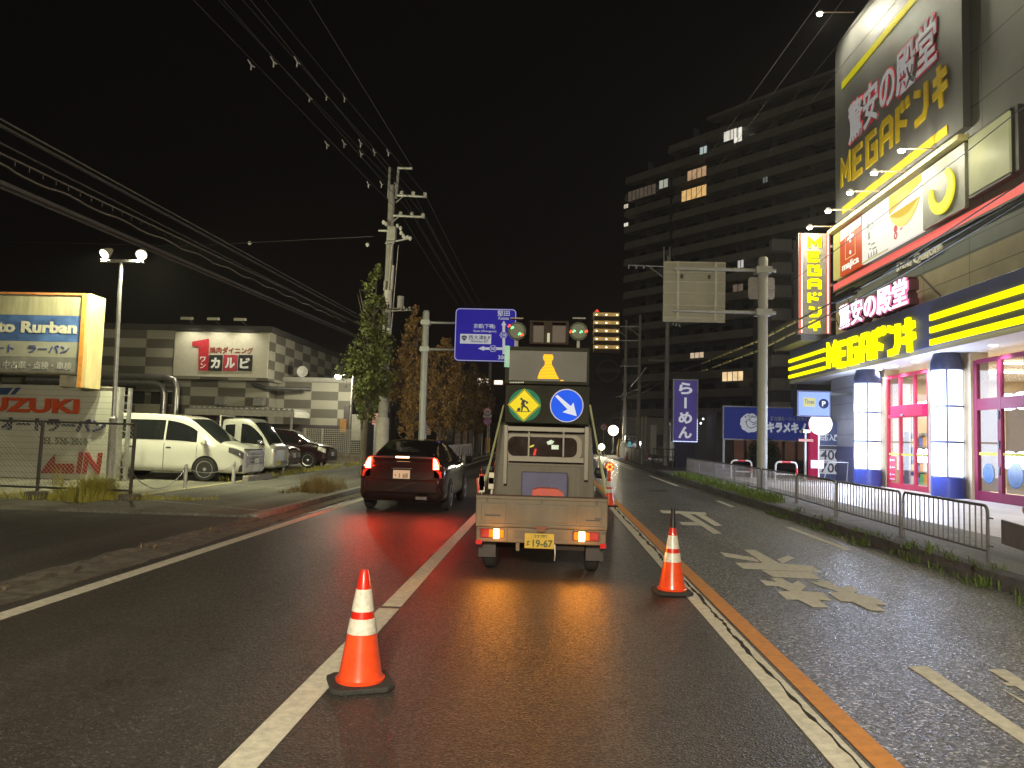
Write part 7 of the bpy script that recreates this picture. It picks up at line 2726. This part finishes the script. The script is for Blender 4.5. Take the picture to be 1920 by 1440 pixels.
# ------------------------------------------------------------------ roadworks in the distance
def balloon(px, py, r, Y, s, label, e):
    p = aY(px, py, Y)
    t = T("balloon_light", label, "work light", (p.x, Y, .02))
    mb = MB(); mb.cyl((p.x, Y, .05), (p.x, Y, p.z - r), .035, n=8)
    for a in range(3):
        mb.cyl((p.x, Y, .7), (p.x + .5 * math.cos(a * 2.1), Y + .5 * math.sin(a * 2.1), .02), .02, n=6)
    mb.build("stand", DKMETAL, t)
    mb = MB(); mb.lathe(p, [(r * math.sin(PI * (i + .3) / 10.6), -r * math.cos(PI * (i + .3) / 10.6)) for i in range(11)], 20)
    mb.build("balloon", glow("balloon_%d" % px, (1, .90, .66), s), t, smooth=True)
    lamp('POINT', (p.x, Y - r - .3, p.z), e, (1, .86, .6), .3, parent=t)


balloon(1150, 807, .50, 78, 14, "bright round balloon light above the far roadworks", 900)
balloon(1128, 838, .30, 72, 8, "smaller warm work lamp low at the edge of the truck's right side", 250)

# oncoming van with headlights
Y = 74
p = aY(1189, 831, Y)
t = T("van", "far oncoming van with two glaring white headlights", "van", (p.x, Y, 0), PI)
sh = Shell([(0.0, .38, .74, 1.0, .80, 1.90, .62), (.3, .26, .84, 1.05, .86, 2.0, .70), (2.6, .24, .85, 1.1, .87, 2.0, .72), (3.3, .24, .85, 1.1, .87, 1.9, .70), (3.9, .24, .85, 1.1, .87, 1.3, .72), (4.3, .26, .8, 1.0, .82, 1.1, .68), (4.4, .32, .74, .8, .76, .9, .6)])
sh.st = [[q[0] - 4.4] + q[1:] for q in sh.st]
mb = MB(); sh.body(mb)
mb.build("body", mat("van_dim", (.15, .15, .16), .4), t, local=True, smooth=True)
mb = MB(); sh.patch(mb, [(4.1, 4.2), (4.1, 7.8), (3.1, 7.7), (3.1, 4.3)][::-1], .006, 5, 6)
mb.build("windscreen", DGLASS, t, local=True, smooth=True)
for x in (-.52, .52):
    mb = MB(); mb.lathe((x, .04, p.z), [(.05, -.03), (.17, -.02), (.17, .03), (.02, .05)], 14, 'Y')
    mb.build("headlight", glow("headlight_on", (.92, .96, 1.0), 40), t, local=True)
lamp('SPOT', (p.x, Y - .3, p.z), 900, (.9, .95, 1), .2, (p.x - .4, Y - 40, -1.5), 60, .8, parent=t)
for y in (-3.6, -.9):
    for x in (.76, -.76):
        wheel(t, x, y, .33, .18, 6)

# workers
def worker(px, Y, label, vest, turn=0.0):
    p = gZ(px, 826 + 1.55 * FPX / Y, 0)
    J = {'pelvis': (0, 0, .92), 'waist': (0, 0, 1.08), 'chest': (0, 0, 1.30), 'neck': (0, 0, 1.46), 'head': (0, .01, 1.58), 'crown': (0, .0, 1.70),
         'hipL': (-.09, 0, .88), 'kneeL': (-.11, .03, .50), 'ankL': (-.12, -.02, .10), 'toeL': (-.13, .14, .04),
         'hipR': (.09, 0, .88), 'kneeR': (.12, .04, .50), 'ankR': (.14, -.01, .10), 'toeR': (.16, .14, .04),
         'shL': (-.18, 0, 1.40), 'elL': (-.25, .02, 1.14), 'wrL': (-.24, .14, .93), 'haL': (-.23, .20, .86),
         'shR': (.18, 0, 1.40), 'elR': (.28, .06, 1.18), 'wrR': (.24, .26, 1.14), 'haR': (.22, .33, 1.16)}
    rad = {'pelvis': .13, 'waist': .125, 'chest': .15, 'neck': .06, 'head': .095, 'crown': .08, 'hipL': .09, 'hipR': .09, 'kneeL': .062, 'kneeR': .062, 'ankL': .045, 'ankR': .045, 'toeL': .04, 'toeR': .04,
           'shL': .07, 'shR': .07, 'elL': .045, 'elR': .045, 'wrL': .033, 'wrR': .033, 'haL': .035, 'haR': .035}
    ks = list(J)
    E_ = [('pelvis', 'waist'), ('waist', 'chest'), ('chest', 'neck'), ('neck', 'head'), ('head', 'crown'), ('pelvis', 'hipL'), ('hipL', 'kneeL'), ('kneeL', 'ankL'), ('ankL', 'toeL'), ('pelvis', 'hipR'), ('hipR', 'kneeR'), ('kneeR', 'ankR'), ('ankR', 'toeR'),
          ('chest', 'shL'), ('shL', 'elL'), ('elL', 'wrL'), ('wrL', 'haL'), ('chest', 'shR'), ('shR', 'elR'), ('elR', 'wrR'), ('wrR', 'haR')]
    me = bpy.data.meshes.new("body")
    me.from_pydata([J[k] for k in ks], [(ks.index(a), ks.index(b)) for a, b in E_], [])
    me.materials.append(mat("work_clothes", (.05, .06, .10), .8))
    o = bpy.data.objects.new("body", me)
    COL.objects.link(o)
    sm = o.modifiers.new("skin", 'SKIN')
    for i, k in enumerate(ks):
        me.skin_vertices[0].data[i].radius = (rad[k], rad[k])
    me.skin_vertices[0].data[0].use_root = True
    ss = o.modifiers.new("sub", 'SUBSURF')
    ss.levels = ss.render_levels = 2
    t = T("person", label, "person", (p.x, Y, .005), turn)
    o.parent = t
    mb = MB(); mb.lathe((0, 0, 0), [(.155, 1.0), (.175, 1.2), (.18, 1.36), (.10, 1.46)], 14)
    mb.build("vest", vest, t, local=True, smooth=True)
    mb = MB(); mb.lathe((0, .01, 0), [(.15, 1.62), (.135, 1.64), (.125, 1.72), (.06, 1.79), (.01, 1.80)], 14)
    mb.build("helmet", mat("helmet_white", (.7, .7, .68), .4), t, local=True, smooth=True)


worker(1216, 66, "road worker in a yellow vest and white helmet right of the bright headlights", mat("vest_yellow", (.62, .75, .08), .6), R(170))
worker(1177, 70, "road worker in a pale teal vest left of the bright headlights", glow("vest_teal", (.2, .62, .62), .5), R(200))
t = T("warning_post", "yellow slanted warning post at the far roadworks", "sign", gZ(1160, 846, 0))
p = aY(1160, 832, 70)
mb = MB(); mb.tube([(p.x, 70, .02), (p.x - .05, 70, .8), (p.x + .1, 70, 1.7)], .11, 8)
mb.build("post", mat("post_yellow", (.75, .48, .03), .5), t)
t = T("water_tank", "grey round drum at the foot of the balloon light", "drum", aY(1147, 850, 76))
p = gZ(1147, 851, 0)
mb = MB(); mb.lathe((p.x, 74, .0), [(.5, .01), (.52, .7), (.52, 1.2), (.4, 1.35)], 16)
mb.build("drum", mat("drum_grey", (.30, .31, .30), .6), t)


def round_sign(px, y0, Y, faces, ytop, label, base=.08):
    p = aY(px, 800, Y)
    t = T("road_sign", label, "road sign", (p.x, Y, base))
    z = aY(px, ytop, Y).z
    mb = MB(); mb.cyl((p.x, Y, base), (p.x, Y, z), .035, n=8)
    mb.build("post", STEEL, t)
    for kind, py in faces:
        c = aY(px, py, Y - .06)
        f = F_cam(c.x, Y - .06, c.z)
        if kind == 'plate':
            mb = MB(); mb.rect(f, -.32, .32, -.12, .12, 0, .015); mb.build("plate", mat("sign_plate_white", (.62, .6, .55), .5), t)
            continue
        mb = MB(); mb.disc(f, 0, 0, .31, 0, .015, 28)
        d = mb.build("disc", mat("disc_red", (.60, .04, .05), .4), t)
        mb = MB(); mb.disc(f, 0, 0, .24, .016, .02, 28)
        mb.build("face", mat("face_white_paint", (.66, .62, .58), .4) if kind == 'limit' else mat("face_blue_paint", (.20, .20, .55), .4), d)
        mb = MB()
        if kind == 'limit':
            mb.text(f, "50" if px < 1000 else "40", -.15, -.10, .30, .20, .021, .024, .03)
            mb.build("figures", mat("figures_navy", (.06, .06, .2), .5), d)
        else:
            mb.strokes(f, [[(-.17, .17), (.17, -.17)]], .06, .021, .024)
            mb.build("slash", mat("disc_red", (.60, .04, .05), .4), d)


round_sign(914, 0, 58, (('limit', 772), ('plate', 780), ('no', 790)), 764, "speed limit and no parking signs on one post left of the truck")
round_sign(1132, 0, 70, (('limit', 801),), 793, "small round sign on a post right of the truck's cab", .02)

# white guard fence on the left, far
t = T("guard_fence", "white board guard fence along the left pavement beyond the black car", "fence", (-5.2, 40, .085))
for y0, y1 in ((36, 41.4), (41.6, 47), (47.2, 52)):
    mb = MB(); mb.box(-5.34, -5.28, y0, y1, .42, 1.05)
    mb.build("board", mat("guard_board", (.40, .36, .34), .6), t)
    mb = MB()
    for k in range(4):
        y = y0 + .3 + k * (y1 - y0 - .7) / 3
        mb.box(-5.27, -5.20, y, y + .1, .085, .9)
    mb.build("post", mat("guard_board", (.40, .36, .34), .6), t)
t = T("pole_guard", "yellow guard sleeve at the foot of the far left pole", "post", (-5.8, 71.4, .08))
mb = MB(); mb.lathe((-5.8, 71.6, 0), [(.26, .08), (.26, 1.4), (.2, 1.45)], 12)
mb.build("sleeve", mat("sleeve_yellow", (.62, .38, .04), .6), t)
t = T("goal_frame", "pale square arch frame on the left pavement before the far pole", "frame", (-7.2, 60, .08))
mb = MB(); a, b = aY(889, 790, 60), aY(905, 785, 60); mb.tube([(a.x, 60, .08), (a.x, 60, b.z), (b.x, 60, b.z), (b.x, 60, .08)], .05, 6)
mb.build("bars", STEEL, t)

# shop boards behind the trees on the left
for k, (x0, x1, y0, y1, Y, c, l) in enumerate(((697, 710, 775, 796, 40, (.55, .30, .28), "red bordered board on a post behind the tall street tree"), (787, 808, 790, 815, 44, (.30, .22, .20), "plain pale board behind the direction sign's pole"),
                                        (818, 828, 790, 835, 47, (.40, .25, .22), "narrow pale banner behind the street trees"), (852, 876, 791, 835, 60, (.36, .26, .22), "white scribbled banner below the farthest street trees"))):
    a, b = aY(x0, y1, Y), aY(x1, y0, Y)
    t = T("shop_board", l, "sign", ((a.x + b.x) / 2, Y, .08))
    mb = MB(); mb.box(a.x, b.x, Y, Y + .08, a.z, b.z)
    bd = mb.build("board", mat("shop_board_%d" % k, c, .6, var=.3, scale=3), t, bevel=.01)
    mb = MB()
    for q in range(4):
        z = a.z + (b.z - a.z) * (q + .6) / 5
        mb.strokes(F_cam(a.x, Y, z), [[(.08, 0), ((b.x - a.x) * .4, .08), ((b.x - a.x) * .9, -.02)]], .05, .003, .01)
    mb.build("scribble", mat("board_marks", (.5, .42, .38) if k == 3 else (.2, .05, .05), .6), bd)
    mb = MB(); mb.box((a.x + b.x) / 2 - .05, (a.x + b.x) / 2 + .05, Y + .02, Y + .07, .08, a.z - .003)
    mb.build("post", STEEL, t)

# panels and boards on the right near the pole
YQ = 52
t = T("barrier_panel", "row of grey roadwork panels on the right kerb before the oncoming van", "barrier", (6.5, 56, .02))
for k in range(4):
    y = 50 + k * 3.6
    mb = MB(); mb.box(5.9 + .1 * k, 5.95 + .1 * k, y, y + 3.4, .06, 1.0)
    mb.build("panel", mat("barrier_grey", (.28, .28, .27), .6), t)
    mb = MB(); mb.box(5.8 + .1 * k, 6.1 + .1 * k, y + .05, y + .12, .02, 1.03)
    mb.build("foot", DKMETAL, t)
for k, (x0, x1, y0, y1, l) in enumerate(((1220, 1231, 797, 832, "tall white panel left of the right utility pole"), (1250, 1257, 797, 832, "tall white panel just right of the right utility pole"))):
    a, b = aY(x0, y1, 56), aY(x1, y0, 56)
    t = T("site_board", l, "panel", ((a.x + b.x) / 2, 56, .02))
    mb = MB(); mb.box(a.x, b.x, 56, 56.1, .6, b.z)
    mb.build("panel", mat("site_board_white", (.42, .42, .40), .6), t)
    mb = MB(); mb.box(a.x + .1, a.x + .18, 56.02, 56.08, .02, .597)
    mb.build("leg", DKMETAL, t)
t = T("bike_rack", "dark metal rack with bent bars at the foot of the right utility pole", "rack", (7.2, 47, .02))
mb = MB()
for k in range(5):
    mb.tube([(6.3 + k * .28, 47, .02), (6.3 + k * .28, 47, 1.1), (6.5 + k * .28, 47, 1.1)], .03, 6)
mb.tube([(6.2, 47, .6), (7.7, 47, .65)], .03, 6); mb.tube([(6.2, 47, 1.1), (7.7, 47, 1.1)], .03, 6)
mb.build("bars", DKMETAL, t)
# thin pale posts beside the headlights
for px, l in ((1204, "short pale post left of the pair beside the headlights"), (1211, "short pale post right of the pair beside the headlights")):
    p = aY(px, 780, 64)
    mb = MB(); mb.cyl((p.x, 64, .02), (p.x, 64, p.z), .09, n=8)
    tag(mb.build("pale_post", mat("post_pale", (.42, .40, .34), .6)), l, "post")

# ================================================================== NIGHT AIR
HZ = 0.0006
hm = bpy.data.materials.new("night_air")
hm.use_nodes = True
ht = hm.node_tree
ht.nodes.clear()
ho = ht.nodes.new("ShaderNodeOutputMaterial")
hv = ht.nodes.new("ShaderNodeVolumePrincipled")
hv.inputs["Color"].default_value = (.9, .9, .9, 1)
hv.inputs["Density"].default_value = HZ
hv.inputs["Anisotropy"].default_value = 0.5
ht.links.new(hv.outputs[0], ho.inputs["Volume"])
mb = MB(); mb.box(-605, 605, -205, 905, -1.6, 70)
hz = mb.build("haze", hm)
tag(hz, kind='stuff')
SC.cycles.volume_bounces = 0
